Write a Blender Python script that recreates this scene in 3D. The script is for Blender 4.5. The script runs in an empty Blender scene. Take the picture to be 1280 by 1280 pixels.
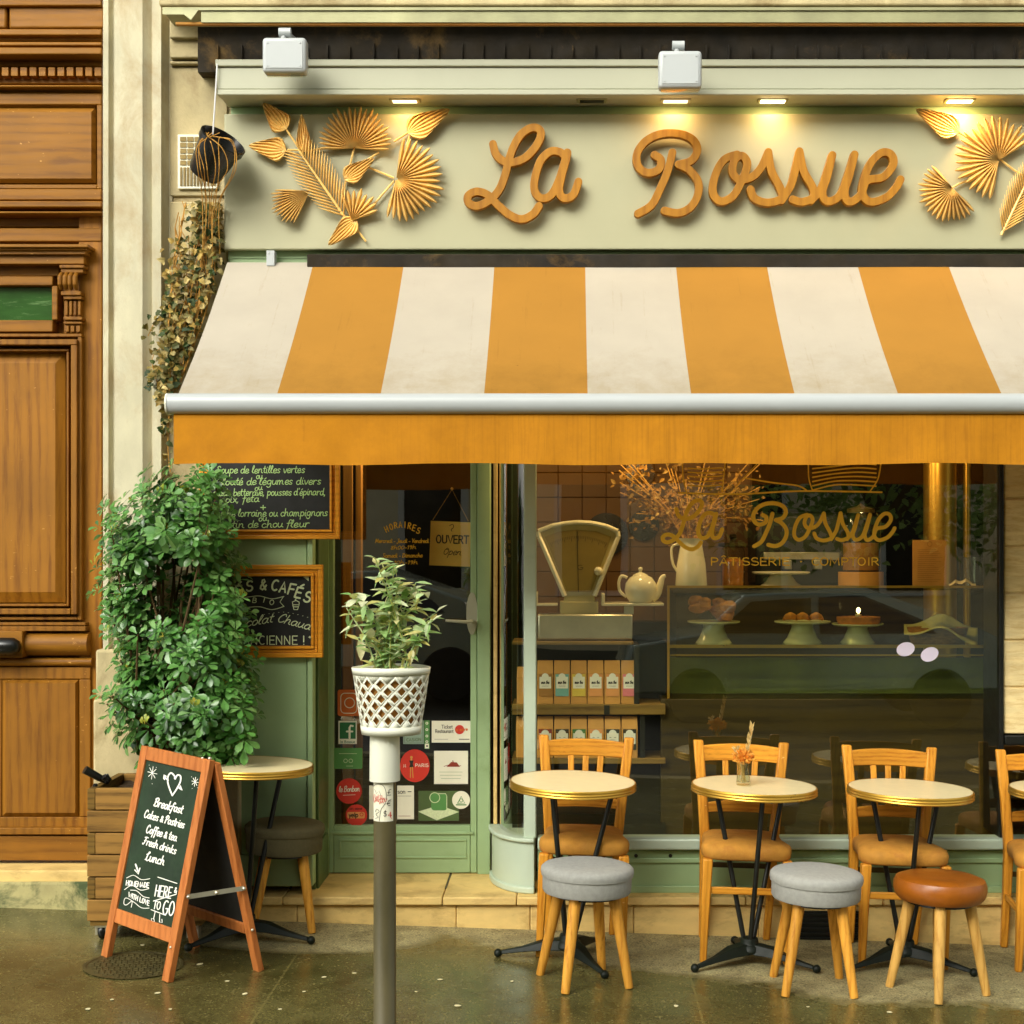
EXPOSURE = 1.2
import bpy, math, random
import numpy as np
from mathutils import Vector, Matrix
R = math.radians
rnd = random.Random(11)
SC = bpy.context.scene
COL = SC.collection
# ------------------------------------------------------------------ camera model
F, PX, PY, D, H = 1852.5, 710.0, 680.0, 6.5, 1.7
SL = 0.033                                  # the street falls gently to the right
CAM = Vector((0, -D, H))
def P(px, py, y):                           # a point of the plane at depth y
    t = D + y
    return Vector(((px-PX)*t/F, y, H-(py-PY)*t/F))
def G(px, py):                              # a point of the pavement
    t = H*F/((py-PY)-SL*(px-PX))
    return Vector(((px-PX)*t/F, t-D, H-(py-PY)*t/F))
def gz(x): return -SL*x
def lin(c):
    c = c/255.0
    return c/12.92 if c <= .04045 else ((c+.055)/1.055)**2.4
def s(r, g, b, k=1.0): return (min(lin(r)*k, .95), min(lin(g)*k, .95), min(lin(b)*k, .95), 1)

# ------------------------------------------------------------------ materials
MATS = {}
def newmat(name):
    m = bpy.data.materials.new(name); m.use_nodes = True
    nt = m.node_tree; nt.nodes.clear()
    out = nt.nodes.new('ShaderNodeOutputMaterial')
    return m, nt, out
def N(nt, typ, **kw):
    n = nt.nodes.new(typ)
    for k, v in kw.items():
        if k.startswith('i_'): n.inputs[k[2:].replace('_', ' ')].default_value = v
        else: setattr(n, k, v)
    return n
def coords(nt, stretch=(1, 1, 1), rand=True):
    tc = N(nt, 'ShaderNodeTexCoord'); mp = N(nt, 'ShaderNodeMapping')
    mp.inputs['Scale'].default_value = stretch
    nt.links.new(tc.outputs['Object'], mp.inputs['Vector'])
    if not rand: return mp.outputs['Vector']
    oi = N(nt, 'ShaderNodeObjectInfo'); ad = N(nt, 'ShaderNodeVectorMath', operation='MULTIPLY_ADD')
    nt.links.new(oi.outputs['Random'], ad.inputs[0]); ad.inputs[1].default_value = (37, 17, 23)
    nt.links.new(mp.outputs['Vector'], ad.inputs[2])
    return ad.outputs[0]
def noise(nt, vec, scale, detail=5, rough=.6, dist=0):
    n = N(nt, 'ShaderNodeTexNoise'); n.inputs['Scale'].default_value = scale
    n.inputs['Detail'].default_value = detail; n.inputs['Roughness'].default_value = rough
    n.inputs['Distortion'].default_value = dist
    nt.links.new(vec, n.inputs['Vector']); return n.outputs['Fac']
def ramp(nt, fac, stops):
    r = N(nt, 'ShaderNodeValToRGB'); el = r.color_ramp.elements
    while len(el) > 1: el.remove(el[-1])
    el[0].position, el[0].color = stops[0]
    for p, c in stops[1:]:
        e = el.new(p); e.color = c
    nt.links.new(fac, r.inputs['Fac']); return r.outputs['Color']
def mixc(nt, fac, a, b, mode='MIX'):
    m = N(nt, 'ShaderNodeMix', data_type='RGBA', blend_type=mode)
    for i, v in ((0, fac), (6, a), (7, b)):
        if hasattr(v, 'links') or hasattr(v, 'is_linked'): nt.links.new(v, m.inputs[i])
        else: m.inputs[i].default_value = v
    return m.outputs[2]
def mth(nt, op, a, b=0.0, clamp=False):
    m = N(nt, 'ShaderNodeMath', operation=op, use_clamp=clamp)
    for i, v in ((0, a), (1, b)):
        if hasattr(v, 'is_linked'): nt.links.new(v, m.inputs[i])
        else: m.inputs[i].default_value = v
    return m.outputs[0]
def k(c, f): return (min(c[0]*f, 1), min(c[1]*f, 1), min(c[2]*f, 1), 1)
def bsdf(nt, out, col, rough, metal=0, bumpfac=None, bstr=.3, bdist=.01, spec=.5, coat=0):
    b = N(nt, 'ShaderNodeBsdfPrincipled')
    for nm, v in (('Base Color', col), ('Roughness', rough), ('Metallic', metal)):
        if hasattr(v, 'is_linked'): nt.links.new(v, b.inputs[nm])
        else: b.inputs[nm].default_value = v
    b.inputs['Specular IOR Level'].default_value = spec
    b.inputs['Coat Weight'].default_value = coat
    if bumpfac is not None:
        bp = N(nt, 'ShaderNodeBump'); bp.inputs['Strength'].default_value = bstr; bp.inputs['Distance'].default_value = bdist
        nt.links.new(bumpfac, bp.inputs['Height']); nt.links.new(bp.outputs[0], b.inputs['Normal'])
    nt.links.new(b.outputs[0], out.inputs['Surface'])
    return b
def plain(name, c, rough=.55, var=.18, scale=6, stretch=(1, 1, 1), metal=0, bump=.0, bscale=80, bdist=.004, spec=.5, coat=0, c2=None, c2at=(.55, .75), c2scale=3):
    """base colour with soft variation, optional stains of a second colour, fine bump"""
    m, nt, out = newmat(name)
    v = coords(nt, stretch)
    f = noise(nt, v, scale, 6)
    col = ramp(nt, f, [(.3, k(c, 1-var)), (.7, k(c, 1+var))])
    if c2 is not None:
        f2 = noise(nt, v, c2scale, 8, .7, .4)
        msk = ramp(nt, f2, [(c2at[0], (0, 0, 0, 1)), (c2at[1], (1, 1, 1, 1))])
        col = mixc(nt, msk, col, c2)
    bf = noise(nt, v, bscale, 4, .7) if bump else None
    rf = ramp(nt, noise(nt, v, scale*1.7, 4), [(.3, (max(rough*.88, .02),)*3+(1,)), (.7, (min(rough*1.12, 1),)*3+(1,))])
    bsdf(nt, out, col, rf, metal, bf, bump, bdist, spec, coat)
    MATS[name] = m; return m
def wood(name, c, c2, axis='z', scale=1.0, rough=.45, scratch=None, bump=.15, coat=0):
    m, nt, out = newmat(name)
    st = {'z': (14, 14, 1.1), 'x': (1.1, 14, 14), 'y': (14, 1.1, 14)}[axis]
    v = coords(nt, tuple(a*scale for a in st))
    f = noise(nt, v, 1.6, 7, .62, 1.3)
    v2 = coords(nt, tuple(a*scale*5 for a in st))
    f2 = noise(nt, v2, 1.5, 4, .7)
    v3 = coords(nt, (1, 1, 1)); f3 = noise(nt, v3, 3.0, 4)
    w = N(nt, 'ShaderNodeTexWave', wave_type='BANDS', bands_direction={'z': 'X', 'x': 'Z', 'y': 'X'}[axis], wave_profile='SIN')
    w.inputs['Scale'].default_value = .5; w.inputs['Distortion'].default_value = 7; w.inputs['Detail'].default_value = 3; w.inputs['Detail Scale'].default_value = .8
    nt.links.new(v, w.inputs['Vector'])
    fm = mth(nt, 'ADD', mth(nt, 'MULTIPLY', f, .55), mth(nt, 'ADD', mth(nt, 'MULTIPLY', f2, .3), mth(nt, 'MULTIPLY', w.outputs['Fac'], .15)))
    col = ramp(nt, fm, [(.34, c2), (.5, c), (.68, k(c, 1.12))])
    col = mixc(nt, 1.0, col, ramp(nt, f3, [(.3, (.82, .82, .82, 1)), (.7, (1.08, 1.08, 1.08, 1))]), 'MULTIPLY')
    oi = N(nt, 'ShaderNodeObjectInfo'); col = mixc(nt, 1.0, col, ramp(nt, oi.outputs['Random'], [(0, (.86, .85, .82, 1)), (1, (1.08, 1.08, 1.08, 1))]), 'MULTIPLY')
    if scratch is not None:
        vs = coords(nt, (30, 30, 60)); fs = noise(nt, vs, 1.0, 6, .75)
        fs2 = noise(nt, v3, 2.3, 3)
        msk = ramp(nt, mth(nt, 'ADD', fs, mth(nt, 'MULTIPLY', fs2, .25)), [(.80, (0, 0, 0, 1)), (.845, (1, 1, 1, 1))])
        col = mixc(nt, msk, col, scratch)
    rf = ramp(nt, f2, [(.3, (rough-.08,)*3+(1,)), (.7, (rough+.12,)*3+(1,))])
    bsdf(nt, out, col, rf, 0, fm, bump, .004, .28, coat)
    MATS[name] = m; return m
def leafmat(name, stops, rough=.38, spec=.5, trans=.25):
    m, nt, out = newmat(name)
    g = N(nt, 'ShaderNodeNewGeometry')
    col = ramp(nt, g.outputs['Random Per Island'], stops)
    v = coords(nt); f = noise(nt, v, 60, 3)
    col = mixc(nt, 1.0, col, ramp(nt, f, [(.3, (.8, .8, .8, 1)), (.7, (1.15, 1.15, 1.15, 1))]), 'MULTIPLY')
    b = N(nt, 'ShaderNodeBsdfPrincipled'); b.inputs['Roughness'].default_value = rough; b.inputs['Specular IOR Level'].default_value = spec
    nt.links.new(col, b.inputs['Base Color'])
    t = N(nt, 'ShaderNodeBsdfTranslucent'); nt.links.new(col, t.inputs['Color'])
    mx = N(nt, 'ShaderNodeMixShader'); mx.inputs[0].default_value = trans
    nt.links.new(b.outputs[0], mx.inputs[1]); nt.links.new(t.outputs[0], mx.inputs[2]); nt.links.new(mx.outputs[0], out.inputs['Surface'])
    MATS[name] = m; return m
def glassmat(name, tint=(1, 1, 1, 1), refl=1.0, ior=1.5, rough=0.0, wav=0.0):
    m, nt, out = newmat(name)
    t = N(nt, 'ShaderNodeBsdfTransparent'); t.inputs['Color'].default_value = tint
    g = N(nt, 'ShaderNodeBsdfGlossy'); g.inputs['Roughness'].default_value = rough
    lw = N(nt, 'ShaderNodeLayerWeight'); f4 = mth(nt, 'ADD', .045, mth(nt, 'MULTIPLY', mth(nt, 'POWER', lw.outputs['Facing'], 4.0), .8))
    if wav:
        bp = N(nt, 'ShaderNodeBump'); bp.inputs['Strength'].default_value = wav; bp.inputs['Distance'].default_value = .02
        nt.links.new(noise(nt, coords(nt), 1.6, 2), bp.inputs['Height'])
        nt.links.new(bp.outputs[0], g.inputs['Normal'])
    mx = N(nt, 'ShaderNodeMixShader')
    nt.links.new(mth(nt, 'MULTIPLY', f4, refl, True), mx.inputs[0])
    nt.links.new(t.outputs[0], mx.inputs[1]); nt.links.new(g.outputs[0], mx.inputs[2]); nt.links.new(mx.outputs[0], out.inputs['Surface'])
    MATS[name] = m; return m
def emit(name, c, st):
    m, nt, out = newmat(name)
    e = N(nt, 'ShaderNodeEmission'); e.inputs['Color'].default_value = c; e.inputs['Strength'].default_value = st
    nt.links.new(e.outputs[0], out.inputs['Surface']); MATS[name] = m; return m

# ------------------------------------------------------------------ mesh builder
class MB:
    def __init__(s_): s_.v = []; s_.f = []; s_.m = []
    def add(s_, vs, fs, mi=0):
        b = len(s_.v); s_.v += [tuple(v) for v in vs]
        for f in fs: s_.f.append(tuple(b+i for i in f)); s_.m.append(mi)
        return s_
    def box(s_, x0, x1, y0, y1, z0, z1, mi=0):
        x0, x1 = sorted((x0, x1)); y0, y1 = sorted((y0, y1)); z0, z1 = sorted((z0, z1))
        return s_.add([(x0, y0, z0), (x1, y0, z0), (x1, y1, z0), (x0, y1, z0), (x0, y0, z1), (x1, y0, z1), (x1, y1, z1), (x0, y1, z1)],
                      [(0, 3, 2, 1), (4, 5, 6, 7), (0, 1, 5, 4), (1, 2, 6, 5), (2, 3, 7, 6), (3, 0, 4, 7)], mi)
    def pb(s_, px0, py0, px1, py1, yf, depth=.03, mi=0):   # box whose front face fills these photo pixels at depth yf
        a = P(px0, py0, yf); b = P(px1, py1, yf)
        return s_.box(a.x, b.x, yf, yf+depth, a.z, b.z, mi)
    def obox(s_, p0, p1, side, nrm, w, t, mi=0):           # bar from p0 to p1
        p0, p1 = Vector(p0), Vector(p1); a = Vector(side).normalized()*w/2; n = Vector(nrm).normalized()*t/2
        vs = [p0-a-n, p0+a-n, p0+a+n, p0-a+n, p1-a-n, p1+a-n, p1+a+n, p1-a+n]
        return s_.add(vs, [(0, 3, 2, 1), (4, 5, 6, 7), (0, 1, 5, 4), (1, 2, 6, 5), (2, 3, 7, 6), (3, 0, 4, 7)], mi)
    def tube(s_, pts, r, seg=10, caps=True, mi=0):
        pts = [Vector(p) for p in pts]; n = len(pts)
        rs = r if isinstance(r, (list, tuple)) else [r]*n
        t = (pts[1]-pts[0]).normalized(); up = Vector((0, 0, 1)) if abs(t.z) < .9 else Vector((1, 0, 0))
        u = t.cross(up).normalized(); vs = []
        for i, p in enumerate(pts):
            t = (pts[min(i+1, n-1)]-pts[max(i-1, 0)]).normalized()
            u = (u-t*u.dot(t)).normalized(); w = t.cross(u)
            for j in range(seg):
                a = 2*math.pi*j/seg; vs.append(p+(u*math.cos(a)+w*math.sin(a))*rs[i])
        fs = [(i*seg+j, i*seg+(j+1) % seg, (i+1)*seg+(j+1) % seg, (i+1)*seg+j) for i in range(n-1) for j in range(seg)]
        if caps: fs += [tuple(range(seg))[::-1], tuple((n-1)*seg+j for j in range(seg))]
        return s_.add(vs, fs, mi)
    def lathe(s_, prof, c=(0, 0, 0), seg=32, mi=0, rot=None, sy=1.0, cap=True):      # prof: (radius, z) pairs
        c = Vector(c); vs = []; fs = []; n = len(prof)
        for r, z in prof:
            for j in range(seg):
                a = 2*math.pi*j/seg; q = Vector((r*math.cos(a), r*math.sin(a)*sy, z))
                if rot is not None: q = rot @ q
                vs.append(c+q)
        for i in range(n-1):
            for j in range(seg): fs.append((i*seg+j, i*seg+(j+1) % seg, (i+1)*seg+(j+1) % seg, (i+1)*seg+j))
        if cap and prof[0][0] > 1e-6: fs.append(tuple(range(seg))[::-1])
        if cap and prof[-1][0] > 1e-6: fs.append(tuple((n-1)*seg+j for j in range(seg)))
        return s_.add(vs, fs, mi)
    def ball(s_, c, r, seg=14, rings=8, sc=(1, 1, 1), mi=0, jit=0):
        c = Vector(c); vs = [c+Vector((0, 0, -r*sc[2]))]; fs = []
        for i in range(1, rings):
            th = math.pi*i/rings-math.pi/2
            for j in range(seg):
                a = 2*math.pi*j/seg; q = 1+(rnd.uniform(-jit, jit) if jit else 0)
                vs.append(c+Vector((math.cos(th)*math.cos(a)*sc[0], math.cos(th)*math.sin(a)*sc[1], math.sin(th)*sc[2]))*r*q)
        vs.append(c+Vector((0, 0, r*sc[2]))); T = len(vs)-1
        for j in range(seg):
            fs.append((0, 1+(j+1) % seg, 1+j)); b = 1+(rings-2)*seg; fs.append((T, b+j, b+(j+1) % seg))
        for i in range(rings-2):
            for j in range(seg): fs.append((1+i*seg+j, 1+i*seg+(j+1) % seg, 1+(i+1)*seg+(j+1) % seg, 1+(i+1)*seg+j))
        return s_.add(vs, fs, mi)
    def prism(s_, poly, a, b, axis='z', mi=0):             # polygon (u,v) swept from a to b along axis
        def q(u, v, w): return {'z': (u, v, w), 'x': (w, u, v), 'y': (u, w, v)}[axis]
        n = len(poly); vs = [q(u, v, a) for u, v in poly]+[q(u, v, b) for u, v in poly]
        return s_.add(vs, [tuple(range(n))[::-1], tuple(range(n, 2*n))]+[(i, (i+1) % n, n+(i+1) % n, n+i) for i in range(n)], mi)
    def leaf(s_, base, d, nrm, L, W, shape='ob', fold=.25, curl=.2, mi=0):
        base = Vector(base); d = Vector(d).normalized(); nrm = Vector(nrm); nrm = (nrm-d*nrm.dot(d))
        if nrm.length < 1e-4: nrm = d.orthogonal()
        nrm.normalize(); sd = d.cross(nrm)
        pr = {'ob': [(0, .06), (.3, .45), (.62, 1), (.86, .8), (1, .08)], 'ov': [(0, .08), (.2, .8), (.42, 1), (.75, .55), (1, .03)],
              'ivy': [(0, .25), (.12, .95), (.35, .7), (.5, .85), (1, .04)]}[shape]
        vs = []; fs = []
        for t, w in pr:
            c = base+d*L*t-nrm*curl*L*t*t; hw = W*w/2
            vs += [c-sd*hw+nrm*fold*hw, c, c+sd*hw+nrm*fold*hw]
        for i in range(len(pr)-1):
            a = i*3; fs += [(a, a+1, a+4, a+3), (a+1, a+2, a+5, a+4)]
        return s_.add(vs, fs, mi)
    def build(s_, name, mat, parent=None, smooth=45, bevel=0, bseg=2, world=False, normals=True):
        me = bpy.data.meshes.new(name); me.from_pydata(s_.v, [], s_.f); me.update()
        for mm in (mat if isinstance(mat, (list, tuple)) else [mat]):
            me.materials.append(MATS[mm] if isinstance(mm, str) else mm)
        if any(s_.m): me.polygons.foreach_set('material_index', s_.m)
        if normals:
            import bmesh
            bm = bmesh.new(); bm.from_mesh(me); bmesh.ops.recalc_face_normals(bm, faces=bm.faces); bm.to_mesh(me); bm.free()
        if smooth:
            me.polygons.foreach_set('use_smooth', [True]*len(me.polygons)); me.set_sharp_from_angle(angle=R(smooth))
        o = bpy.data.objects.new(name, me); COL.objects.link(o)
        if parent is not None:
            o.parent = parent
            if parent.name in WORLD: o.matrix_parent_inverse = Matrix.Translation(-parent.location)
        if bevel:
            bv = o.modifiers.new('bevel', 'BEVEL'); bv.width = bevel; bv.segments = bseg; bv.limit_method = 'ANGLE'; bv.angle_limit = R(35)
            bv.harden_normals = False
        return o
WORLD = set()
def tag(o, label, cat, group=None, kind=None):
    o['label'] = label; o['category'] = cat
    if group: o['group'] = group
    if kind: o['kind'] = kind
    return o
def thing(name, loc, label, cat, group=None, world=True, rz=0, tilt=False):
    o = bpy.data.objects.new(name, None); COL.objects.link(o); o.location = loc; o.empty_display_size = .1
    o.rotation_euler = (0, SL if tilt else 0, rz)
    tag(o, label, cat, group)
    if world: WORLD.add(o.name)
    return o
def copy_tree(o, parent=None):
    c = o.copy(); COL.objects.link(c)
    if parent is not None: c.parent = parent; c.matrix_parent_inverse = o.matrix_parent_inverse.copy()
    for ch in list(o.children): copy_tree(ch, c)
    return c
def structure(o): o['kind'] = 'structure'; return o

# ------------------------------------------------------------------ strokes and lettering
def smooth(pts, n=5):
    if len(pts) < 3: return list(pts)
    out = []; q = [pts[0]]+list(pts)+[pts[-1]]
    for i in range(1, len(q)-2):
        p0, p1, p2, p3 = q[i-1], q[i], q[i+1], q[i+2]
        for j in range(n):
            t = j/n
            out.append(tuple(.5*(2*p1[d]+(p2[d]-p0[d])*t+(2*p0[d]-5*p1[d]+4*p2[d]-p3[d])*t*t+(3*p1[d]-p0[d]-3*p2[d]+p3[d])*t**3) for d in (0, 1)))
    out.append(tuple(pts[-1])); return out
class Ink:
    """painted strokes lying on a surface; f(u,v,h) maps 2D to the surface, h is the height above it"""
    def __init__(s_, f): s_.f = f; s_.mb = MB(); s_.n = 0
    def stroke(s_, pts, w, mi=0):
        pts = [pts[0]]+[p for a, p in zip(pts, pts[1:]) if (a[0]-p[0])**2+(a[1]-p[1])**2 > 1e-6]
        if len(pts) == 1: pts = [pts[0], (pts[0][0]+w*.3, pts[0][1])]
        n = len(pts); vs = []; fs = []; lv = (s_.n % 5)*.00022; s_.n += 1
        for i, p in enumerate(pts):
            a = pts[max(i-1, 0)]; b = pts[min(i+1, n-1)]
            dx, dy = b[0]-a[0], b[1]-a[1]; L = math.hypot(dx, dy) or 1
            nx, ny = -dy/L*w/2, dx/L*w/2; h = .0008+lv+.0002*i/n
            vs += [s_.f(p[0]+nx, p[1]+ny, h), s_.f(p[0]-nx, p[1]-ny, h)]
        for i in range(n-1): fs.append((2*i, 2*i+1, 2*i+3, 2*i+2))
        for (p, q, e) in ((pts[0], pts[1], 0), (pts[-1], pts[-2], n-1)):
            a0 = math.atan2(p[1]-q[1], p[0]-q[0]); h = .0008+lv+.0002*e/n; b = len(vs)
            for j in range(5):
                a = a0+math.pi/2-math.pi*j/4; vs.append(s_.f(p[0]+math.cos(a)*w/2, p[1]+math.sin(a)*w/2, h))
            fs.append(tuple(range(b, b+5)))
        s_.mb.add(vs, fs, mi); return s_
    def fill(s_, pts, mi=0, h=.0006):
        s_.mb.add([s_.f(p[0], p[1], h) for p in pts], [tuple(range(len(pts)))], mi); return s_
    def text(s_, txt, p0, p1, xh, w, font='hand', slant=.15, mi=0, up=None, arc=0, jit=.0):
        """write txt along p0->p1 (photo pixel axes, y down), lower-case height xh"""
        fnt = HAND if font == 'hand' else CAPS
        adv = 0; lay = []
        for ch in txt:
            g = fnt.get(ch)
            if ch == ' ' or g is None: adv += .55; continue
            lay.append((adv, g)); adv += g[0]
        L = math.hypot(p1[0]-p0[0], p1[1]-p0[1]); ex = ((p1[0]-p0[0])/adv, (p1[1]-p0[1])/adv)
        if up is None: up = (ex[1]*adv/L*xh, -ex[0]*adv/L*xh)
        ey = up
        for a, g in lay:
            jx, jy = rnd.uniform(-jit, jit), rnd.uniform(-jit, jit)
            for st in g[1]:
                pts = [(x+a+jx+(y+.0)*slant, y+jy) for x, y in st]
                if font == 'hand': pts = smooth(pts, 4)
                q = []
                for x, y in pts:
                    t = x/adv; off = -arc*4*t*(1-t)
                    q.append((p0[0]+ex[0]*x+ey[0]*y, p0[1]+ex[1]*x+ey[1]*y+off))
                s_.stroke(q, w, mi)
        return s_
    def build(s_, name, mat, parent=None):
        return s_.mb.build(name, mat, parent, smooth=0, normals=False)
def plane_ink(y): return Ink(lambda u, v, h: P(u, v, y)-Vector((0, h, 0)))
HAND = {
 'a': (.98, [[(.75, .85), (.45, 1), (.12, .7), (.14, .2), (.4, 0), (.68, .3), (.78, .98), (.76, .25), (1.0, .05)]]),
 'b': (.92, [[(.12, 1.8), (.1, .15), (.38, 0), (.75, .25), (.75, .75), (.45, .95), (.14, .65)]]),
 'c': (.82, [[(.72, .8), (.45, 1), (.13, .7), (.13, .25), (.42, 0), (.78, .2)]]),
 'd': (1.0, [[(.72, .8), (.45, 1), (.12, .7), (.13, .2), (.4, 0), (.7, .3), (.82, 1.8), (.78, .25), (1.0, .05)]]),
 'e': (.82, [[(.1, .45), (.68, .6), (.62, .95), (.35, 1), (.1, .6), (.18, .1), (.45, 0), (.8, .25)]]),
 'é': (.82, [[(.1, .45), (.68, .6), (.62, .95), (.35, 1), (.1, .6), (.18, .1), (.45, 0), (.8, .25)], [(.35, 1.35), (.6, 1.65)]]),
 'f': (.7, [[(.75, 1.6), (.5, 1.8), (.33, 1.4), (.25, .4), (.12, -.6)], [(.02, .9), (.62, 1)]]),
 'g': (.95, [[(.75, .85), (.42, 1), (.12, .7), (.16, .22), (.45, .1), (.74, .4), (.78, .95), (.72, -.35), (.4, -.7), (.08, -.45)]]),
 'h': (.95, [[(.15, 1.8), (.1, 0)], [(.1, .4), (.38, .95), (.66, .85), (.68, .2), (.92, .03)]]),
 'i': (.45, [[(.15, 1), (.13, .2), (.42, .03)], [(.2, 1.42), (.22, 1.45)]]),
 'k': (.82, [[(.14, 1.8), (.1, 0)], [(.65, .95), (.15, .45), (.75, .0)]]),
 'l': (.5, [[(.05, .4), (.4, 1.4), (.3, 1.8), (.14, 1.3), (.15, .2), (.45, .05)]]),
 'm': (1.35, [[(.1, .98), (.1, 0)], [(.1, .5), (.35, .98), (.52, .8), (.52, 0)], [(.52, .5), (.8, .98), (1.0, .8), (1.0, .2), (1.25, .03)]]),
 'n': (.98, [[(.1, .98), (.1, 0)], [(.1, .5), (.4, .98), (.66, .8), (.68, .2), (.95, .03)]]),
 'o': (.86, [[(.45, 1), (.12, .75), (.14, .2), (.42, 0), (.72, .3), (.7, .8), (.42, 1)]]),
 'p': (.92, [[(.12, 1), (.1, -.75)], [(.12, .7), (.42, 1), (.74, .75), (.7, .25), (.4, .02), (.14, .25)]]),
 'q': (.95, [[(.75, .85), (.45, 1), (.12, .7), (.14, .2), (.42, .02), (.74, .4)], [(.78, 1), (.74, -.75)]]),
 'r': (.72, [[(.1, 1), (.1, 0)], [(.1, .5), (.35, .95), (.66, .92)]]),
 's': (.75, [[(.62, .85), (.4, 1), (.15, .8), (.3, .52), (.58, .3), (.45, .02), (.1, .1)]]),
 't': (.62, [[(.3, 1.6), (.24, .25), (.55, .03)], [(.02, 1.05), (.55, 1.1)]]),
 'u': (.98, [[(.12, 1), (.12, .3), (.38, 0), (.68, .35), (.75, 1), (.73, .25), (.98, .05)]]),
 'v': (.82, [[(.05, 1), (.35, 0), (.72, 1)]]),
 'x': (.82, [[(.08, 1), (.7, 0)], [(.68, 1), (.08, 0)]]),
 'z': (.8, [[(.08, .95), (.68, 1), (.08, .05), (.72, 0)]]),
 "'": (.3, [[(.18, 1.8), (.1, 1.5)]]), ',': (.4, [[(.2, .08), (.08, -.3)]]), '-': (.7, [[(.1, .5), (.55, .52)]]), '.': (.4, [[(.15, .03), (.18, .05)]]),
 '+': (.8, [[(.1, .6), (.7, .6)], [(.4, 1.05), (.4, .15)]]),
 '&': (.95, [[(.85, 0), (.25, 1.0), (.45, 1.35), (.62, 1.0), (.12, .4), (.35, 0), (.8, .55)]]),
 'B': (1.1, [[(.2, 1.7), (.12, 0)], [(.0, 1.45), (.5, 1.8), (.85, 1.5), (.6, 1.0), (.28, .95)], [(.5, .98), (.95, .65), (.75, .1), (.3, 0), (.0, .15)]]),
 'C': (1.0, [[(.82, 1.4), (.6, 1.8), (.22, 1.4), (.08, .6), (.35, 0), (.7, .1), (.92, .4)]]),
 'P': (.95, [[(.3, 1.7), (.12, 0)], [(.02, 1.3), (.4, 1.8), (.85, 1.55), (.7, 1.0), (.28, .85)]]),
 'F': (.95, [[(.1, 1.6), (.5, 1.75), (.95, 1.7)], [(.5, 1.7), (.35, .5), (.1, 0), (-.05, .2)], [(.2, .9), (.7, .95)]]),
 'L': (.95, [[(.05, 1.2), (.3, 1.35), (.62, 1.7), (.45, 1.8), (.3, 1.2), (.2, .3), (.0, .05), (.2, .15), (.55, 0), (.9, .25)]]),
 'S': (.95, [[(.8, 1.5), (.55, 1.8), (.2, 1.5), (.45, .95), (.75, .5), (.5, 0), (.05, .2)]]),
 'V': (.95, [[(.0, 1.6), (.2, 1.7), (.4, .05), (.6, .9), (.9, 1.7)]]),
 'Q': (1.15, [[(.5, 1.6), (.12, 1.2), (.12, .4), (.5, 0), (.92, .4), (.9, 1.2), (.5, 1.6)], [(.6, .35), (1.05, -.1)]]),
 'G': (1.05, [[(.85, 1.45), (.55, 1.75), (.15, 1.2), (.12, .4), (.45, 0), (.85, .25), (.88, .8), (.55, .8)]]),
 'O': (1.1, [[(.5, 1.7), (.1, 1.2), (.12, .4), (.5, 0), (.9, .5), (.85, 1.3), (.5, 1.7), (.3, 1.4), (.7, 1.3)]]),
 'M': (1.4, [[(.05, 0), (.25, 1.7), (.6, .3), (1.0, 1.7), (1.1, .2), (1.3, .03)]]), 'J': (.8, [[(.2, 1.6), (.8, 1.7)], [(.6, 1.7), (.5, .0), (.2, -.4), (.0, .0)]]),
 'D': (1.1, [[(.2, 1.7), (.12, 0)], [(.0, 1.6), (.6, 1.6), (.95, .9), (.6, .1), (.0, .05)]]),
 '0': (.85, [[(.4, 1.5), (.1, 1.0), (.12, .3), (.4, 0), (.72, .5), (.68, 1.2), (.4, 1.5)]]), '1': (.5, [[(.05, 1.2), (.3, 1.5), (.25, 0)]]),
 '3': (.8, [[(.1, 1.4), (.5, 1.5), (.55, 1.0), (.25, .8), (.62, .5), (.4, 0), (.05, .15)]]), '8': (.8, [[(.4, .8), (.12, 1.2), (.4, 1.5), (.62, 1.2), (.15, .4), (.38, 0), (.66, .35), (.4, .8)]]),
 '9': (.8, [[(.62, 1.1), (.4, 1.5), (.12, 1.2), (.3, .8), (.6, 1.1), (.6, .5), (.35, 0)]]),
}
def arcp(cx, cy, rx, ry, a0, a1, n=9): return [(cx+rx*math.cos(R(a0+(a1-a0)*i/n)), cy+ry*math.sin(R(a0+(a1-a0)*i/n))) for i in range(n+1)]
_O = arcp(.42, .7, .36, .7, 90, 450, 18)
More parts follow.
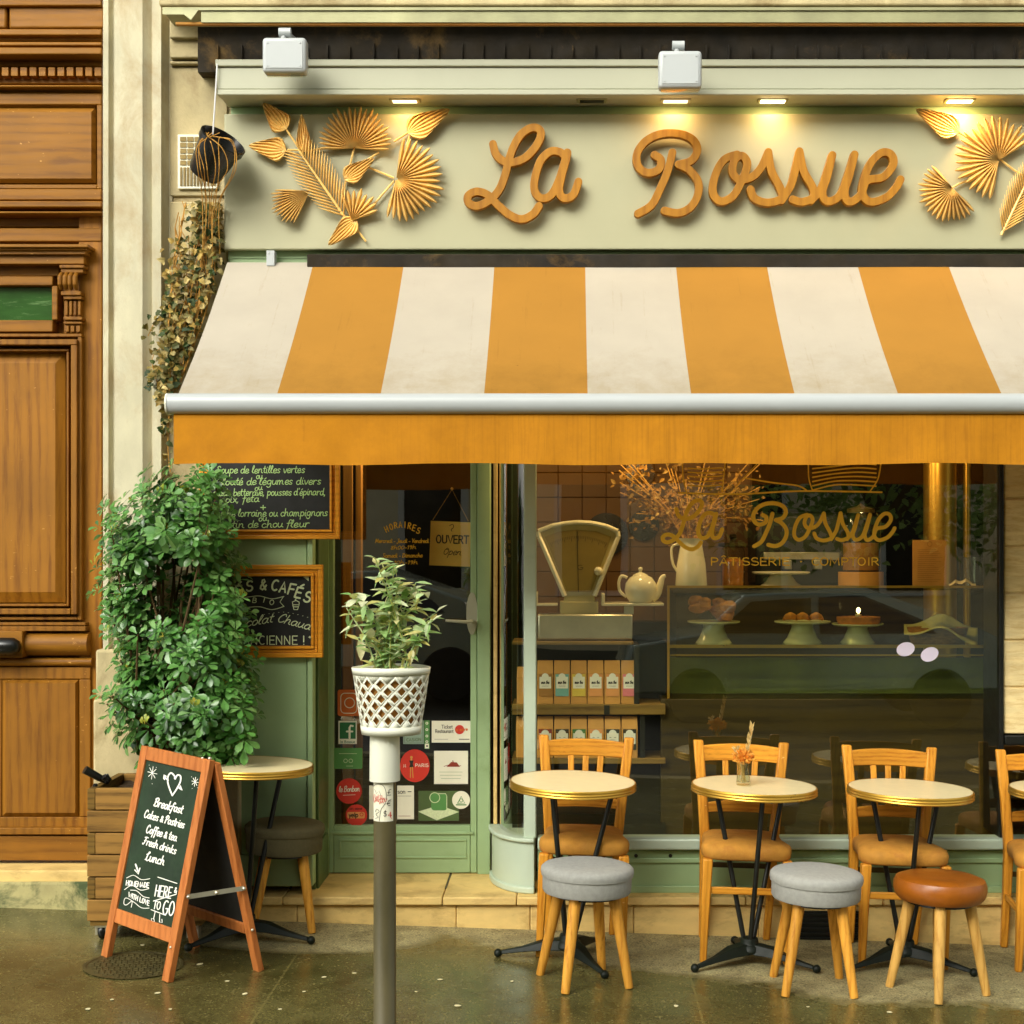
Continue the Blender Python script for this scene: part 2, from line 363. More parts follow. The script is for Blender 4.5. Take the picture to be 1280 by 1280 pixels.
CAPS = {
 'A': (.95, [[(.05, 0), (.42, 1.4), (.8, 0)], [(.18, .45), (.67, .45)]]), 'Â': (.95, [[(.05, 0), (.42, 1.4), (.8, 0)], [(.18, .45), (.67, .45)], [(.25, 1.6), (.42, 1.8), (.6, 1.6)]]),
 'B': (.9, [[(.1, 0), (.1, 1.4)], [(.1, 1.4)]+arcp(.35, 1.07, .28, .33, 90, -90, 7)+[(.1, .74)], [(.1, .74)]+arcp(.38, .37, .33, .37, 90, -90, 7)+[(.1, 0)]]),
 'C': (.88, [arcp(.48, .7, .38, .7, 55, 305, 14)]), 'D': (.95, [[(.1, 0), (.1, 1.4)], [(.1, 1.4)]+arcp(.3, .7, .48, .7, 90, -90, 10)+[(.1, 0)]]),
 'E': (.82, [[(.1, 0), (.1, 1.4)], [(.1, 1.4), (.68, 1.4)], [(.1, .72), (.6, .72)], [(.1, 0), (.7, 0)]]),
 'É': (.82, [[(.1, 0), (.1, 1.4)], [(.1, 1.4), (.68, 1.4)], [(.1, .72), (.6, .72)], [(.1, 0), (.7, 0)], [(.35, 1.6), (.6, 1.9)]]),
 'F': (.8, [[(.1, 0), (.1, 1.4)], [(.1, 1.4), (.68, 1.4)], [(.1, .72), (.58, .72)]]), 'G': (.95, [arcp(.48, .7, .38, .7, 55, 320, 14)+[(.82, .6)], [(.82, .62), (.5, .62)]]),
 'H': (.95, [[(.1, 0), (.1, 1.4)], [(.76, 0), (.76, 1.4)], [(.1, .7), (.76, .7)]]), 'I': (.42, [[(.2, 0), (.2, 1.4)]]),
 'L': (.78, [[(.1, 1.4), (.1, 0)], [(.1, 0), (.68, 0)]]), 'M': (1.15, [[(.08, 0), (.14, 1.4), (.5, .3), (.88, 1.4), (.96, 0)]]), 'N': (1.0, [[(.1, 0), (.1, 1.4)], [(.1, 1.4), (.76, 0)], [(.76, 0), (.76, 1.4)]]),
 'O': (.95, [_O]), 'P': (.85, [[(.1, 0), (.1, 1.4)], [(.1, 1.4)]+arcp(.38, 1.02, .32, .38, 90, -90, 8)+[(.1, .64)]]),
 'R': (.9, [[(.1, 0), (.1, 1.4)], [(.1, 1.4)]+arcp(.38, 1.05, .3, .35, 90, -90, 8)+[(.1, .7)], [(.38, .7), (.75, 0)]]),
 'S': (.85, [arcp(.4, 1.05, .3, .35, 40, 250, 9)+arcp(.4, .36, .34, .36, 80, -150, 9)]), 'T': (.8, [[(.38, 0), (.38, 1.4)], [(0, 1.4), (.76, 1.4)]]),
 'U': (.95, [[(.1, 1.4), (.1, .4)]+arcp(.43, .38, .33, .38, 180, 360, 8)+[(.76, 1.4)]]), 'V': (.9, [[(.03, 1.4), (.42, 0), (.8, 1.4)]]), 'W': (1.2, [[(.03, 1.4), (.3, 0), (.58, 1.1), (.86, 0), (1.12, 1.4)]]),
 '&': (.95, [[(.8, 0), (.22, 1.0), (.25, 1.3), (.45, 1.38), (.6, 1.15), (.15, .5), (.15, .15), (.4, 0), (.62, .15), (.8, .6)]]),
 '!': (.5, [[(.2, 1.4), (.2, .42)], [(.2, .02), (.22, .02)]]), "'": (.35, [[(.15, 1.4), (.1, 1.05)]]), '.': (.6, [[(.28, .65), (.3, .65)]]), '-': (.6, [[(.1, .7), (.5, .7)]]),
 'a': (.8, [arcp(.36, .45, .28, .45, 0, 360, 12), [(.64, .9), (.64, 0)]]), 'c': (.7, [arcp(.38, .45, .3, .45, 50, 310, 10)]), 'e': (.75, [[(.08, .48), (.64, .48)]+arcp(.36, .45, .28, .45, 5, 310, 12)]),
 'i': (.35, [[(.16, 0), (.16, .9)], [(.16, 1.2), (.17, 1.22)]]), 'k': (.7, [[(.1, 0), (.1, 1.4)], [(.58, .9), (.12, .4), (.6, 0)]]), 't': (.5, [[(.22, 1.25), (.22, .1), (.42, 0)], [(.02, .9), (.42, .9)]]),
 's': (.65, [arcp(.32, .68, .22, .22, 40, 250, 7)+arcp(.32, .23, .24, .23, 80, -150, 7)]), 'u': (.8, [[(.1, .9), (.1, .3)]+arcp(.36, .3, .26, .3, 180, 360, 6)+[(.62, .9)], [(.62, .9), (.62, 0)]]),
 'r': (.55, [[(.1, 0), (.1, .9)], [(.1, .55), (.28, .86), (.5, .88)]]), 'n': (.8, [[(.1, 0), (.1, .9)], [(.1, .55)]+arcp(.36, .6, .26, .3, 150, 0, 6)+[(.62, 0)]]), 'o': (.8, [arcp(.38, .45, .3, .45, 90, 450, 14)]),
 'm': (1.1, [[(.1, 0), (.1, .9)], [(.1, .6), (.3, .9), (.5, .7), (.5, 0)], [(.5, .6), (.72, .9), (.92, .7), (.92, 0)]]), 'b': (.8, [[(.1, 0), (.1, 1.4)], arcp(.36, .45, .28, .45, 90, 450, 12)]),
 'f': (.5, [[(.5, 1.35), (.3, 1.4), (.22, 1.1), (.22, 0)], [(.02, .85), (.45, .85)]]), 'y': (.7, [[(.05, .9), (.32, .05)], [(.6, .9), (.2, -.4)]]), 'l': (.35, [[(.16, 0), (.16, 1.4)]]), 'p': (.8, [[(.1, .9), (.1, -.45)], arcp(.38, .45, .28, .45, 90, 450, 12)]),
 '4': (.8, [[(.55, 0), (.55, 1.4), (.05, .45), (.75, .45)]]), '$': (.8, [arcp(.4, 1.0, .28, .3, 40, 250, 9)+arcp(.4, .4, .3, .3, 80, -150, 9), [(.4, 1.5), (.4, -.1)]]),
 '€': (.9, [arcp(.5, .7, .36, .65, 55, 305, 12), [(.02, .8), (.6, .8)], [(.02, .58), (.55, .58)]]), '£': (.85, [[(.7, 1.2), (.5, 1.4), (.3, 1.1), (.32, .4), (.1, 0), (.75, .05)], [(.1, .7), (.58, .7)]]),
}
# the sign's two words as centre lines, in photo pixels
def _c(o, sc, pts): return [(o[0]+x/sc, o[1]+y/sc) for x, y in pts]
LA = [_c((560, 100), 4, p) for p in (
 [(225, 320), (240, 370), (278, 405), (330, 410), (390, 385), (440, 330), (465, 275), (452, 243), (412, 240), (362, 275), (325, 340), (302, 410), (288, 465), (265, 530), (235, 575), (190, 612), (140, 630), (102, 612), (102, 577), (145, 557), (200, 575), (250, 625), (310, 675), (370, 695), (425, 670), (455, 630)],
 [(590, 385), (560, 360), (512, 357), (465, 400), (437, 480), (432, 550), (465, 590), (515, 575), (555, 500), (580, 420), (597, 362)], [(597, 362), (590, 400), (568, 480), (556, 555), (580, 590), (625, 575), (652, 508)])]
BB = [_c((780, 100), 2.56, p) for p in (
 [(155, 232), (140, 290), (115, 350), (88, 400), (45, 427)],
 [(98, 240), (118, 255), (112, 285), (75, 297), (45, 275), (42, 235), (70, 195), (120, 172), (180, 172), (222, 192), (235, 225), (215, 258), (175, 270)], [(175, 270), (208, 287), (236, 322), (238, 362), (215, 405), (175, 425), (130, 418)])]
OSSUE = [_c((780, 100), 2.56, p) for p in (
 [(362, 238), (320, 255), (292, 305), (285, 360), (310, 388), (350, 370), (378, 320), (395, 270), (380, 243), (357, 252), (347, 290), (367, 318), (410, 310), (440, 278), (462, 230)],
 [(462, 230), (472, 290), (500, 345), (505, 378), (462, 392), (420, 380), (405, 350)], [(505, 385), (535, 335), (550, 280), (562, 228)],
 [(562, 228), (575, 290), (605, 345), (606, 375), (570, 390), (540, 382)], [(600, 385), (632, 345), (655, 280), (667, 240)],
 [(667, 240), (650, 310), (635, 360), (652, 388), (690, 370), (715, 310), (738, 238)], [(738, 238), (720, 310), (706, 360), (722, 390), (757, 368), (778, 322), (830, 310), (862, 270), (855, 238), (825, 232), (790, 265), (768, 320), (764, 365), (790, 390), (840, 375), (872, 342), (885, 318)])]
def contours(strokes, rad, step):
    """outline loops of the union of round strokes (marching squares on their distance field)"""
    st = [smooth(p, 6) for p in strokes]
    xs = [p[0] for q in st for p in q]; ys = [p[1] for q in st for p in q]; pad = rad+2*step
    gx = np.arange(min(xs)-pad, max(xs)+pad, step); gy = np.arange(min(ys)-pad, max(ys)+pad, step)
    X, Y = np.meshgrid(gx, gy); dd = np.full(X.shape, 1e9)
    for q in st:
        for a, b in zip(q, q[1:]):
            vx, vy = b[0]-a[0], b[1]-a[1]; L = vx*vx+vy*vy
            if L < 1e-9: continue
            t = np.clip(((X-a[0])*vx+(Y-a[1])*vy)/L, 0, 1)
            dd = np.minimum(dd, np.hypot(X-a[0]-t*vx, Y-a[1]-t*vy))
    V = rad-dd; ny, nx = V.shape; nxt = {}; pt = {}
    def edge(i, j, d):     # d 0: (i,j)-(i,j+1) along x, 1: along y
        kk = (i, j, d)
        if kk not in pt:
            v0 = V[i, j]; v1 = V[i, j+1] if d == 0 else V[i+1, j]; t = v0/(v0-v1)
            pt[kk] = (gx[j]+(t*step if d == 0 else 0), gy[i]+(t*step if d == 1 else 0))
        return kk
    ins = V > 0
    mixed = np.argwhere((ins[:-1, :-1] != ins[1:, 1:]) | (ins[:-1, 1:] != ins[1:, :-1]) | (ins[:-1, :-1] != ins[:-1, 1:]))
    T = {1: [(3, 0)], 2: [(0, 1)], 3: [(3, 1)], 4: [(1, 2)], 5: [(3, 0), (1, 2)], 6: [(0, 2)], 7: [(3, 2)], 8: [(2, 3)], 9: [(2, 0)], 10: [(0, 1), (2, 3)], 11: [(2, 1)], 12: [(1, 3)], 13: [(1, 0)], 14: [(0, 3)]}
    for i, j in mixed:
        c = ins[i, j]*1+ins[i, j+1]*2+ins[i+1, j+1]*4+ins[i+1, j]*8
        for a, b in T.get(int(c), []):
            e = lambda q: edge(i, j, 0) if q == 0 else edge(i, j+1, 1) if q == 1 else edge(i+1, j, 0) if q == 2 else edge(i, j, 1)
            nxt[e(a)] = e(b)
    loops = []
    while nxt:
        k0 = next(iter(nxt)); lp = []; kk = k0
        while kk in nxt: lp.append(pt[kk]); kk = nxt.pop(kk)
        if len(lp) > 8: loops.append(lp)
    return loops
def cutout(name, strokes, rad, yfront, thick, mat, parent, step=.45):
    cu = bpy.data.curves.new(name, 'CURVE'); cu.dimensions = '2D'; cu.fill_mode = 'BOTH'; cu.extrude = thick/2; cu.bevel_depth = .002; cu.bevel_resolution = 1
    for lp in contours(strokes, rad-.6, step):
        pts = lp[::2]; sp = cu.splines.new('POLY'); sp.points.add(len(pts)-1); sp.use_cyclic_u = True
        for q, (u, v) in zip(sp.points, pts):
            w = P(u, v, yfront); q.co = (w.x, w.z, 0, 1)
    tmp = bpy.data.objects.new(name+'_outline', cu); COL.objects.link(tmp)
    dg = bpy.context.evaluated_depsgraph_get(); me = bpy.data.meshes.new_from_object(tmp.evaluated_get(dg)); bpy.data.objects.remove(tmp)
    me.name = name; me.polygons.foreach_set('use_smooth', [True]*len(me.polygons)); me.set_sharp_from_angle(angle=R(28))
    me.transform(Matrix.Translation((0, yfront+thick/2, 0)) @ Matrix.Rotation(R(90), 4, 'X'))
    me.materials.clear(); me.materials.append(MATS[mat])
    o = bpy.data.objects.new(name, me); COL.objects.link(o); o.parent = parent
    if parent.name in WORLD: o.matrix_parent_inverse = Matrix.Translation(-parent.location)
    return o
# ------------------------------------------------------------------ palette
plain('stone', s(184, 168, 126), .85, .24, 5, (1, 1, .8), bump=.5, bscale=70, bdist=.004, c2=s(128, 104, 62), c2at=(.5, .74), c2scale=3.4)
plain('stone_dark', s(150, 128, 78), .9, .25, 5, bump=.4, bscale=90, bdist=.004, c2=s(70, 58, 30), c2at=(.5, .7), c2scale=4)
plain('pilaster_stone', s(192, 185, 156), .8, .16, 4, (1.4, 1.4, .8), bump=.45, bscale=70, bdist=.004, c2=s(168, 144, 106), c2at=(.48, .74), c2scale=3.6)
plain('plinth_stone', s(178, 168, 115), .8, .25, 5, bump=.4, bscale=60, bdist=.005, c2=s(70, 84, 48), c2at=(.47, .62), c2scale=5)
plain('step_stone', s(222, 190, 118), .7, .16, 5, (.8, 1, 2), bump=.25, bscale=70, c2=s(165, 130, 70), c2at=(.5, .75), c2scale=6)
plain('pier_stone', s(236, 214, 158), .75, .12, 6, (1, 1, 5), bump=.25, bscale=50, c2=s(206, 172, 106), c2at=(.45, .7), c2scale=7)
plain('zinc', s(150, 148, 110), .5, .2, 5, bump=.1, metal=.3)
plain('dark_brown', s(34, 26, 10), .9, .5, 6, c2=s(110, 84, 40), c2at=(.55, .75), c2scale=3, bump=.3, bscale=30)  # near-black brown with lighter brown blotches
plain('green_paint', s(152, 178, 130), .42, .08, 4, bump=.05, bscale=25, c2=s(120, 142, 92), c2at=(.55, .85), c2scale=3)
plain('pale_green_paint', s(182, 196, 174), .4, .06, 4, bump=.04, bscale=20, c2=s(140, 160, 122), c2at=(.55, .85), c2scale=3)
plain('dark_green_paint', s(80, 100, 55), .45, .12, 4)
plain('sign_paint', s(168, 165, 132), .5, .05, 2, bump=.03, bscale=60)
plain('hood_paint', s(174, 174, 150), .42, .05, 2)
plain('white_enamel', s(176, 180, 180), .35, .03, 3)
plain('white_plastic', s(232, 232, 212), .42, .04, 3)
plain('black_iron', s(24, 26, 22), .38, .3, 9, bump=.05, metal=.2)
plain('green_iron', s(14, 22, 12), .52, .3, 9, bump=.05, spec=.3)
plain('black_plastic', s(18, 18, 16), .28, .2, 9)
plain('string', s(190, 140, 60), .8, .2, 20)
plain('white_cord', s(225, 225, 225), .6, .05, 20)
plain('steel', s(214, 208, 186), .34, .1, 9, metal=.9)
plain('gilt', s(240, 196, 112), .45, .14, 26, metal=.1, bump=.15, bscale=90, bdist=.002)
plain('brass', s(206, 160, 62), .3, .05, 3, metal=.75)
plain('laminate', s(240, 224, 176), .33, .04, 22)
plain('grey_felt', s(162, 161, 154), .95, .1, 60, bump=.35, bscale=300, bdist=.002)
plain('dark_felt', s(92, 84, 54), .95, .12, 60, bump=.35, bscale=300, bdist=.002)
plain('tan_leather', s(152, 84, 18), .32, .2, 9, bump=.12, bscale=60, c2=s(104, 52, 10), c2at=(.55, .8), c2scale=5)
plain('suede', s(190, 132, 46), .85, .16, 14, (1, 1, 1), bump=.4, bscale=45, c2=s(166, 104, 34), c2at=(.5, .75), c2scale=9)
plain('chalkboard', s(17, 17, 13), .75, .5, 4)
plain('green_chalkboard', s(22, 44, 22), .8, .18, 7, c2=s(36, 62, 34), c2at=(.5, .8), c2scale=5)
plain('chalk', s(205, 215, 170), .95, .12, 120)
plain('chalk_green', s(160, 190, 120), .95, .15, 120)
plain('chalk_white', s(240, 238, 226), .95, .05, 120)
plain('mustard_vinyl', s(255, 200, 58), .5, .05, 9)
plain('bollard_paint', s(88, 80, 50), .42, .14, 8, (1, 1, .4), bump=.06, bscale=40, c2=s(70, 64, 38), c2at=(.55, .8), c2scale=6)
plain('soil', s(58, 42, 22), .95, .5, 30, bump=.6, bscale=60, bdist=.01)
plain('porcelain', s(236, 226, 190), .2, .04, 4, spec=.6)
plain('scale_enamel', s(196, 178, 112), .4, .1, 5)
plain('scale_dial', s(150, 126, 58), .55, .15, 5)
plain('kraft', s(206, 148, 68), .8, .08, 14, bump=.12, bscale=40)
plain('kraft_dark', s(170, 118, 46), .8, .1, 14)
plain('card', s(240, 192, 92), .8, .06, 14)
plain('paper', s(235, 230, 205), .75, .04, 12)
plain('ink', s(40, 32, 18), .7, .1, 12)
plain('pastry', s(196, 122, 44), .6, .35, 22, bump=.5, bscale=60, bdist=.008)
plain('linen', s(205, 188, 140), .9, .12, 20, bump=.3, bscale=200)
plain('wicker', s(170, 112, 46), .75, .35, 40, (1, 1, 3), bump=.6, bscale=90, bdist=.006)
plain('tile_wall', s(104, 68, 18), .55, .15, 3, bump=.1)
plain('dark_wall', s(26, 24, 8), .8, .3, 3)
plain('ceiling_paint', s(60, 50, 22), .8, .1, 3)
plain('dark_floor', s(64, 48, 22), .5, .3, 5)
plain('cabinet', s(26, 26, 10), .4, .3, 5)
plain('olive_reflection', s(118, 118, 58), .6, .15, 6)
plain('concrete', s(150, 140, 104), .9, .2, 3, bump=.3)
plain('asphalt', s(60, 58, 50), .6, .3, 9, bump=.4, bscale=200)
plain('iron_cover', s(84, 78, 46), .45, .35, 12, metal=.3)
plain('litter', s(226, 216, 170), .8, .1, 30)
plain('red_paint', s(206, 52, 36), .5, .08, 9)
plain('orange_paint', s(214, 104, 34), .5, .12, 9)
plain('leaf_green_paint', s(40, 110, 62), .5, .08, 9)
plain('sticker_green', s(86, 140, 72), .5, .08, 9)
plain('sticker_blue', s(140, 160, 140), .5, .08, 9)
plain('pink_print', s(222, 120, 120), .7, .08, 9); plain('yellow_print', s(222, 190, 70), .7, .08, 9); plain('teal_print', s(120, 175, 160), .7, .08, 9)
plain('orange_print', s(224, 150, 80), .7, .08, 9); plain('red_print', s(140, 48, 26), .7, .08, 9); plain('dark_print', s(45, 45, 25), .7, .08, 9); plain('green_print', s(60, 120, 55), .7, .08, 9)
plain('reflection_white', s(226, 216, 238), .4, .02, 9)
plain('far_stone', s(235, 220, 176), .85, .12, 1.5, bump=.2, bscale=30)
plain('far_white', s(225, 222, 205), .6, .05, 2)
plain('car_paint', s(170, 180, 160), .25, .05, 2, metal=.3, coat=.6)
plain('tyre', s(24, 24, 22), .8, .2, 20)
plain('dark_glass', s(20, 24, 20), .06, .1, 2)
plain('bark', s(88, 66, 34), .9, .3, 14, (1, 1, .3), bump=.6, bscale=40, bdist=.01)
plain('curtain', s(150, 104, 40), .85, .2, 6, (6, 6, .5))
wood('door_wood', s(144, 94, 18), s(116, 70, 8), 'z', 1, .55, scratch=s(214, 160, 84))
wood('door_wood_rail', s(140, 92, 18), s(114, 70, 8), 'x', 1, .55, scratch=s(214, 160, 84))
wood('sign_wood', s(166, 112, 26), s(148, 94, 16), 'z', 1.2, .5)
wood('beech', s(214, 146, 46), s(184, 112, 28), 'z', 2.2, .42, bump=.08, scratch=s(246, 206, 130))
wood('beech_rail', s(214, 146, 46), s(184, 112, 28), 'x', 2.2, .42, bump=.05)
wood('stool_wood', s(222, 158, 60), s(190, 122, 38), 'z', 2.2, .45, bump=.08, scratch=s(150, 92, 30))
wood('pale_wood', s(216, 168, 88), s(190, 138, 62), 'z', 2.2, .45, bump=.05)
wood('frame_wood', s(214, 142, 34), s(190, 120, 24), 'x', 1.8, .38)
wood('board_wood', s(192, 116, 58), s(168, 92, 40), 'z', 1.6, .5)
wood('planter_wood', s(146, 108, 50), s(96, 68, 26), 'x', 1.0, .7, bump=.25)
wood('planter_end', s(116, 88, 34), s(76, 54, 18), 'x', 2.0, .7, bump=.25)
wood('dark_wood', s(70, 56, 14), s(46, 36, 6), 'x', .7, .5)
wood('shelf_wood', s(140, 110, 48), s(104, 76, 28), 'x', 1.2, .6)
def reedstops(a): return [(i/(len(a)-1), c) for i, c in enumerate(a)]
leafmat('shrub_leaf', reedstops([s(44, 82, 28), s(72, 126, 48), s(104, 156, 76), s(54, 100, 36), s(128, 170, 96), s(80, 134, 58)]), .3, .6, .22)
leafmat('shrub_tip', reedstops([s(176, 176, 66), s(150, 168, 60), s(190, 170, 56)]), .4)
leafmat('pot_leaf', reedstops([s(156, 196, 112), s(200, 222, 164), s(128, 174, 92), s(226, 230, 192), s(214, 200, 116), s(176, 212, 140)]), .4, .5, .3)
leafmat('ivy_leaf', reedstops([s(30, 50, 16), s(56, 74, 28), s(190, 160, 84), s(36, 58, 18), s(214, 190, 124), s(40, 62, 22), s(150, 122, 58), s(70, 88, 40)]), .55, .3, .2)
leafmat('dry_flower', reedstops([s(240, 150, 36), s(246, 190, 84), s(226, 124, 26)]), .7, .4, .45)
leafmat('wheat', reedstops([s(236, 210, 144), s(220, 186, 110), s(240, 222, 170)]), .7, .4, .45)
leafmat('dry_bouquet', reedstops([s(150, 102, 34), s(178, 132, 60), s(110, 76, 24), s(196, 160, 90)]), .8)
leafmat('tree_leaf', reedstops([s(150, 180, 84), s(180, 205, 110), s(120, 155, 66)]), .5, .4, .4)
glassmat('window_glass', (.94, .97, .88, 1), 3.3, wav=.02)
glassmat('clear_glass', (.9, .92, .85, 1), 1.2)
glassmat('case_glass', (.88, .95, .76, 1), 1.0)
def mirror():
    m, nt, out = newmat('mirror'); b = bsdf(nt, out, (.75, .78, .68, 1), .08, 1.0); MATS['mirror'] = m
mirror()
emit('lamp_lens', (1, .78, .42, 1), 9); emit('lamp_lens_dim', (1, .72, .38, 1), 1.6); emit('bulb', (1, .7, .32, 1), 5)

def awningmat(name, c, stain, drip=0):
    m, nt, out = newmat(name); v = coords(nt, (1, 1, 1), False)
    col = ramp(nt, noise(nt, v, 3, 6), [(.3, k(c, .94)), (.7, k(c, 1.05))])
    sep = N(nt, 'ShaderNodeSeparateXYZ'); nt.links.new(v, sep.inputs[0])
    low = ramp(nt, sep.outputs['Z'], [(.0, (1, 1, 1, 1)), (1, (0, 0, 0, 1))])
    # weather stains: blotches that gather along the lower third of the slope, where water stands
    zl = mth(nt, 'MULTIPLY', mth(nt, 'SUBTRACT', 2.72, sep.outputs['Z']), 2.4, True)
    blot = noise(nt, v, 8, 9, .74, .2)
    msk = ramp(nt, mth(nt, 'MULTIPLY', blot, zl), [(.30, (0, 0, 0, 1)), (.62, (1, 1, 1, 1))])
    col = mixc(nt, mth(nt, 'MULTIPLY', msk, .42), col, stain)
    # rain runs: fine streaks down the slope
    rs = noise(nt, coords(nt, (34, 1.2, 1.2), False), 1.3, 5, .7)
    col = mixc(nt, mth(nt, 'MULTIPLY', ramp(nt, mth(nt, 'MULTIPLY', rs, mth(nt, 'ADD', .55, blot)), [(.64, (0, 0, 0, 1)), (.82, (1, 1, 1, 1))]), .32), col, stain)
    sp = noise(nt, v, 26, 3, .5); col = mixc(nt, ramp(nt, sp, [(.77, (0, 0, 0, 1)), (.8, (.55, .55, .55, 1))]), col, k(stain, .5))
    if drip:
        vd = coords(nt, (55, 55, .8), False); df = noise(nt, vd, 1.6, 6, .7)
        xr = mth(nt, 'MULTIPLY', mth(nt, 'ADD', sep.outputs['X'], .95), 1.2, True)
        col = mixc(nt, mth(nt, 'MULTIPLY', mth(nt, 'MULTIPLY', ramp(nt, df, [(.48, (0, 0, 0, 1)), (.66, (1, 1, 1, 1))]), xr), .38), col, k(stain, .8))
    bsdf(nt, out, col, .8, 0, noise(nt, v, 500, 2), .12, .001, .2); MATS[name] = m
awningmat('canvas_white', s(172, 163, 147), s(138, 120, 82)); awningmat('canvas_yellow', s(160, 113, 42), s(122, 88, 28)); awningmat('canvas_valance', s(192, 127, 20), s(150, 94, 16), 1)

def pavement():
    m, nt, out = newmat('pavement'); v = coords(nt, (1, 1, 1), False)
    sep = N(nt, 'ShaderNodeSeparateXYZ'); nt.links.new(v, sep.inputs[0])
    x, y = sep.outputs['X'], sep.outputs['Y']
    grit = noise(nt, v, 150, 4, .75); mid = noise(nt, v, 7, 7, .65, .5); big = noise(nt, v, 1.3, 5, .6, .3); edge = noise(nt, v, 9, 8, .7, .8)
    dry = ramp(nt, mid, [(.3, s(132, 120, 82)), (.7, s(172, 162, 116))])
    wet = ramp(nt, big, [(.3, s(76, 70, 36)), (.7, s(108, 102, 60))])
    # the dry tongue under the awning and the dry round under the left table
    wob = mth(nt, 'MULTIPLY', mth(nt, 'SUBTRACT', edge, .5), .30)
    w2 = mth(nt, 'MULTIPLY', mth(nt, 'SUBTRACT', big, .5), .5)
    lim = mth(nt, 'ADD', mth(nt, 'MULTIPLY', mth(nt, 'ADD', x, .5), -.45), -.16)      # boundary y at this x
    lim = mth(nt, 'MAXIMUM', lim, -.86)
    d1 = mth(nt, 'ADD', mth(nt, 'SUBTRACT', y, lim), mth(nt, 'ADD', wob, w2))
    dx = mth(nt, 'ADD', x, 1.12); dy = mth(nt, 'ADD', y, .12)
    rr = mth(nt, 'SQRT', mth(nt, 'ADD', mth(nt, 'MULTIPLY', dx, dx), mth(nt, 'MULTIPLY', mth(nt, 'MULTIPLY', dy, dy), 2.6)))
    d2 = mth(nt, 'ADD', mth(nt, 'SUBTRACT', .56, rr), mth(nt, 'MULTIPLY', wob, .25))
    dd = mth(nt, 'MAXIMUM', d1, d2)
    dryf = ramp(nt, mth(nt, 'ADD', mth(nt, 'MULTIPLY', dd, 4.5), .5), [(.3, (0, 0, 0, 1)), (.72, (1, 1, 1, 1))])
    col = mixc(nt, dryf, wet, dry)
    col = mixc(nt, 1.0, col, ramp(nt, grit, [(.34, (.5, .5, .5, 1)), (.58, (1.15, 1.15, 1.15, 1)), (.70, (2.4, 2.3, 1.8, 1))]), 'MULTIPLY')
    vo = N(nt, 'ShaderNodeTexVoronoi'); vo.inputs['Scale'].default_value = 75; nt.links.new(v, vo.inputs['Vector'])
    vs2 = N(nt, 'ShaderNodeSeparateColor'); nt.links.new(vo.outputs['Color'], vs2.inputs[0])
    fl = mth(nt, 'MULTIPLY', mth(nt, 'GREATER_THAN', vs2.outputs[0], .80), mth(nt, 'LESS_THAN', vo.outputs['Distance'], .34))
    col = mixc(nt, mth(nt, 'MULTIPLY', fl, .4), col, s(170, 156, 100)); fd = mth(nt, 'MULTIPLY', mth(nt, 'LESS_THAN', vs2.outputs[1], .3), mth(nt, 'LESS_THAN', vo.outputs['Distance'], .4)); col = mixc(nt, mth(nt, 'MULTIPLY', fd, .45), col, s(36, 30, 12))
    spl = ramp(nt, noise(nt, v, 3.1, 9, .72, .9), [(.52, (1, 1, 1, 1)), (.66, (.62, .6, .52, 1))]); col = mixc(nt, 1.0, col, spl, 'MULTIPLY')
    # saw-cut joints across the pavement
    for jx in (-1.10, .485, 2.05):
        ln = mth(nt, 'LESS_THAN', mth(nt, 'ABSOLUTE', mth(nt, 'SUBTRACT', x, jx)), .004)
        col = mixc(nt, mth(nt, 'MULTIPLY', ln, .22), col, s(166, 152, 92))
    rw = ramp(nt, mth(nt, 'ADD', mid, mth(nt, 'MULTIPLY', grit, .2)), [(.4, (.1, .1, .1, 1)), (.75, (.32, .32, .32, 1))])
    rg = mixc(nt, dryf, rw, (.8, .8, .8, 1))
    b = bsdf(nt, out, col, rg, 0, grit, .35, .003, .5); MATS['pavement'] = m
    for nn in nt.nodes:
        if nn.type == 'BUMP': nt.links.new(mth(nt, 'ADD', mth(nt, 'MULTIPLY', dryf, .4), .10), nn.inputs['Strength'])
pavement()

# ------------------------------------------------------------------ ground, street
mb = MB(); mb.add([(-60, -4.2, gz(-60)), (60, -4.2, gz(60)), (60, 1.5, gz(60)), (-60, 1.5, gz(-60))], [(0, 1, 2, 3)])
structure(mb.build('pavement', 'pavement', smooth=0))
mb = MB(); mb.add([(-60, -4.35, gz(-60)), (60, -4.35, gz(60)), (60, -4.2, gz(60)), (-60, -4.2, gz(-60)), (-60, -4.35, gz(-60)-.13), (60, -4.35, gz(60)-.13)], [(0, 1, 2, 3), (4, 5, 1, 0)])
structure(mb.build('kerb', 'concrete', smooth=0))
mb = MB(); mb.add([(-400, -400, -.13-SL*-400), (400, -400, -.13-SL*400), (400, -4.35, -.13-SL*400), (-400, -4.35, -.13+SL*400)], [(0, 1, 2, 3)])
structure(mb.build('road', 'asphalt', smooth=0))

# ------------------------------------------------------------------ the stone building with its carriage door
B = thing('stone_building', P(60, 1140, .07), 'pale stone facade with carved pilaster and tall brown wooden carriage door', 'building')
YD = .24                                   # door plane
# wall behind the shopfront edge
mb = MB()
mb.pb(203, 30, 300, 1150, .16, .3)
mb.box(P(280, 0, .2).x, 4.2, .2, .5, 2.96, 5.5)
mb.build('wall', 'stone', B, world=True)
mb = MB()
for y0, y1, yf in ((24, 47, .07), (48, 72, .10), (76, 80, .12), (84, 245, .145), (252, 420, .145), (424, 640, .145)):
    mb.pb(212, y0, 284, y1, yf, .16-yf+.01)
mb.build('ashlar', 'stone', B, world=True, bevel=.006)
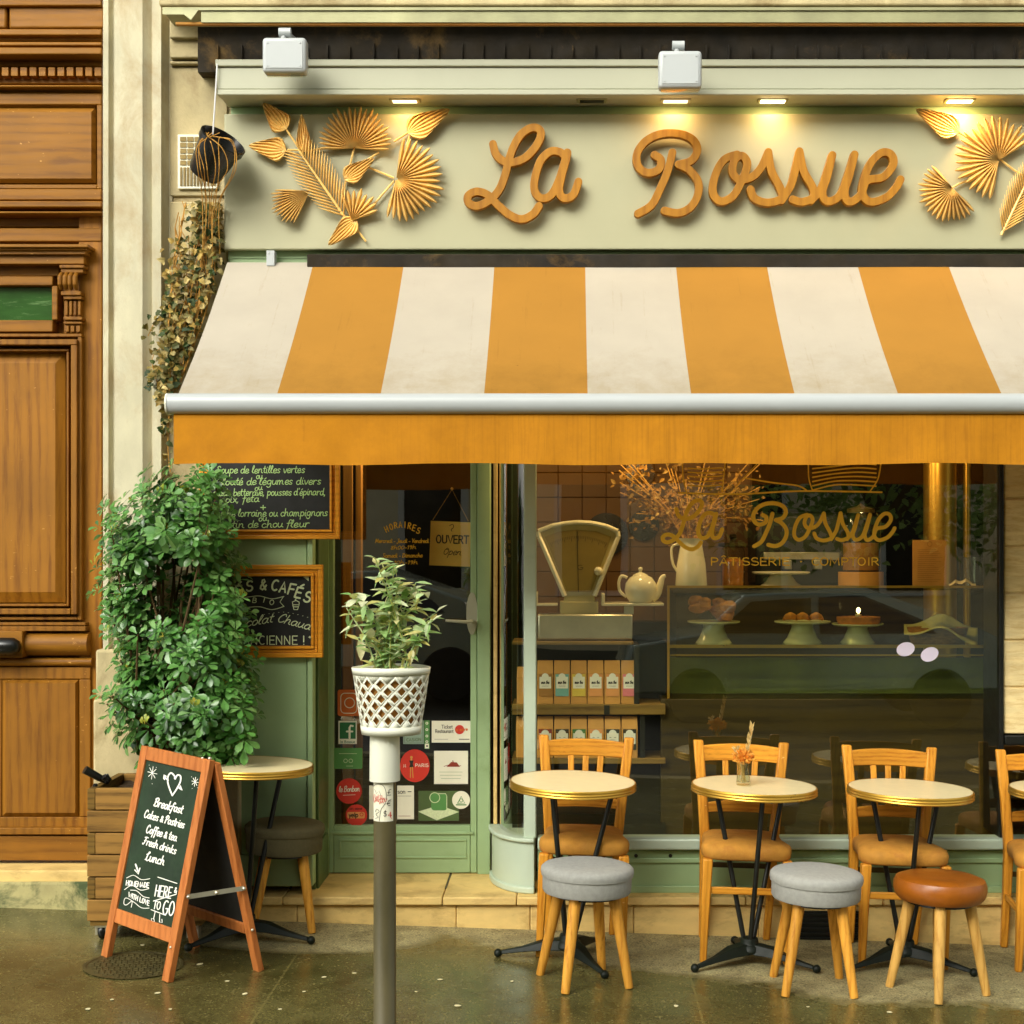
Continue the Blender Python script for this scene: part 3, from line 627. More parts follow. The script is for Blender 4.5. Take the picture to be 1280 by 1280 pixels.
# pilaster: a moulded section swept up the wall
def pil(px): return P(px, 600, .08).x
prof = [(pil(127), .34), (pil(127), .10), (pil(129), .085), (pil(135), .085), (pil(136.5), .105), (pil(138), .115), (pil(141), .112), (pil(143), .08), (pil(178), .08), (pil(183), .10), (pil(187), .115), (pil(190), .115), (pil(191), .085), (pil(201), .085), (pil(203), .12), (pil(206), .15), (pil(210), .15), (pil(210), .34)]
mb = MB(); mb.prism(prof, .95, 4.6, 'z'); mb.build('pilaster', 'pilaster_stone', B, world=True, smooth=0)
mb = MB(); mb.pb(119, 812, 214, 872, .055, .3); mb.pb(116, 874, 300, 1136, .045, .25); mb.build('pilaster_base', 'stone', B, world=True, bevel=.012)
mb = MB(); mb.box(-9, P(128, 0, .08).x, .085, .5, 0, .052+.0); mb.box(-9, P(128, 0, .08).x, .09, .45, .0, .195); mb.build('plinth', 'plinth_stone', B, world=True, bevel=.01)
mb = MB(); mb.box(-9, P(126, 0, .1).x, .11, .5, .18, P(0, 1080, YD).z); mb.build('threshold', 'step_stone', B, world=True, bevel=.008)
# upper storey stone and zinc ledge
mb = MB(); mb.box(P(206, 0, 0).x, 4.3, -.10, .4, P(0, 7, -.1).z, 6.2)
mb.build('string_course', 'stone', B, world=True, bevel=.01)
mb = MB(); zt = P(0, 9, -.3).z
x0 = P(203, 0, -.3).x
mb.box(x0, 4.3, -.30, -.1, zt-.012, zt); mb.box(x0+.16, 4.3, -.292, -.26, zt-.06, zt-.012)
mb.add([(x0, -.3, zt-.012), (x0+.15, -.3, zt-.012), (x0+.12, -.305, zt-.055), (x0+.09, -.3, zt-.03), (x0, -.3, zt-.03)], [(0, 1, 2, 3, 4)])
mb.build('zinc_ledge', 'zinc', B, world=True)
mb = MB(); mb.box(P(250, 0, .1).x, 4.3, .06, .2, P(0, 90, .06).z, zt+.2)
for i in range(60):
    xx = -1.55+i*.098+rnd.uniform(-.008, .008); mb.box(xx, xx+.006, .045, .06, P(0, 74, .05).z, P(0, 54+rnd.uniform(0, 5), .05).z)
mb.build('dark_fascia', 'dark_brown', B, world=True, smooth=0)
mb = MB(); mb.box(P(226, 0, -.2).x, 4.3, -.285, -.262, P(0, 31, -.28).z, P(0, 28, -.28).z); mb.build('rusty_lath', 'kraft_dark', B, world=True)
# louvred vent by the pot
vg = MB(); vg.pb(222, 168, 272, 236, .128, .02); vgo = vg.build('vent_grille', 'paper', B, world=True, bevel=.003)
vg = MB()
for r in range(5):
    for c in range(5): vg.pb(225+c*9, 171+r*7.4, 232.5+c*9, 176.5+r*7.4, .1235, .004)
for c in range(11): vg.pb(225+c*4.2, 209, 227.6+c*4.2, 232, .1235, .004)
vg.build('slot', 'stone_dark', vgo, smooth=0)
# ---- carriage door
mb = MB(); mb.pb(-260, -200, 131, 1045, YD+.10, .06); cd = mb.build('carriage_door', 'door_wood', B, world=True, bevel=.004)
def dpart(name, rects, mat, bev=.006):
    m = MB()
    for a in rects: m.pb(*a)
    return m.build(name, mat, cd, bevel=bev)
LX = -240
dpart('stile', [(98, 236, 127.5, 1040, YD+.035, .06)], 'door_wood')
dpart('transom_rail', [(LX, -40, 127, 7, YD+.03, .07), (LX, 36, 127, 44, YD-.02, .1), (LX, 45, 127, 51, YD+.01, .1), (LX, 52, 127, 57, YD-.005, .1), (LX, 59, 127, 68, YD-.035, .14),
      (LX, 106, 127, 109, YD-.01, .1), (LX, 116, 127, 131, YD+.03, .08), (LX, 236, 127, 250, YD+.01, .09), (LX, 251, 127, 259, YD-.02, .12), (LX, 264, 127, 267, YD-.03, .13), (LX, 285, 127, 302, YD+.03, .08)], 'door_wood_rail')
dpart('frieze', [(LX, 109.5, 127, 116, YD+.05, .06), (LX, 69, 127, 83, YD+.065, .03), (LX, 95, 127, 105, YD+.06, .04), (LX, 268, 127, 284, YD+.07, .03)], 'door_wood_rail')
dpart('dentil', [(2+i*11.6, 84, 10.6+i*11.6, 95, YD+.02, .05) for i in range(-20, 11)], 'door_wood_rail', .002)
dpart('upper_panel', [(11, 8, 130, 35.5, YD+.05, .05), (LX, 8, 8, 35.5, YD+.05, .05)], 'door_wood_rail', .01)
dpart('frieze_panel_frame', [(121, 131, 127, 236, YD+.02, .08), (LX, 131, 121, 133, YD+.04, .06), (LX, 230.5, 121, 236, YD+.02, .08)], 'door_wood_rail', .004)
# raised panel with chamfered margin
def raised(name, x0, y0, x1, y1, yf, marg, dep, mat):
    a0, a1 = P(x0, y0, yf), P(x1, y1, yf); b0, b1 = P(x0+marg, y0+marg, yf-dep), P(x1-marg, y1-marg, yf-dep)
    vs = [(a0.x, yf, a0.z), (a1.x, yf, a0.z), (a1.x, yf, a1.z), (a0.x, yf, a1.z), (b0.x, yf-dep, b0.z), (b1.x, yf-dep, b0.z), (b1.x, yf-dep, b1.z), (b0.x, yf-dep, b1.z)]
    m = MB(); m.add(vs, [(0, 1, 5, 4), (1, 2, 6, 5), (2, 3, 7, 6), (3, 0, 4, 7), (4, 5, 6, 7)]); return m.build(name, mat, cd, smooth=0)
raised('frieze_panel', LX, 134, 120, 229, YD+.055, 6, .02, 'door_wood_rail')
# leaf cornice
dpart('cornice', [(LX, 305, 110, 309, YD-.06, .12), (LX, 310, 108, 312.5, YD-.045, .1), (LX, 313, 107, 318, YD-.03, .1), (LX, 319, 105, 330, YD-.01, .08), (LX, 331, 74, 345, YD+.06, .05)], 'door_wood_rail', .003)
# small light above the leaf
dpart('light_frame', [(LX, 345, 66, 357, YD+.03, .07), (64.5, 357.2, 72, 400, YD+.03, .07), (LX, 400.2, 66, 415, YD+.02, .08)], 'door_wood_rail', .005)
m = MB(); m.pb(LX, 356, 66, 402, YD+.07, .006); 
plain('old_green_glass', s(44, 78, 34), .15, .3, 5, (.6, 1, 3), c2=s(120, 150, 100), c2at=(.55, .75), c2scale=6); m.build('window_pane', 'old_green_glass', cd)
# carved bracket
m = MB()
m.pb(74, 331, 105, 335, YD-.03, .1); m.pb(76, 336, 104, 341, YD-.02, .1)
for c in range(4):
    a = P(77+c*6.2, 352, YD-.01); m.tube([a+Vector((0, 0, .035)), a+Vector((0, -.02, .018)), a+Vector((0, -.02, -.014)), a+Vector((0, .0, -.036))], [.011, .012, .012, .009], 8)
m.pb(76, 364, 101, 369, YD-.02, .08); m.pb(79, 370, 102, 374, YD-.01, .08)
for c in range(4): m.pb(81+c*5.4, 376, 84.6+c*5.4, 394, YD-.0, .05)
m.pb(80, 376, 102, 417, YD+.012, .05); m.pb(79, 396, 102.5, 400, YD-.012, .05); m.pb(79, 402, 102.5, 405, YD-.006, .05)
for c in range(3): m.pb(81+c*7, 407, 86+c*7, 415, YD-.003, .04)
m.build('bracket', 'door_wood', cd, bevel=.003)
# great panel: stepped mouldings
dpart('panel_moulding', [(LX, 417, 102, 421, YD+.0, .08), (97, 421.3, 102, 775, YD+.0, .08), (LX, 771, 97, 775, YD+.0, .08),
      (LX, 424, 96, 431, YD-.022, .1), (88.5, 431.3, 96, 768, YD-.022, .1), (LX, 761, 88, 768, YD-.022, .1),
      (LX, 436, 86, 439, YD+.01, .08), (83, 439.3, 86, 758, YD+.01, .08), (LX, 755, 83, 758, YD+.01, .08),
      (LX, 778, 107, 782, YD-.01, .1), (LX, 783, 107, 789, YD-.022, .12)], 'door_wood', .003)
raised('great_panel', LX, 441, 82, 753, YD+.062, 13, .024, 'door_wood')
# torus mouldings
m = MB()
for (ya, yb, x1, rr) in ((791, 820, 110, .055), (823, 833, 113, .022)):
    a, b = P(LX, (ya+yb)/2, YD-.01), P(x1, (ya+yb)/2, YD-.01); h = (yb-ya)/2*6.73/F
    prof = [(rr*math.cos(R(t))*-1, h*math.sin(R(t))) for t in range(-90, 91, 15)]
    m.prism([(YD+.02+u, a.z+v) for u, v in prof]+[(YD+.1, a.z+h), (YD+.1, a.z-h)], a.x, b.x, 'x')
m.build('torus_moulding', 'door_wood_rail', cd, smooth=50)
m = MB(); m.pb(-60, 789, 28, 822, YD-.055, .08); hp = m.build('handle_plate', 'door_wood_rail', cd, bevel=.004)
m = MB(); q = P(3, 808, YD-.09)
m.tube([q+Vector((-.35, 0, 0)), q, q+Vector((.05, 0, 0)), q+Vector((.072, 0.0, 0)), q+Vector((.08, 0.0, 0))], [.040, .040, .039, .026, .008], 18); m.build('door_handle', 'black_plastic', hp)
dpart('lower_frame', [(LX, 834, 113, 849, YD+.02, .08), (99, 849.3, 113, 1021, YD+.02, .08), (LX, 1021.3, 113, 1034, YD+.02, .08), (LX, 1035, 113, 1043.5, YD-.015, .1)], 'door_wood', .004)
raised('lower_panel', 2, 849, 99, 1021, YD+.03, 5, .022, 'door_wood'); raised('lower_panel', LX, 849, -40, 1021, YD+.03, 5, .022, 'door_wood')
dpart('kick_plate', [(LX, 1045, 112, 1076, YD-.0, .1)], 'door_wood_rail', .004)
dpart('lower_stile', [(-40, 849.3, 2, 1021, YD+.021, .08)], 'door_wood', .004)

# ------------------------------------------------------------------ shopfront
S = thing('shopfront', (0, .05, .15), 'sage green wooden shopfront with curved glass corner and stone doorstep', 'shopfront')
TZ = .153; XR = 3.3
yW = .09; yDr = .44
mb = MB()
xl = P(285, 0, 0).x
xs = [xl, -1.25, -.55, -.225, .23, .78, 1.38, 2.0, 2.6, XR]
for a, b in zip(xs, xs[1:]):
    mb.box(a+.0015, b-.0015, -.012, .52, TZ-.036, TZ)
    mb.box(a+.06, b+.058 if b < XR else b, .012, .5, -.3, TZ-.041)
mb.build('doorstep', 'step_stone', S, world=True, bevel=.006)
mb = MB(); mb.box(P(1000, 0, 0).x, P(1083, 0, 0).x, .002, .012, P(0, 1175, 0).z, P(0, 1139, 0).z)
for i in range(6): mb.box(P(1000, 0, 0).x, P(1083, 0, 0).x, -.008, .002, P(0, 1174-i*6, 0).z, P(0, 1171.5-i*6, 0).z)
mb.build('floor_grille', 'black_iron', S, world=True, smooth=0)
# left panel with its return into the doorway
mb = MB(); mb.pb(285, 300, 383.5, 1068, .075, .05); mb.build('side_panel', 'green_paint', S, world=True, bevel=.003)
mb = MB(); mb.pb(384, 300, 391, 1068, .06, .07); mb.pb(285, 1069, 391, 1108, .05, .08); xa = P(391, 0, .06).x
mb.build('corner_post', 'green_paint', S, world=True, bevel=.004)
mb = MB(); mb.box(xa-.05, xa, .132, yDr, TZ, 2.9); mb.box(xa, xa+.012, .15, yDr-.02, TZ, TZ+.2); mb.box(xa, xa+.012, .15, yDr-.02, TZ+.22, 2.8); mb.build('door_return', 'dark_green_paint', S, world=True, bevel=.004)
# door
mb = MB(); mb.pb(404, 300, 411, 1092, yDr, .07); mb.pb(596.5, 300, 613, 1093, yDr, .07); mb.build('door_jamb', 'green_paint', S, world=True, bevel=.004)
mb = MB()
mb.pb(411.5, 300, 417, 1091, yDr+.012, .045); mb.pb(588, 300, 596, 1091, yDr+.012, .045); mb.pb(417.3, 1032, 587.7, 1091, yDr+.012, .045)
sd = mb.build('shop_door', 'green_paint', S, world=True, bevel=.003)
mb = MB(); mb.pb(424, 1049, 583, 1051.5, yDr+.006, .008); mb.pb(424, 1071, 583, 1073, yDr+.006, .008); mb.pb(424, 1051.8, 426, 1070.7, yDr+.006, .008); mb.pb(581, 1051.8, 583, 1070.7, yDr+.006, .008); mb.pb(414, 1040, 592, 1043, yDr+.002, .01)
mb.build('panel_bead', 'green_paint', sd, bevel=.001)
mb = MB(); a, b = P(417, 300, yDr+.03), P(588, 1032.5, yDr+.03); mb.add([(a.x, yDr+.03, b.z), (b.x, yDr+.03, b.z), (b.x, yDr+.03, a.z), (a.x, yDr+.03, a.z)], [(0, 1, 2, 3)])
mb.build('door_pane', 'window_glass', sd, smooth=0, normals=False)
mb = MB(); c = P(590, 767, yDr+.004)
mb.prism([(c.x+.027*math.cos(t*math.pi/12), c.z+.10*math.sin(t*math.pi/12)) for t in range(24)], c.y, c.y+.008, 'y')
mb.tube([c+Vector((0, -.012, -.035)), c+Vector((0, -.045, -.035)), c+Vector((-.03, -.05, -.036)), c+Vector((-.12, -.05, -.03))], [.009, .009, .008, .007], 10)
mb.build('door_handle', 'hood_paint', sd, bevel=.001)
# window: mullion, sill, stall riser, right frame
mb = MB(); mb.pb(654.5, 300, 670.5, 1048, .075, .05); mb.build('window_mullion', 'pale_green_paint', S, world=True, bevel=.006)
mb = MB(); mb.pb(1249.5, 300, 1254.7, 1048, .078, .26); mb.build('window_edge', 'black_iron', S, world=True, bevel=.003)
XA = P(672, 0, .05).x
mb = MB(); zs = P(0, 1047.5, .07).z
mb.box(XA, XR, .045, .16, P(0, 1063, .045).z, P(0, 1049, .045).z)
mb.build('window_sill', 'pale_green_paint', S, world=True, bevel=.008)
mb = MB(); mb.box(XA, XR, .082, .15, TZ, P(0, 1063.5, .08).z)
mb.box(XA, XR, .07, .081, TZ+.0, TZ+.03); mb.box(XA, XR, .072, .081, P(0, 1079, .07).z, P(0, 1073, .07).z)
mb.build('stall_riser', 'green_paint', S, world=True, bevel=.003)
mb = MB()
for u in (684, 701, 712.5, 742, 755, 795, 838, 905):
    c = P(u, 1069.5, .079); mb.lathe([(0, 0), (.0085, 0), (.0085, .004), (0, .004)], (c.x, c.y, c.z), 10, rot=Matrix.Rotation(R(90), 3, 'X'))
mb.build('vent_hole', 'black_plastic', S, world=True)
# curved corner: base drum, cap, bent pane
CX, CY, RX, RY = P(668, 0, .06).x, .40, .205, .345
def cor(t, e=0): return (CX-(RX+e)*math.sin(t), CY-(RY+e)*math.cos(t))
ang = [R(a) for a in range(-8, 99, 6)]
ang = [R(a) for a in range(0, 91, 6)]
zc = P(0, 1046, .09).z
mb = MB(); poly = [cor(t) for t in ang]+[(CX, CY)]; mb.prism(poly, TZ, zc-.02, 'z'); mb.build('corner_base', 'pale_green_paint', S, world=True, bevel=.004, smooth=30)
mb = MB(); poly = [cor(t, .016) for t in ang]+[(CX, CY)]; mb.prism(poly, zc-.0195, zc, 'z'); poly = [cor(t, .012) for t in ang]+[(CX, CY)]; mb.prism(poly, TZ+.0, TZ+.03, 'z'); mb.build('corner_cap', 'pale_green_paint', S, world=True, bevel=.006, smooth=30)
mb = MB()
pts = [cor(t, -.035) for t in ang]
for i in range(len(pts)-1): pass
mb.add([(x, y, zc) for x, y in pts]+[(x, y, 2.9) for x, y in pts], [(i, i+1, len(pts)+i+1, len(pts)+i) for i in range(len(pts)-1)]); mb.build('curved_pane', 'window_glass', S, world=True, smooth=60, normals=False)
mb = MB(); c = P(619.5, 0, yDr-.05); mb.box(c.x-.010, c.x+.008, yDr-.055, yDr-.02, zc, 2.9); mb.build('corner_bead', 'step_stone', S, world=True, bevel=.003)
a, b = P(670, 300, yW+.01), P(1250, 1048, yW+.01)
mb = MB(); mb.add([(a.x, a.y, b.z-.01), (b.x, a.y, b.z-.01), (b.x, a.y, a.z), (a.x, a.y, a.z)], [(0, 1, 2, 3)]); mb.build('window_pane', 'window_glass', S, world=True, smooth=0, normals=False)
# right-hand mirror strip and its frame
mb = MB(); q = P(1254.8, 580, .1); q2x = q.x+.42
for i in range(9):
    za = P(0, 918, .1).z+i*.21; mb.box(q.x+.002, q2x, .10+.004*(i % 2), .3, za+.003, za+.207)
mb.box(q.x+.002, q2x, .112, .3, P(0, 918, .1).z, 2.9); mb.build('pier', 'pier_stone', B, world=True, bevel=.006)
mb = MB(); mb.box(q2x+.002, q2x+.06, .08, .2, zs-.02, 2.9); mb.box(q.x+.0, q2x, .085, .14, P(0, 930, .1).z, P(0, 919, .1).z); mb.build('pier_base', 'black_iron', S, world=True, bevel=.003)
mb = MB(); zp = P(0, 930, .1).z; mb.add([(q.x, .1, zs), (q2x, .1, zs), (q2x, .1, zp), (q.x, .1, zp)], [(0, 1, 2, 3)]); mb.add([(q2x+.06, .1, zs), (XR, .1, zs), (XR, .1, 2.9), (q2x+.06, .1, 2.9)], [(0, 1, 2, 3)]); mb.build('window_pane', 'window_glass', S, world=True, smooth=0, normals=False)
# head of the shopfront above the glass, hidden behind the awning
mb = MB(); mb.box(xl, XR, .05, .16, 2.62, 2.97); mb.box(xa, XR, .17, .5, 2.75, 2.97); mb.build('shop_lintel', 'green_paint', S, world=True)
# room behind
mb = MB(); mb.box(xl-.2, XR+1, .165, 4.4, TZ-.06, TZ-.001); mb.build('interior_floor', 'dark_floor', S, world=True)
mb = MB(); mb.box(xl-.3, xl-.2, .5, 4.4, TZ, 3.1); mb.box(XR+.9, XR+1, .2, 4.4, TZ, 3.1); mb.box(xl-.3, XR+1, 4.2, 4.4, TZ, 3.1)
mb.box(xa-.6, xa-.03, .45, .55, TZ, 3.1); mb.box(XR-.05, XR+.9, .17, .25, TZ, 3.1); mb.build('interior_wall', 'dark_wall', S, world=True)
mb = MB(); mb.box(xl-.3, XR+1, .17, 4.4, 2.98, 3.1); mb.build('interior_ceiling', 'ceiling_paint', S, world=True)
# ------------------------------------------------------------------ sign, awning, floodlights
SG = thing('shop_sign', P(700, 312, 0), 'long pale green signboard with wooden cursive letters under a lit hood', 'sign')
mb = MB(); a, b = P(280, 142, 0), P(1280, 312, 0); mb.box(a.x, XR, 0, .035, b.z, a.z); mb.build('sign_panel', 'sign_paint', SG, world=True, bevel=.006)
mb = MB(); mb.box(a.x+.02, XR, .045, .06, b.z-.03, P(0, 110, .045).z); mb.build('backing_board', 'green_paint', SG, world=True)
mb = MB(); yh = -.15
x0 = P(271.5, 0, yh).x
mb.box(x0, XR, yh, .058, P(0, 111.5, yh).z, P(0, 84, yh).z); mb.box(x0-.006, XR, yh-.012, .058, P(0, 83.6, yh).z, P(0, 75, yh).z); mb.box(x0, XR, yh-.006, yh+.05, P(0, 119, yh).z, P(0, 112, yh).z)
mb.box(x0, XR, yh+.052, .058, P(0, 117, yh).z, P(0, 112, yh).z)
mb.build('sign_hood', 'hood_paint', SG, world=True, bevel=.004)
zsof = P(0, 117, yh).z
for u, lit in ((505, 1), (740, 0), (845, 1), (967, 2), (1202, 2), (1440, 1)):
    c = P(u, 124, yh+.05); x = c.x
    m = MB(); m.box(x-.066, x+.066, yh+.053, yh+.105, zsof-.010, zsof+.002); f = m.build('downlight', 'hood_paint' if u == 845 else 'zinc', SG, world=True, bevel=.003)
    m = MB(); m.box(x-.052, x+.052, yh+.060, yh+.098, zsof-.0125, zsof-.0105); m.build('lens', ['black_plastic', 'lamp_lens_dim', 'lamp_lens'][lit], f)
    if lit:
        l = bpy.data.lights.new('downlight_lamp', 'AREA'); l.shape = 'RECTANGLE'; l.size = .09; l.size_y = .03; l.energy = {505: .35, 845: .5, 967: .45, 1202: 1.3}.get(u, .5); l.color = (1, .62, .27)
        lo = bpy.data.objects.new('downlight_lamp', l); COL.objects.link(lo); lo.location = (x, yh+.075, zsof-.016); lo.rotation_euler = (R(20), 0, 0)
for st in (LA, BB, OSSUE):
    cutout('lettering', st, 5.0, -.055, .03, 'sign_wood', SG)
m = MB()
for (u, v) in (LA[0][9], LA[0][20], LA[1][3], BB[0][2], BB[2][2], OSSUE[0][3], OSSUE[1][4], OSSUE[3][3], OSSUE[6][9]):
    c = P(u, v, -.03); m.tube([c, c+Vector((0, .034, 0))], .008, 8)
m.build('spacer', 'black_iron', SG, world=True)

# awning
AW = thing('awning', (0, -.1, 2.3), 'yellow and white striped awning with plain mustard valance over the shop window', 'awning')
zt, zb = P(0, 328, 0).z, P(0, 493.5, -.82).z; x0 = P(284, 0, 0).x; W = .397
mb = MB(); xe = [x0]; b0 = P(392, 0, 0).x; nx = b0
while nx < XR+.1: xe.append(nx); nx += W
NS = 14; ci = 0
def sagz(t, x=0): return zt+(zb-zt)*t-(.022+.007*math.sin(x*2.3+1)+.003*math.sin(x*7.1))*math.sin(math.pi*t)-.004*abs(math.sin(x*4.0))*t*(1-t)*4
rows = []
for i, (xa_, xb_) in enumerate(zip(xe, xe[1:])):
    for q in range(4):
        u0, u1 = xa_+(xb_-xa_)*q/4, xa_+(xb_-xa_)*(q+1)/4
        for j in range(NS):
            t0, t1 = j/NS, (j+1)/NS
            mb.add([(u0, -.82*t0, sagz(t0, u0)), (u1, -.82*t0, sagz(t0, u1)), (u1, -.82*t1, sagz(t1, u1)), (u0, -.82*t1, sagz(t1, u0))], [(0, 1, 2, 3)], i % 2)
cn = mb.build('canopy', ['canvas_white', 'canvas_yellow'], AW, world=True, smooth=0, normals=False)
import bmesh
bm = bmesh.new(); bm.from_mesh(cn.data); bmesh.ops.remove_doubles(bm, verts=bm.verts, dist=.0005); bmesh.ops.recalc_face_normals(bm, faces=bm.faces); bm.to_mesh(cn.data); bm.free(); cn.data.polygons.foreach_set('use_smooth', [True]*len(cn.data.polygons))
yb = -.83; sc = (D+yb)/F
mb = MB(); r0 = 13.2*sc
prof = [(-.02, .0), (-.034, .01), (-.043, .024), (-.045, .04), (-.042, .056), (-.034, .068), (-.02, .075), (.02, .078), (.03, .06), (.03, .0)]
zbar = P(0, 516.5, yb-.04).z
mb.prism([(yb+u, zbar+v*1.03) for u, v in prof], P(211.5, 0, yb).x, XR+.05, 'x'); mb.build('front_bar', 'white_enamel', AW, world=True, smooth=60)
mb = MB(); mb.prism([(yb+u*1.06-.0005, zbar+.039+(v-.039)*1.06) for u, v in prof], P(209.5, 0, yb).x, P(211.4, 0, yb).x, 'x'); mb.build('end_cap', 'white_plastic', AW, world=True, smooth=60)
mb = MB(); n = 160; xv = P(218, 0, yb).x; zv = P(0, 580, yb).z; vs = []; ys = yb-.012
for i in range(n+1):
    x = xv+(XR-xv)*i/n; w = .006*math.sin(i*.37)+.004*math.sin(i*.9+1)
    for j in range(5):
        t = j/4; vs.append((x, ys+w*t, zbar+.002+(zv-zbar+.004*math.sin(i*.21))*t))
mb.add(vs, [(i*5+j, (i+1)*5+j, (i+1)*5+j+1, i*5+j+1) for i in range(n) for j in range(4)])
mb.build('valance', 'canvas_valance', AW, world=True, smooth=60)
mb = MB(); z_ = zv+.012
mb.add([(xv+(XR-xv)*i/n, ys-.0015+(.006*math.sin(i*.37)+.004*math.sin(i*.9+1)), zv+.004*math.sin(i*.21)+dz) for i in range(n+1) for dz in (-.001, .016)], [(2*i, 2*i+2, 2*i+3, 2*i+1) for i in range(n)])
mb.build('hem', 'canvas_valance', AW, world=True, smooth=60)
for ax in (-1.2, 1.1):
    mb = MB(); mb.tube([(ax, .03, zt-.12), (ax+.42, -.38, zt-.56)], .022, 10); mb.tube([(ax+.42, -.38, zt-.56), (ax+.05, -.79, zbar+.012)], .012, 10); mb.ball((ax+.42, -.38, zt-.56), .03); mb.build('folding_arm', 'white_enamel', AW, world=True)
mb = MB(); mb.box(P(385, 0, .0).x, XR, -.03, .044, P(0, 327, 0).z-.06, P(0, 319, 0).z); mb.build('roller_box', 'dark_brown', AW, world=True, bevel=.006)
mb = MB(); mb.pb(333, 313, 343, 332, -.03, .05); mb.pb(335, 315, 337, 317.5, -.032, .003, ); mb.build('bracket', 'white_enamel', AW, world=True, bevel=.002)

# floodlights over the hood
def flood(u, v, w, h, label):
    c = P(u, v, -.36); T = thing('floodlight', P(u, v-40, -.05), label, 'floodlight', 'floodlights above the sign')
    sc = (D-.36)/F; a = w*sc/2; b = h*sc/2
    mb = MB(); mb.box(c.x-a, c.x+a, -.36, -.29, c.z-b, c.z+b); mb.box(c.x-a*.8, c.x+a*.8, -.29, -.25, c.z-b*.8, c.z+b*.8); mb.build('lamp_housing', 'white_enamel', T, world=True, bevel=.016, bseg=4)
    mb = MB(); mb.box(c.x-a+.014, c.x+a-.014, -.3625, -.359, c.z-b+.016, c.z+b-.016)
    for sx_ in (-1, 1):
        for sz_ in (-1, 1): mb.tube([(c.x+sx_*(a-.024), -.3655, c.z+sz_*(b-.026)), (c.x+sx_*(a-.024), -.362, c.z+sz_*(b-.026))], .0035, 8)
    mb.build('cover_plate', 'white_enamel', T, world=True, bevel=.001)
    mb = MB(); mb.box(c.x-a+.012, c.x+a-.012, -.35, -.30, c.z-b-.003, c.z-b+.002); mb.build('lens', 'clear_glass', T, world=True)
    mb = MB(); mb.tube([(c.x-.012, -.31, c.z+b-.01), (c.x-.012, -.31, c.z+b+.045)], .011, 10); mb.tube([(c.x-.03, -.31, c.z+b+.035), (c.x+.02, -.31, c.z+b+.035)], .019, 14)
    mb.tube([(c.x, -.31, c.z+b+.035), (c.x+.03, -.2, c.z+b+.03), (c.x+.04, .06, c.z+b+.01)], .010, 10); mb.build('bracket_arm', 'white_enamel', T, world=True)
flood(355, 68, 55, 44, 'white square floodlight over the gilded palm leaves'); flood(850.5, 86, 54, 47, 'pale square floodlight over the letter B of the sign')

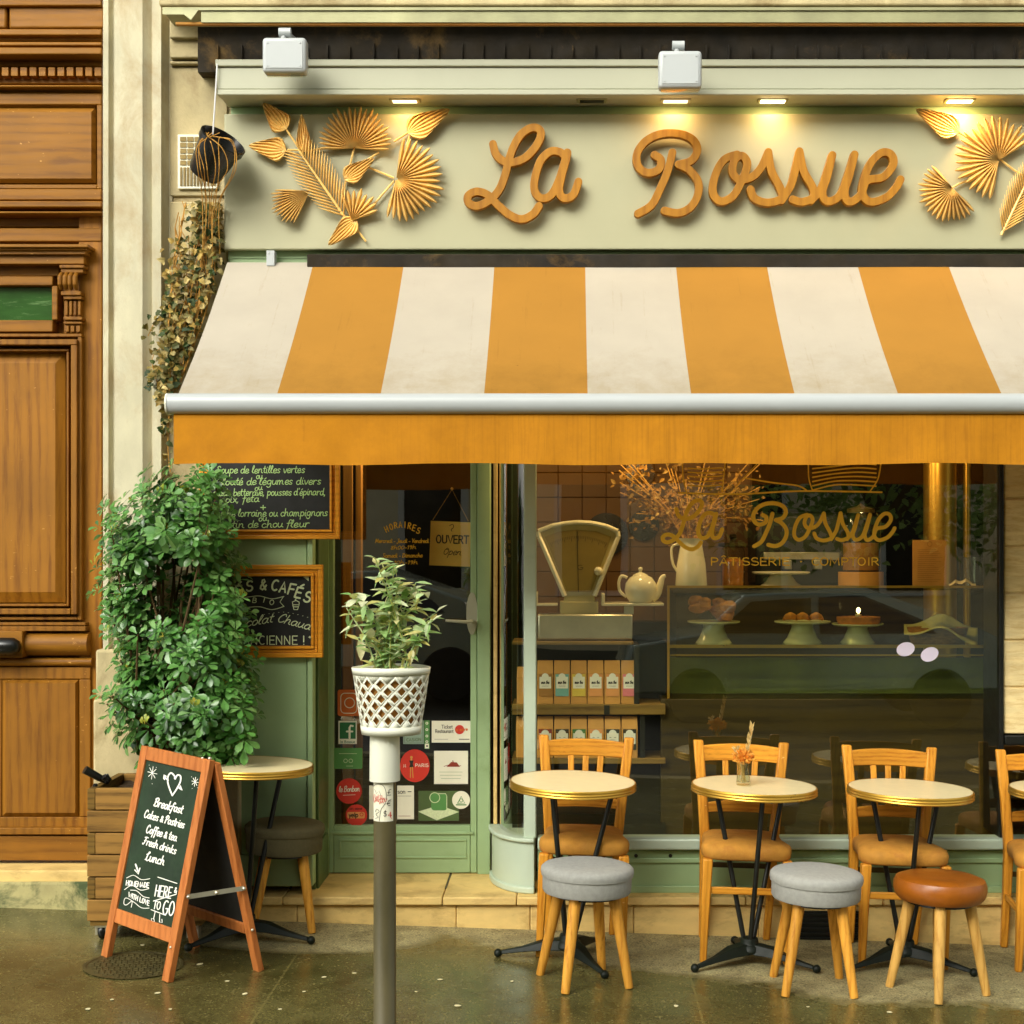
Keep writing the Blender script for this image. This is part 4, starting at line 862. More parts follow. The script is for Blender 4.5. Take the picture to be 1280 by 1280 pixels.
# ------------------------------------------------------------------ gilded palm leaves on the sign
def px2(o, sc, x, y): return (o[0]+x/sc, o[1]+y/sc)
def palm(parent, kind, o, sc, base, *a, lift=.0):
    """fan / spade / frond leaves given by crop pixels; every leaf is a pleated solid sheet standing off the panel"""
    mb = MB(); y0 = -.014-lift
    def W(x, y, d=0): u, v = px2(o, sc, x, y); return P(u, v, y0-d)
    if kind == 'fan':
        a0, a1, rad, n = a; b = W(*base, .012)
        for i in range(n):
            t = (i+.5)/n; an = R(a0+(a1-a0)*t); L = rad*(.86+.14*math.sin(math.pi*t))*rnd.uniform(.92, 1.03); st = abs(R(a1-a0))/n
            d = (math.cos(an), -math.sin(an)); s_ = (-d[1], d[0])
            bl = []; 
            for (tt, ww, dep) in ((.03, .5, .012), (.35, .5, .018), (.62, .49, .02), (.84, .42, .024), (.94, .24, .026), (1.0, .02, .03+rnd.uniform(-.008, .012))):
                c = (base[0]+d[0]*L*tt, base[1]+d[1]*L*tt); hw = L*min(tt, .66)*math.tan(st)*ww*1.02+ (.6 if tt < .1 else 0)
                bl.append((W(c[0]-s_[0]*hw, c[1]-s_[1]*hw, dep-.006), W(c[0], c[1], dep+.008), W(c[0]+s_[0]*hw, c[1]+s_[1]*hw, dep-.006)))
            vs = [p for r in bl for p in r]; fs = []
            for q in range(len(bl)-1): fs += [(q*3, q*3+1, q*3+4, q*3+3), (q*3+1, q*3+2, q*3+5, q*3+4)]
            mb.add(vs, fs)
    elif kind == 'spade':
        tip, wid, n = a; dx, dy = tip[0]-base[0], tip[1]-base[1]; L = math.hypot(dx, dy); d = (dx/L, dy/L); s_ = (-d[1], d[0]); grid = []
        prof = lambda t: (math.sin(math.pi*min(1, t*1.05+.08)**.75))**.8 if t < .9 else max(.0, (1-t)*3.2)
        rows = []
        K = 2*n
        for j in range(K+1):           # pleats run from the base outwards
            f = (j/K)*2-1; row = []
            for q in range(6):
                t = q/5; an = f*1.25*(1-.45*t); r = t
                ext = (1-.30*abs(f)**1.5)*(1+.08*math.cos(f*3))
                c0 = math.cos(an); s0 = math.sin(an)
                fx = L*r*ext*(c0*.9+.1); sx = wid*.62*s0*math.sin(min(1, r*1.15)*math.pi*.62)
                row.append(W(base[0]+d[0]*fx+s_[0]*sx, base[1]+d[1]*fx+s_[1]*sx, .010+(.012 if j % 2 else 0)*min(1, r*2)+.012*r))
            rows.append(row)
        vs = [p for r in rows for p in r]; mb.add(vs, [(j*6+q, j*6+q+1, (j+1)*6+q+1, (j+1)*6+q) for j in range(K) for q in range(5)])
    elif kind == 'frond':
        tip, n, la, lb, ang = a; dx, dy = tip[0]-base[0], tip[1]-base[1]; L = math.hypot(dx, dy); d = (dx/L, dy/L)
        mb.tube([W(*base, .01), W(base[0]+dx*.5, base[1]+dy*.5, .02), W(*tip, .015)], [.006, .005, .003], 6)
        for sgn in (-1, 1):
            for i in range(n):
                t = .06+.9*i/n; c = (base[0]+dx*t, base[1]+dy*t); l = (la if sgn < 0 else lb)*(1-.55*abs(t-.4))
                ca = math.cos(sgn*R(ang)); sa = math.sin(sgn*R(ang)); e = (d[0]*ca-d[1]*sa, d[0]*sa+d[1]*ca); p = (-e[1], e[0]); hw = 5*sc/4
                rs = []
                for tt, ww, dep in ((0, .5, .012), (.45, 1, .022), (1, .05, .026)):
                    m = (c[0]+e[0]*l*tt, c[1]+e[1]*l*tt); rs.append((W(m[0]-p[0]*hw*ww, m[1]-p[1]*hw*ww, dep), W(m[0], m[1], dep+.006), W(m[0]+p[0]*hw*ww, m[1]+p[1]*hw*ww, dep)))
                vs = [q for r in rs for q in r]; mb.add(vs, [(0, 1, 4, 3), (1, 2, 5, 4), (3, 4, 7, 6), (4, 5, 8, 7)])
    elif kind == 'stem':
        pts = [base]+list(a); mb.tube([W(x, y, .004) for x, y in pts], .0048, 6)
    ob = mb.build('stem' if kind == 'stem' else 'palm_leaf', 'gilt', parent, world=True, smooth=20, normals=(kind == 'stem'))
    if kind != 'stem':
        so = ob.modifiers.new('thickness', 'SOLIDIFY'); so.thickness = .0015; so.offset = 0
    return ob
o1 = (280, 40)
T = thing('palm_decoration', P(430, 290, 0), 'gilded dried palm leaf spray left of the wooden letters', 'wall decoration', 'gilded palm sprays on the sign')
for st in ([(310, 485), (400, 620), (500, 780), (612, 935)], [(318, 590), (430, 592), (550, 575)], [(850, 548), (925, 500)], [(652, 575), (632, 660), (605, 760)], [(605, 760), (590, 850)], [(725, 678), (850, 730)], [(850, 745), (760, 850), (668, 932)], [(655, 975), (710, 1047)], [(605, 735), (700, 650), (775, 602)], [(930, 515), (905, 600)], [(425, 795), (440, 785)]):
    palm(T, 'stem', o1, 4, *st)
palm(T, 'fan', o1, 4, (652, 580), 184, -6, 215, 23); palm(T, 'fan', o1, 4, (862, 735), 84, -108, 238, 21, lift=.008); palm(T, 'fan', o1, 4, (428, 795), 176, 246, 212, 13)
palm(T, 'spade', o1, 4, (312, 488), (205, 365), 125, 8); palm(T, 'spade', o1, 4, (312, 592), (138, 570), 130, 8); palm(T, 'spade', o1, 4, (402, 600), (388, 425), 80, 7); palm(T, 'spade', o1, 4, (918, 505), (1112, 395), 140, 8)
palm(T, 'spade', o1, 4, (600, 738), (738, 640), 105, 8); palm(T, 'spade', o1, 4, (662, 935), (532, 1056), 110, 8)
palm(T, 'frond', o1, 4, (612, 938), (372, 590), 17, 165, 175, 38, lift=.004); palm(T, 'fan', o1, 4, (640, 940), 118, 15, 160, 8, lift=.004)
o2 = (1120, 120)
T = thing('palm_decoration', P(1230, 300, 0), 'gilded dried palm leaf spray cut by the frame, right of the wooden letters', 'wall decoration', 'gilded palm sprays on the sign')
for st in ([(400, 225), (520, 300), (640, 380), (830, 505)], [(830, 505), (940, 590), (1100, 690)], [(440, 740), (500, 705), (660, 645)], [(840, 1112), (1060, 640)]): palm(T, 'stem', o2, 6.4, *st)
palm(T, 'spade', o2, 6.4, (505, 290), (185, 120), 220, 9); palm(T, 'fan', o2, 6.4, (822, 512), 30, 262, 365, 22, lift=.006); palm(T, 'fan', o2, 6.4, (452, 738), 128, 318, 285, 19); palm(T, 'frond', o2, 6.4, (842, 1112), (1090, 600), 16, 230, 240, 34); palm(T, 'fan', o2, 6.4, (1150, 640), -80, 60, 330, 16)

# ------------------------------------------------------------------ hanging pot with dry creeper
T = thing('hanging_pot', P(262, 235, -.06), 'tilted glossy black pot hung on a white cord above the creeper', 'plant pot')
c = P(268, 195, -.15); rot = Matrix.Rotation(R(38), 3, 'Y') @ Matrix.Rotation(R(-62), 3, 'X')
rot = Matrix.Rotation(R(38), 3, 'Y') @ Matrix.Rotation(R(25), 3, 'X')
mb = MB(); mb.lathe([(.0, -.095), (.068, -.095), (.074, -.08), (.094, .055), (.101, .055), (.103, .083), (.095, .086), (.086, .055), (0, .045)], c, 28, rot=rot); mb.build('pot', 'black_plastic', T, world=True)
mb = MB(); a = P(270.5, 100, -.03); mb.tube([P(270.5, 100, -.165), P(268, 140, -.16), P(266, 168, -.15)], .0035, 6)
mb.tube([P(270.5, 100, -.165), P(271.5, 80, -.165)], .0035, 6); mb.build('cord', 'white_cord', T, world=True)
mb = MB()
for i in range(14):
    if i % 3 == 1: continue
    u = 244+i*4+rnd.uniform(-7, 7)
    q0 = [(264+rnd.uniform(-10, 12), 164+rnd.uniform(0, 8)), (u-3, 182+rnd.uniform(-6, 6)), (u+rnd.uniform(-4, 4), 212), (253+i*1.8, 250+rnd.uniform(-8, 8)), (251+i*2+rnd.uniform(-4, 4), 300+rnd.uniform(-30, 40))]; q1 = smooth(q0, 5); dq = np.interp(range(21), [0, 4, 10, 15, 20], [-.20, -.29, -.25, -.10, .0]); mb.tube([P(a_, b_, float(y_)) for (a_, b_), y_ in zip(q1, dq)], .002, 5)
mb.build('tendril', 'string', T, world=True)
T = thing('climbing_ivy', P(225, 585, .1), 'half dried ivy hanging down the stone wall beside the awning', 'ivy')
mb = MB()
stems = []
for i in range(34):
    u = 222+rnd.random()*56; pts = []
    l = rnd.uniform(60, 240); v0 = 245+rnd.uniform(0, 60)
    for j in range(7):
        v = v0+l*j/6; lim = 282-(max(0, v-330))*.36; uu = min(u-(v-250)*.09+rnd.uniform(-5, 5), lim-3); pts.append(P(uu, v, .02+rnd.uniform(-.03, .06)))
    stems.append(pts); mb.tube(pts, .0022, 5)
for st in ([(232, 400), (205, 430), (190, 450), (200, 490)], [(225, 440), (200, 470), (188, 462)], [(235, 380), (200, 395), (185, 420)], [(222, 470), (212, 520), (210, 560), (213, 590)], [(228, 440), (214, 500), (208, 545)]):
    pts = smooth(st, 4); q = [P(u, v, .05) for u, v in pts]; mb.tube(q, .002, 5); stems.append(q)
mb.build('stem', 'string', T, world=True)
mb = MB()
for i in range(1300):
    if i < 1150:
        v = 255+rnd.random()**1.15*250; lim = 280-(max(0, v-328))*.37; wid = (34 if v < 300 else 62)-max(0, v-345)*.30; u = lim-3-rnd.random()*max(wid, 14)
        if rnd.random() < .08: u -= 14
        q = P(u, v, .10-rnd.random()*.14)
    else:
        st = rnd.choice(stems[-5:]); q = rnd.choice(st)+Vector((rnd.uniform(-.03, .03), rnd.uniform(-.03, .02), rnd.uniform(-.03, .03)))
    L = rnd.uniform(.018, .038)
    mb.leaf(q, (rnd.uniform(-1, 1), rnd.uniform(-.8, .1), rnd.uniform(-1, .5)), (rnd.uniform(-.6, .6), -1, rnd.uniform(-.2, 1)), L, L*.9, 'ivy', rnd.uniform(0, .7), rnd.uniform(0, .5))
mb.build('foliage', 'ivy_leaf', T, world=True, smooth=0, normals=False)

# ------------------------------------------------------------------ chalk menu boards on the green panel
def board(name, x0, y0, x1, y1, fw, yf, label, rz):
    T = thing(name, P((x0+x1)/2, y1, yf+.02), label, 'chalkboard', 'framed chalk menus on the green panel')
    mb = MB()
    for (f0, f1, dep) in ((0, .42, 0), (.44, .72, .006), (.74, 1, -.004)):
        a, b = fw*f0, fw*f1
        mb.pb(x0+a, y0+a, x1-a, y0+b, yf+dep, .03-dep); mb.pb(x0+a, y1-b, x1-a, y1-a, yf+dep, .03-dep); mb.pb(x0+a, y0+b, x0+b, y1-b, yf+dep+.0004, .0296-dep); mb.pb(x1-b, y0+b, x1-a, y1-b, yf+dep+.0004, .0296-dep)
    mb.build('frame', 'frame_wood', T, world=True, bevel=.003)
    mb = MB(); mb.pb(x0+fw*.9, y0+fw*.9, x1-fw*.9, y1-fw*.9, yf+.014, .01); mb.build('slate', 'chalkboard', T, world=True)
    return T
T = board('menu_board', 249, 556, 424, 674, 12, .03, 'upper framed black chalkboard listing soups and quiche, half under the awning', 0)
ik = plane_ink(.043)
for txt, a, b, bl, xh in (('Soupe de lentilles vertes', 270, 381, 592, 5.2), ('ou', 320, 329, 599, 4.2), ('Velouté de légumes divers', 266, 401, 606.5, 5.2), ('ou', 318.5, 328.5, 613.5, 4.2), ("Salade betterave, pousses d'épinard,", 261, 407, 620, 5), ('noix, feta', 275, 324, 628.5, 5), ('Quiche lorraine ou champignons', 263, 410, 646, 5.2), ('ou', 323, 334, 652, 4.2), ('Gratin de chou fleur', 269, 386, 660, 5.2)):
    ik.text(txt, (a, bl), (b, bl-1.2), xh, 1.05, 'hand', .12, jit=.06)
ik.text('+', (325, 638), (333, 638), 6, 1.2, 'hand', 0)
ik.build('chalk_writing', 'chalk_green', T)
T = board('menu_board', 256, 706, 403, 822, 14.5, .03, 'lower framed black chalkboard for hot drinks, partly behind the shrub', 0)
ik = plane_ink(.043)
def outl(txt, p0, p1, xh, **kw):
    ik.text(txt, p0, p1, xh, 2.6, 'caps', .05, **kw)
for ch, u, v, dr in (('T', 276, 752, -6), ('H', 284, 748, -5), ('É', 293, 745, -4), ('S', 307, 739, -3), ('&', 324, 737, 0), ('C', 338, 737.5, 4), ('A', 348.5, 739.5, 6), ('F', 358.5, 742, 9), ('É', 367, 746, 12), ('S', 378, 751, 16)):
    L = 9.5; ex = (math.cos(R(dr)), math.sin(R(dr))); up = (math.sin(R(dr))*9+1, -math.cos(R(dr))*9)
    ik.text(ch, (u, v), (u+ex[0]*L, v+ex[1]*L), 9, 2.3, 'caps', .03, up=up)
for ch, u, v in (('B', 315, 753), ('I', 328, 752.5), ('O', 336.5, 755.5)): ik.text(ch, (u, v), (u+6.5 if ch != 'I' else u+3, v+.6), 4.2, 1.0, 'caps', .05)
ik.stroke(smooth([(300, 748), (312, 746), (325, 745), (340, 748.5), (355, 745.5)], 5), .9); ik.stroke(smooth([(300, 761), (312, 759), (325, 758.5), (340, 762), (355, 758)], 5), .9); ik.stroke([(354.5, 745.5), (350, 752.5), (355, 758)], .9)
for st in ([(366, 756), (367.5, 762), (372, 762), (374, 756), (366, 756)], [(366, 755), (365.5, 752.5), (370, 750.5), (374, 752.5), (374, 755)], [(369, 750), (370.5, 748)], [(367, 758.5), (373, 758.5)]): ik.stroke(st, 1.0)
ik.text('Chocolat', (281, 788), (341, 777.5), 6.2, 1.1, 'hand', .35); ik.text('Chaud', (346, 776.5), (387, 787.5), 6.2, 1.1, 'hand', .25)
for i in range(10): ik.stroke([(330+i*6.0, 768-3*math.sin(i/3)+max(0, i-4)*.8), (331+i*6, 768-3*math.sin(i/3)+max(0, i-4)*.8)], .5)
ik.text("A L'ANCIENNE", (277, 805.5), (373, 805.5), 7.5, 1.25, 'caps', 0); ik.text('!', (377.5, 805.5), (383, 805.5), 7.5, 1.4, 'caps', 0)
ik.fill([(379, 721), (386, 720.5), (386, 726.5)]); ik.stroke([(386, 796.5), (389, 796.5)], .8); ik.stroke([(387.5, 795), (387.5, 798)], .8)
ik.build('chalk_writing', 'chalk', T)
# ------------------------------------------------------------------ cafe furniture (each built once about its own base, then copied)
def gpt(u, v): q = G(u, v); return (q.x, q.y, gz(q.x))
def make_table(label):
    T = thing('bistro_table', (0, 0, 0), label, 'table', 'round bistro tables on the pavement', world=False)
    r = .258; hh = .733
    mb = MB(); mb.lathe([(0, hh-.004), (r-.006, hh-.004), (r-.006, hh), (0, hh)], seg=56); mb.build('tabletop', 'laminate', T)
    mb = MB(); mb.lathe([(r-.0065, hh-.030), (r-.001, hh-.031), (r+.002, hh-.027), (r-.001, hh-.0225), (r-.001, hh-.0205), (r+.002, hh-.0165), (r-.001, hh-.012), (r-.001, hh-.0105), (r+.001, hh-.0045), (r-.003, hh+.001), (r-.0063, hh+.0005)], seg=56, cap=False); mb.lathe([(0, hh-.028), (r-.008, hh-.028), (r-.008, hh-.0045), (0, hh-.0045)], seg=56); mb.build('rim', 'brass', T, smooth=60)
    mb = MB(); mb.lathe([(0, .045), (.052, .045), (.058, .055), (.05, .075), (.040, .082), (.036, .105), (0, .105)], seg=24)
    for a in (90, 210, 330):
        d = Vector((math.cos(R(a)), math.sin(R(a)), 0)); sd = Vector((-d.y, d.x, 0)); vs = []
        for t, w, h0, h1 in ((.03, .045, .045, .085), (.10, .040, .042, .078), (.19, .020, .028, .048), (.275, .010, .014, .030)):
            c = d*t; vs += [c-sd*w+Vector((0, 0, h0)), c+sd*w+Vector((0, 0, h0)), c+sd*w*.55+Vector((0, 0, h1)), c-sd*w*.55+Vector((0, 0, h1))]
        fs = [(0, 1, 2, 3), (12, 15, 14, 13)]
        for i in range(3):
            for j in range(4): fs.append((i*4+j, i*4+(j+1) % 4, (i+1)*4+(j+1) % 4, (i+1)*4+j))
        mb.add(vs, fs); mb.ball(d*.287+Vector((0, 0, .0175)), .0175)
    mb.build('base', 'green_iron', T, bevel=.004)
    for a in (30, 150, 270):
        d = Vector((math.cos(R(a)), math.sin(R(a)), 0)); mb = MB(); mb.tube([d*.022+Vector((0, 0, .09)), d*.165+Vector((0, 0, hh-.03))], .0105, 12); mb.lathe([(0, 0), (.022, 0), (.022, .006), (0, .006)], d*.165+Vector((0, 0, hh-.034)), 12); mb.build('rod', 'black_iron', T)
    return T
def make_chair(label):
    T = thing('cafe_chair', (0, 0, 0), label, 'chair', 'beech cafe chairs at the window', world=False)
    HT = .865; yb = .0
    def post(sx):        # rear leg and back upright in one bent piece
        mb = MB(); pts = [(sx*.140, .015, 0), (sx*.146, -.03, .25), (sx*.149, -.045, .45), (sx*.166, -.03, .65), (sx*.187, .0, HT)]; vs = []
        for (x, y, z), w, dp in zip(pts, (.030, .036, .042, .042, .044), (.03, .036, .04, .034, .026)):
            vs += [(x-w/2, y-dp/2, z), (x+w/2, y-dp/2, z), (x+w/2, y+dp/2, z), (x-w/2, y+dp/2, z)]
        fs = [(3, 2, 1, 0), (16, 17, 18, 19)]+[(i*4+j, i*4+(j+1) % 4, (i+1)*4+(j+1) % 4, (i+1)*4+j) for i in range(4) for j in range(4)]
        mb.add(vs, fs); return mb
    for sx in (-1, 1): post(sx).build('leg', 'beech', T, bevel=.007, smooth=60)
    def rail(z0, z1, half, yy, bow, th, n=10):
        mb = MB(); vs = []
        for i in range(n+1):
            t = i/n*2-1; y = yy+bow*(1-t*t); zz = .010*(1-t*t)
            vs += [(half*t, y-th/2, z0+zz*.4), (half*t, y+th/2, z0+zz*.4), (half*t, y+th/2, z1+zz), (half*t, y-th/2, z1+zz)]
        mb.add(vs, [(i*4+j, (i+1)*4+j, (i+1)*4+(j+1) % 4, i*4+(j+1) % 4) for i in range(n) for j in range(4)]+[(0, 1, 2, 3), (n*4+3, n*4+2, n*4+1, n*4)]); return mb
    rail(.775, .842, .166, -.006, .022, .02).build('top_rail', 'beech_rail', T, bevel=.004)
    rail(.558, .60, .146, -.036, .016, .018).build('back_rail', 'beech_rail', T, bevel=.004)
    for x in (-.062, 0, .062):
        mb = MB(); mb.obox((x*.92, -.022, .598), (x*1.05, .010, .779), (1, 0, 0), (0, 1, 0), .026, .011); mb.build('slat', 'beech', T, bevel=.003)
    mb = MB(); n = 28; out = []
    def seatp(a, f):
        c, s_ = math.cos(a), math.sin(a); e = 5.0
        x = math.copysign(abs(c)**(2/e), c)*(.190 if s_ < 0 else .168)*f; y = -.20+math.copysign(abs(s_)**(2/e), s_)*.19*f; return x, y
    for f, z in ((0, .422), (.94, .422), (.985, .43), (1, .45), (1.0, .462), (.97, .476), (.86, .487), (.6, .497), (.3, .501), (0, .502)):
        out.append([(seatp(2*math.pi*i/n, max(f, .001))+(z,)) for i in range(n)])
    vs = [p for r in out for p in r]; mb.add(vs, [(j*n+i, j*n+(i+1) % n, (j+1)*n+(i+1) % n, (j+1)*n+i) for j in range(len(out)-1) for i in range(n)]); mb.build('seat', 'suede', T, smooth=70)
    for sx in (-1, 1):
        mb = MB(); x = sx*.168; vs = []
        for (xx, y, z, w) in ((x*1.02, -.365, 0, .028), (x, -.36, .25, .037), (x*.98, -.355, .424, .042)): vs += [(xx-w/2, y-w/2, z), (xx+w/2, y-w/2, z), (xx+w/2, y+w/2, z), (xx-w/2, y+w/2, z)]
        mb.add(vs, [(3, 2, 1, 0), (8, 9, 10, 11)]+[(i*4+j, i*4+(j+1) % 4, (i+1)*4+(j+1) % 4, (i+1)*4+j) for i in range(2) for j in range(4)]); mb.build('leg', 'beech', T, bevel=.006, smooth=60)
        mb = MB(); mb.obox((sx*.167, -.34, .24), (sx*.150, -.045, .235), (1, 0, 0), (0, 0, 1), .016, .024); mb.build('stretcher', 'beech_rail', T, bevel=.003)
    mb = MB(); mb.obox((-.15, -.36, .295), (.15, -.36, .295), (0, 1, 0), (0, 0, 1), .016, .028); mb.build('stretcher', 'beech_rail', T, bevel=.003)
    mb = MB(); mb.obox((-.14, -.03, .33), (.14, -.03, .33), (0, 1, 0), (0, 0, 1), .014, .022); mb.build('stretcher', 'dark_wood', T, bevel=.003)
    return T
def make_stool(label, seatmat, legmat, two=True, r=.182, hh=.455, thick=.105, spread=.188):
    T = thing('stool', (0, 0, 0), label, 'stool', 'low round stools by the tables', world=False)
    mb = MB(); zb = hh-thick
    if two: prof = [(0, zb), (r*.92, zb), (r*.95, zb+.01), (r*.955, hh-.042), (r*.985, hh-.038), (r, hh-.026), (r*.99, hh-.012), (r*.94, hh-.003), (r*.8, hh+.004), (r*.4, hh+.008), (0, hh+.009)]
    else: prof = [(0, zb), (r*.88, zb), (r*.96, zb+.015), (r, zb+.04), (r*.995, hh-.03), (r*.95, hh-.012), (r*.8, hh-.002), (r*.4, hh-.004), (0, hh-.006)]
    mb.lathe(prof, seg=48); mb.build('seat', seatmat, T, smooth=38)
    if two:
        mb = MB(); mb.lathe([(r*.972, hh-.041), (r*.985, hh-.040), (r*.985, hh-.036), (r*.972, hh-.035)], seg=48); mb.build('piping', seatmat, T)
    mb = MB(); mb.lathe([(0, zb-.014), (r*.72, zb-.014), (r*.72, zb-.001), (0, zb-.001)], seg=32); mb.build('underframe', 'black_plastic', T)
    for i in range(4):
        a = math.pi/4+math.pi/2*i; d = Vector((math.cos(a), math.sin(a), 0)); mb = MB()
        p0, p1 = d*(r*.63)+Vector((0, 0, zb-.010)), d*spread; mb.tube([p0, p0.lerp(p1, .5), p0.lerp(p1, .97), p1+Vector((0, 0, .0))], [.0235, .0205, .0165, .0155], 16); mb.build('leg', legmat, T, bevel=.002)
    return T
def place(o, u, v, rz=0, label=None, dy=0):
    x, y, z = gpt(u, v); o.location = (x, y+dy, z); o.rotation_euler = (0, SL, R(rz))
    if label: o['label'] = label
    return o
tb = make_table('round cream bistro table with brass rim, in front of the tea packets')
place(tb, 710, 1199, -30)
for u, v, rz, lab in ((935.5, 1203.5, 5, 'round cream bistro table carrying the small vase of dried flowers'), (1130.5, 1206, 0, 'round cream bistro table behind the brown leather stool'),
                      (1333, 1204, 10, 'round cream bistro table cut off by the right edge of the photo'), (307, 1174, 20, 'round cream bistro table standing behind the chalkboard easel')):
    place(copy_tree(tb), u, v, rz, lab)
ch = make_chair('beech cafe chair in front of the brown tea packets')
def pchair(o, u, v, rz, label=None):
    q = P(u, v, -.035); o.location = (q.x, -.04, gz(q.x)); o.rotation_euler = (0, SL, R(rz))
    if label: o['label'] = label
pchair(ch, 725, 1166, 0)
for u, rz, lab in ((918, 0, 'beech cafe chair behind the table with the flower vase'), (1103, 1, 'beech cafe chair behind the table next to the leather stool'), (1296, -3, 'beech cafe chair cut off by the right edge of the photo')):
    pchair(copy_tree(ch), u, 1170, rz, lab)
st1 = make_stool('grey felt stool in front of the table by the tea packets', 'grey_felt', 'stool_wood'); place(st1, 730, 1227, 22)
place(copy_tree(st1), 1016, 1234, 2, 'grey felt stool standing next to the brown leather stool')
st2 = make_stool('brown leather stool with pale legs', 'tan_leather', 'pale_wood', False, .18, .452, .092, .185); place(st2, 1172, 1239, 32)
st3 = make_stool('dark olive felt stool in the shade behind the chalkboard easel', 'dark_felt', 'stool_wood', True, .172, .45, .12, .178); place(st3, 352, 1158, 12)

# vase of dried flowers on the second table
x, y, z = gpt(935.5, 1203.5); zt_ = z+.733+.004; c = Vector((P(928, 990, y).x, y-.03, zt_))
c.z = zt_-SL*(c.x-x)
T = thing('flower_vase', c, 'small clear glass vase of orange dried flowers and one wheat ear', 'vase', world=False)
mb = MB(); mb.lathe([(0, .001), (.028, .001), (.030, .012), (.024, .05), (.022, .07), (.025, .088), (.0235, .088), (.0205, .07), (.0225, .05), (.028, .014), (0, .008)], seg=28); mb.build('glass', 'clear_glass', T, smooth=60)
mb = MB()
for i in range(12): mb.tube([(rnd.uniform(-.015, .015), rnd.uniform(-.015, .015), .012), (rnd.uniform(-.012, .012), rnd.uniform(-.01, .01), .08), (rnd.uniform(-.03, .03), rnd.uniform(-.02, .02), .12)], .0013, 5)
mb.tube([(0, 0, .02), (.005, 0, .09), (.018, 0, .15), (.03, 0, .235)], .0014, 5); mb.build('stem', 'wheat', T)
mb = MB()
for i in range(260):
    a, b = rnd.uniform(0, 6.28), rnd.random(); q = Vector((math.cos(a)*.036*b, math.sin(a)*.03*b, .092+rnd.random()*.045*(1.1-b*.3)))
    mb.leaf(q, (math.cos(a)*b, math.sin(a)*b, rnd.uniform(-.1, 1)), (rnd.uniform(-1, 1), -1, rnd.uniform(-.5, 1)), .016, .011, 'ov', .3, .5)
mb.build('bloom', 'dry_flower', T, smooth=0, normals=False)
mb = MB()
for i in range(46):
    t = i/46; p = Vector((.014+.022*t, 0, .13+.115*t)); a = rnd.choice((-1, 1))
    mb.leaf(p, (a*.45+.15, rnd.uniform(-.4, .4), 1), (rnd.uniform(-.5, .5), -1, 0), .024, .006, 'ov', .3, .1)
for i in range(26):
    a = rnd.uniform(0, 6.28); mb.leaf((-.025+rnd.uniform(-.01, .01), rnd.uniform(-.01, .01), .115+rnd.random()*.035), (math.cos(a)-.5, math.sin(a), 1), (0, -1, .2), .018, .006, 'ov', .3, .2)
mb.build('wheat_ear', 'wheat', T, smooth=0, normals=False)

# ------------------------------------------------------------------ planter with evergreen shrub
x0, x1 = G(114, 1172).x, G(262, 1172).x; yf, yb_ = -.40, .02; zg = gz((x0+x1)/2); zb_ = P(0, 1152, yf).z; zt_ = P(0, 985, yf).z
PL = thing('planter_box', ((x0+x1)/2, (yf+yb_)/2, zg), 'weathered wooden planter crate on casters beside the carriage door', 'planter')
nb = 6
for i in range(nb):
    za, zc_ = zb_+(zt_-zb_)*i/nb+.002, zb_+(zt_-zb_)*(i+1)/nb-.003
    mb = MB(); mb.box(x0+(.034 if i % 2 else 0), x1-(.034 if i % 2 else 0), yf, yf+.03, za, zc_); mb.build('board', 'planter_wood', PL, world=True, bevel=.003); mb = MB(); mb.box(x0+(.034 if i % 2 else 0), x1-(.034 if i % 2 else 0), yb_-.03, yb_, za, zc_)
    mb.build('board', 'planter_wood', PL, world=True, bevel=.003)
    mb = MB()
    e = 0 if i % 2 else .031
    mb.box(x0+(.001 if i % 2 else .001), x0+.033, yf+e+.001, yb_-e-.001, za, zc_); mb.build('end_board', 'planter_end', PL, world=True, bevel=.003); mb = MB(); mb.box(x1-.033, x1-.001, yf+e+.001, yb_-e-.001, za, zc_); mb.build('end_board', 'planter_end', PL, world=True, bevel=.003)
mb = MB(); mb.box(x0+.01, x1-.01, yf+.01, yb_-.01, zb_-.02, zb_+.0); mb.build('bottom', 'planter_end', PL, world=True)
mb = MB(); n = 12
vs = [(x0+.03+(x1-x0-.06)*i/n, yf+.03+(yb_-yf-.06)*j/n, zt_-.05+rnd.uniform(-.012, .02)) for i in range(n+1) for j in range(n+1)]
mb.add(vs, [(i*(n+1)+j, (i+1)*(n+1)+j, (i+1)*(n+1)+j+1, i*(n+1)+j+1) for i in range(n) for j in range(n)]); mb.build('soil', 'soil', PL, world=True)
for xx in (x0+.05, x1-.05):
    for yy in (yf+.05, yb_-.06):
        g_ = gz(xx); rr = .031
        mb = MB(); mb.lathe([(0, -.012), (rr-.004, -.012), (rr, -.008), (rr, .008), (rr-.004, .012), (0, .012)], (xx, yy, g_+rr), 20, rot=Matrix.Rotation(R(90), 3, 'Y') @ Matrix.Rotation(R(0), 3, 'X')); w_ = mb.build('caster_wheel', 'black_plastic', PL, world=True)
        mb = MB(); mb.box(xx-.026, xx-.016, yy-.02, yy+.02, g_+.02, zb_-.02); mb.box(xx+.016, xx+.026, yy-.02, yy+.02, g_+.02, zb_-.02); mb.box(xx-.026, xx+.026, yy-.025, yy+.025, zb_-.032, zb_-.0205); mb.build('fork', 'steel', w_)
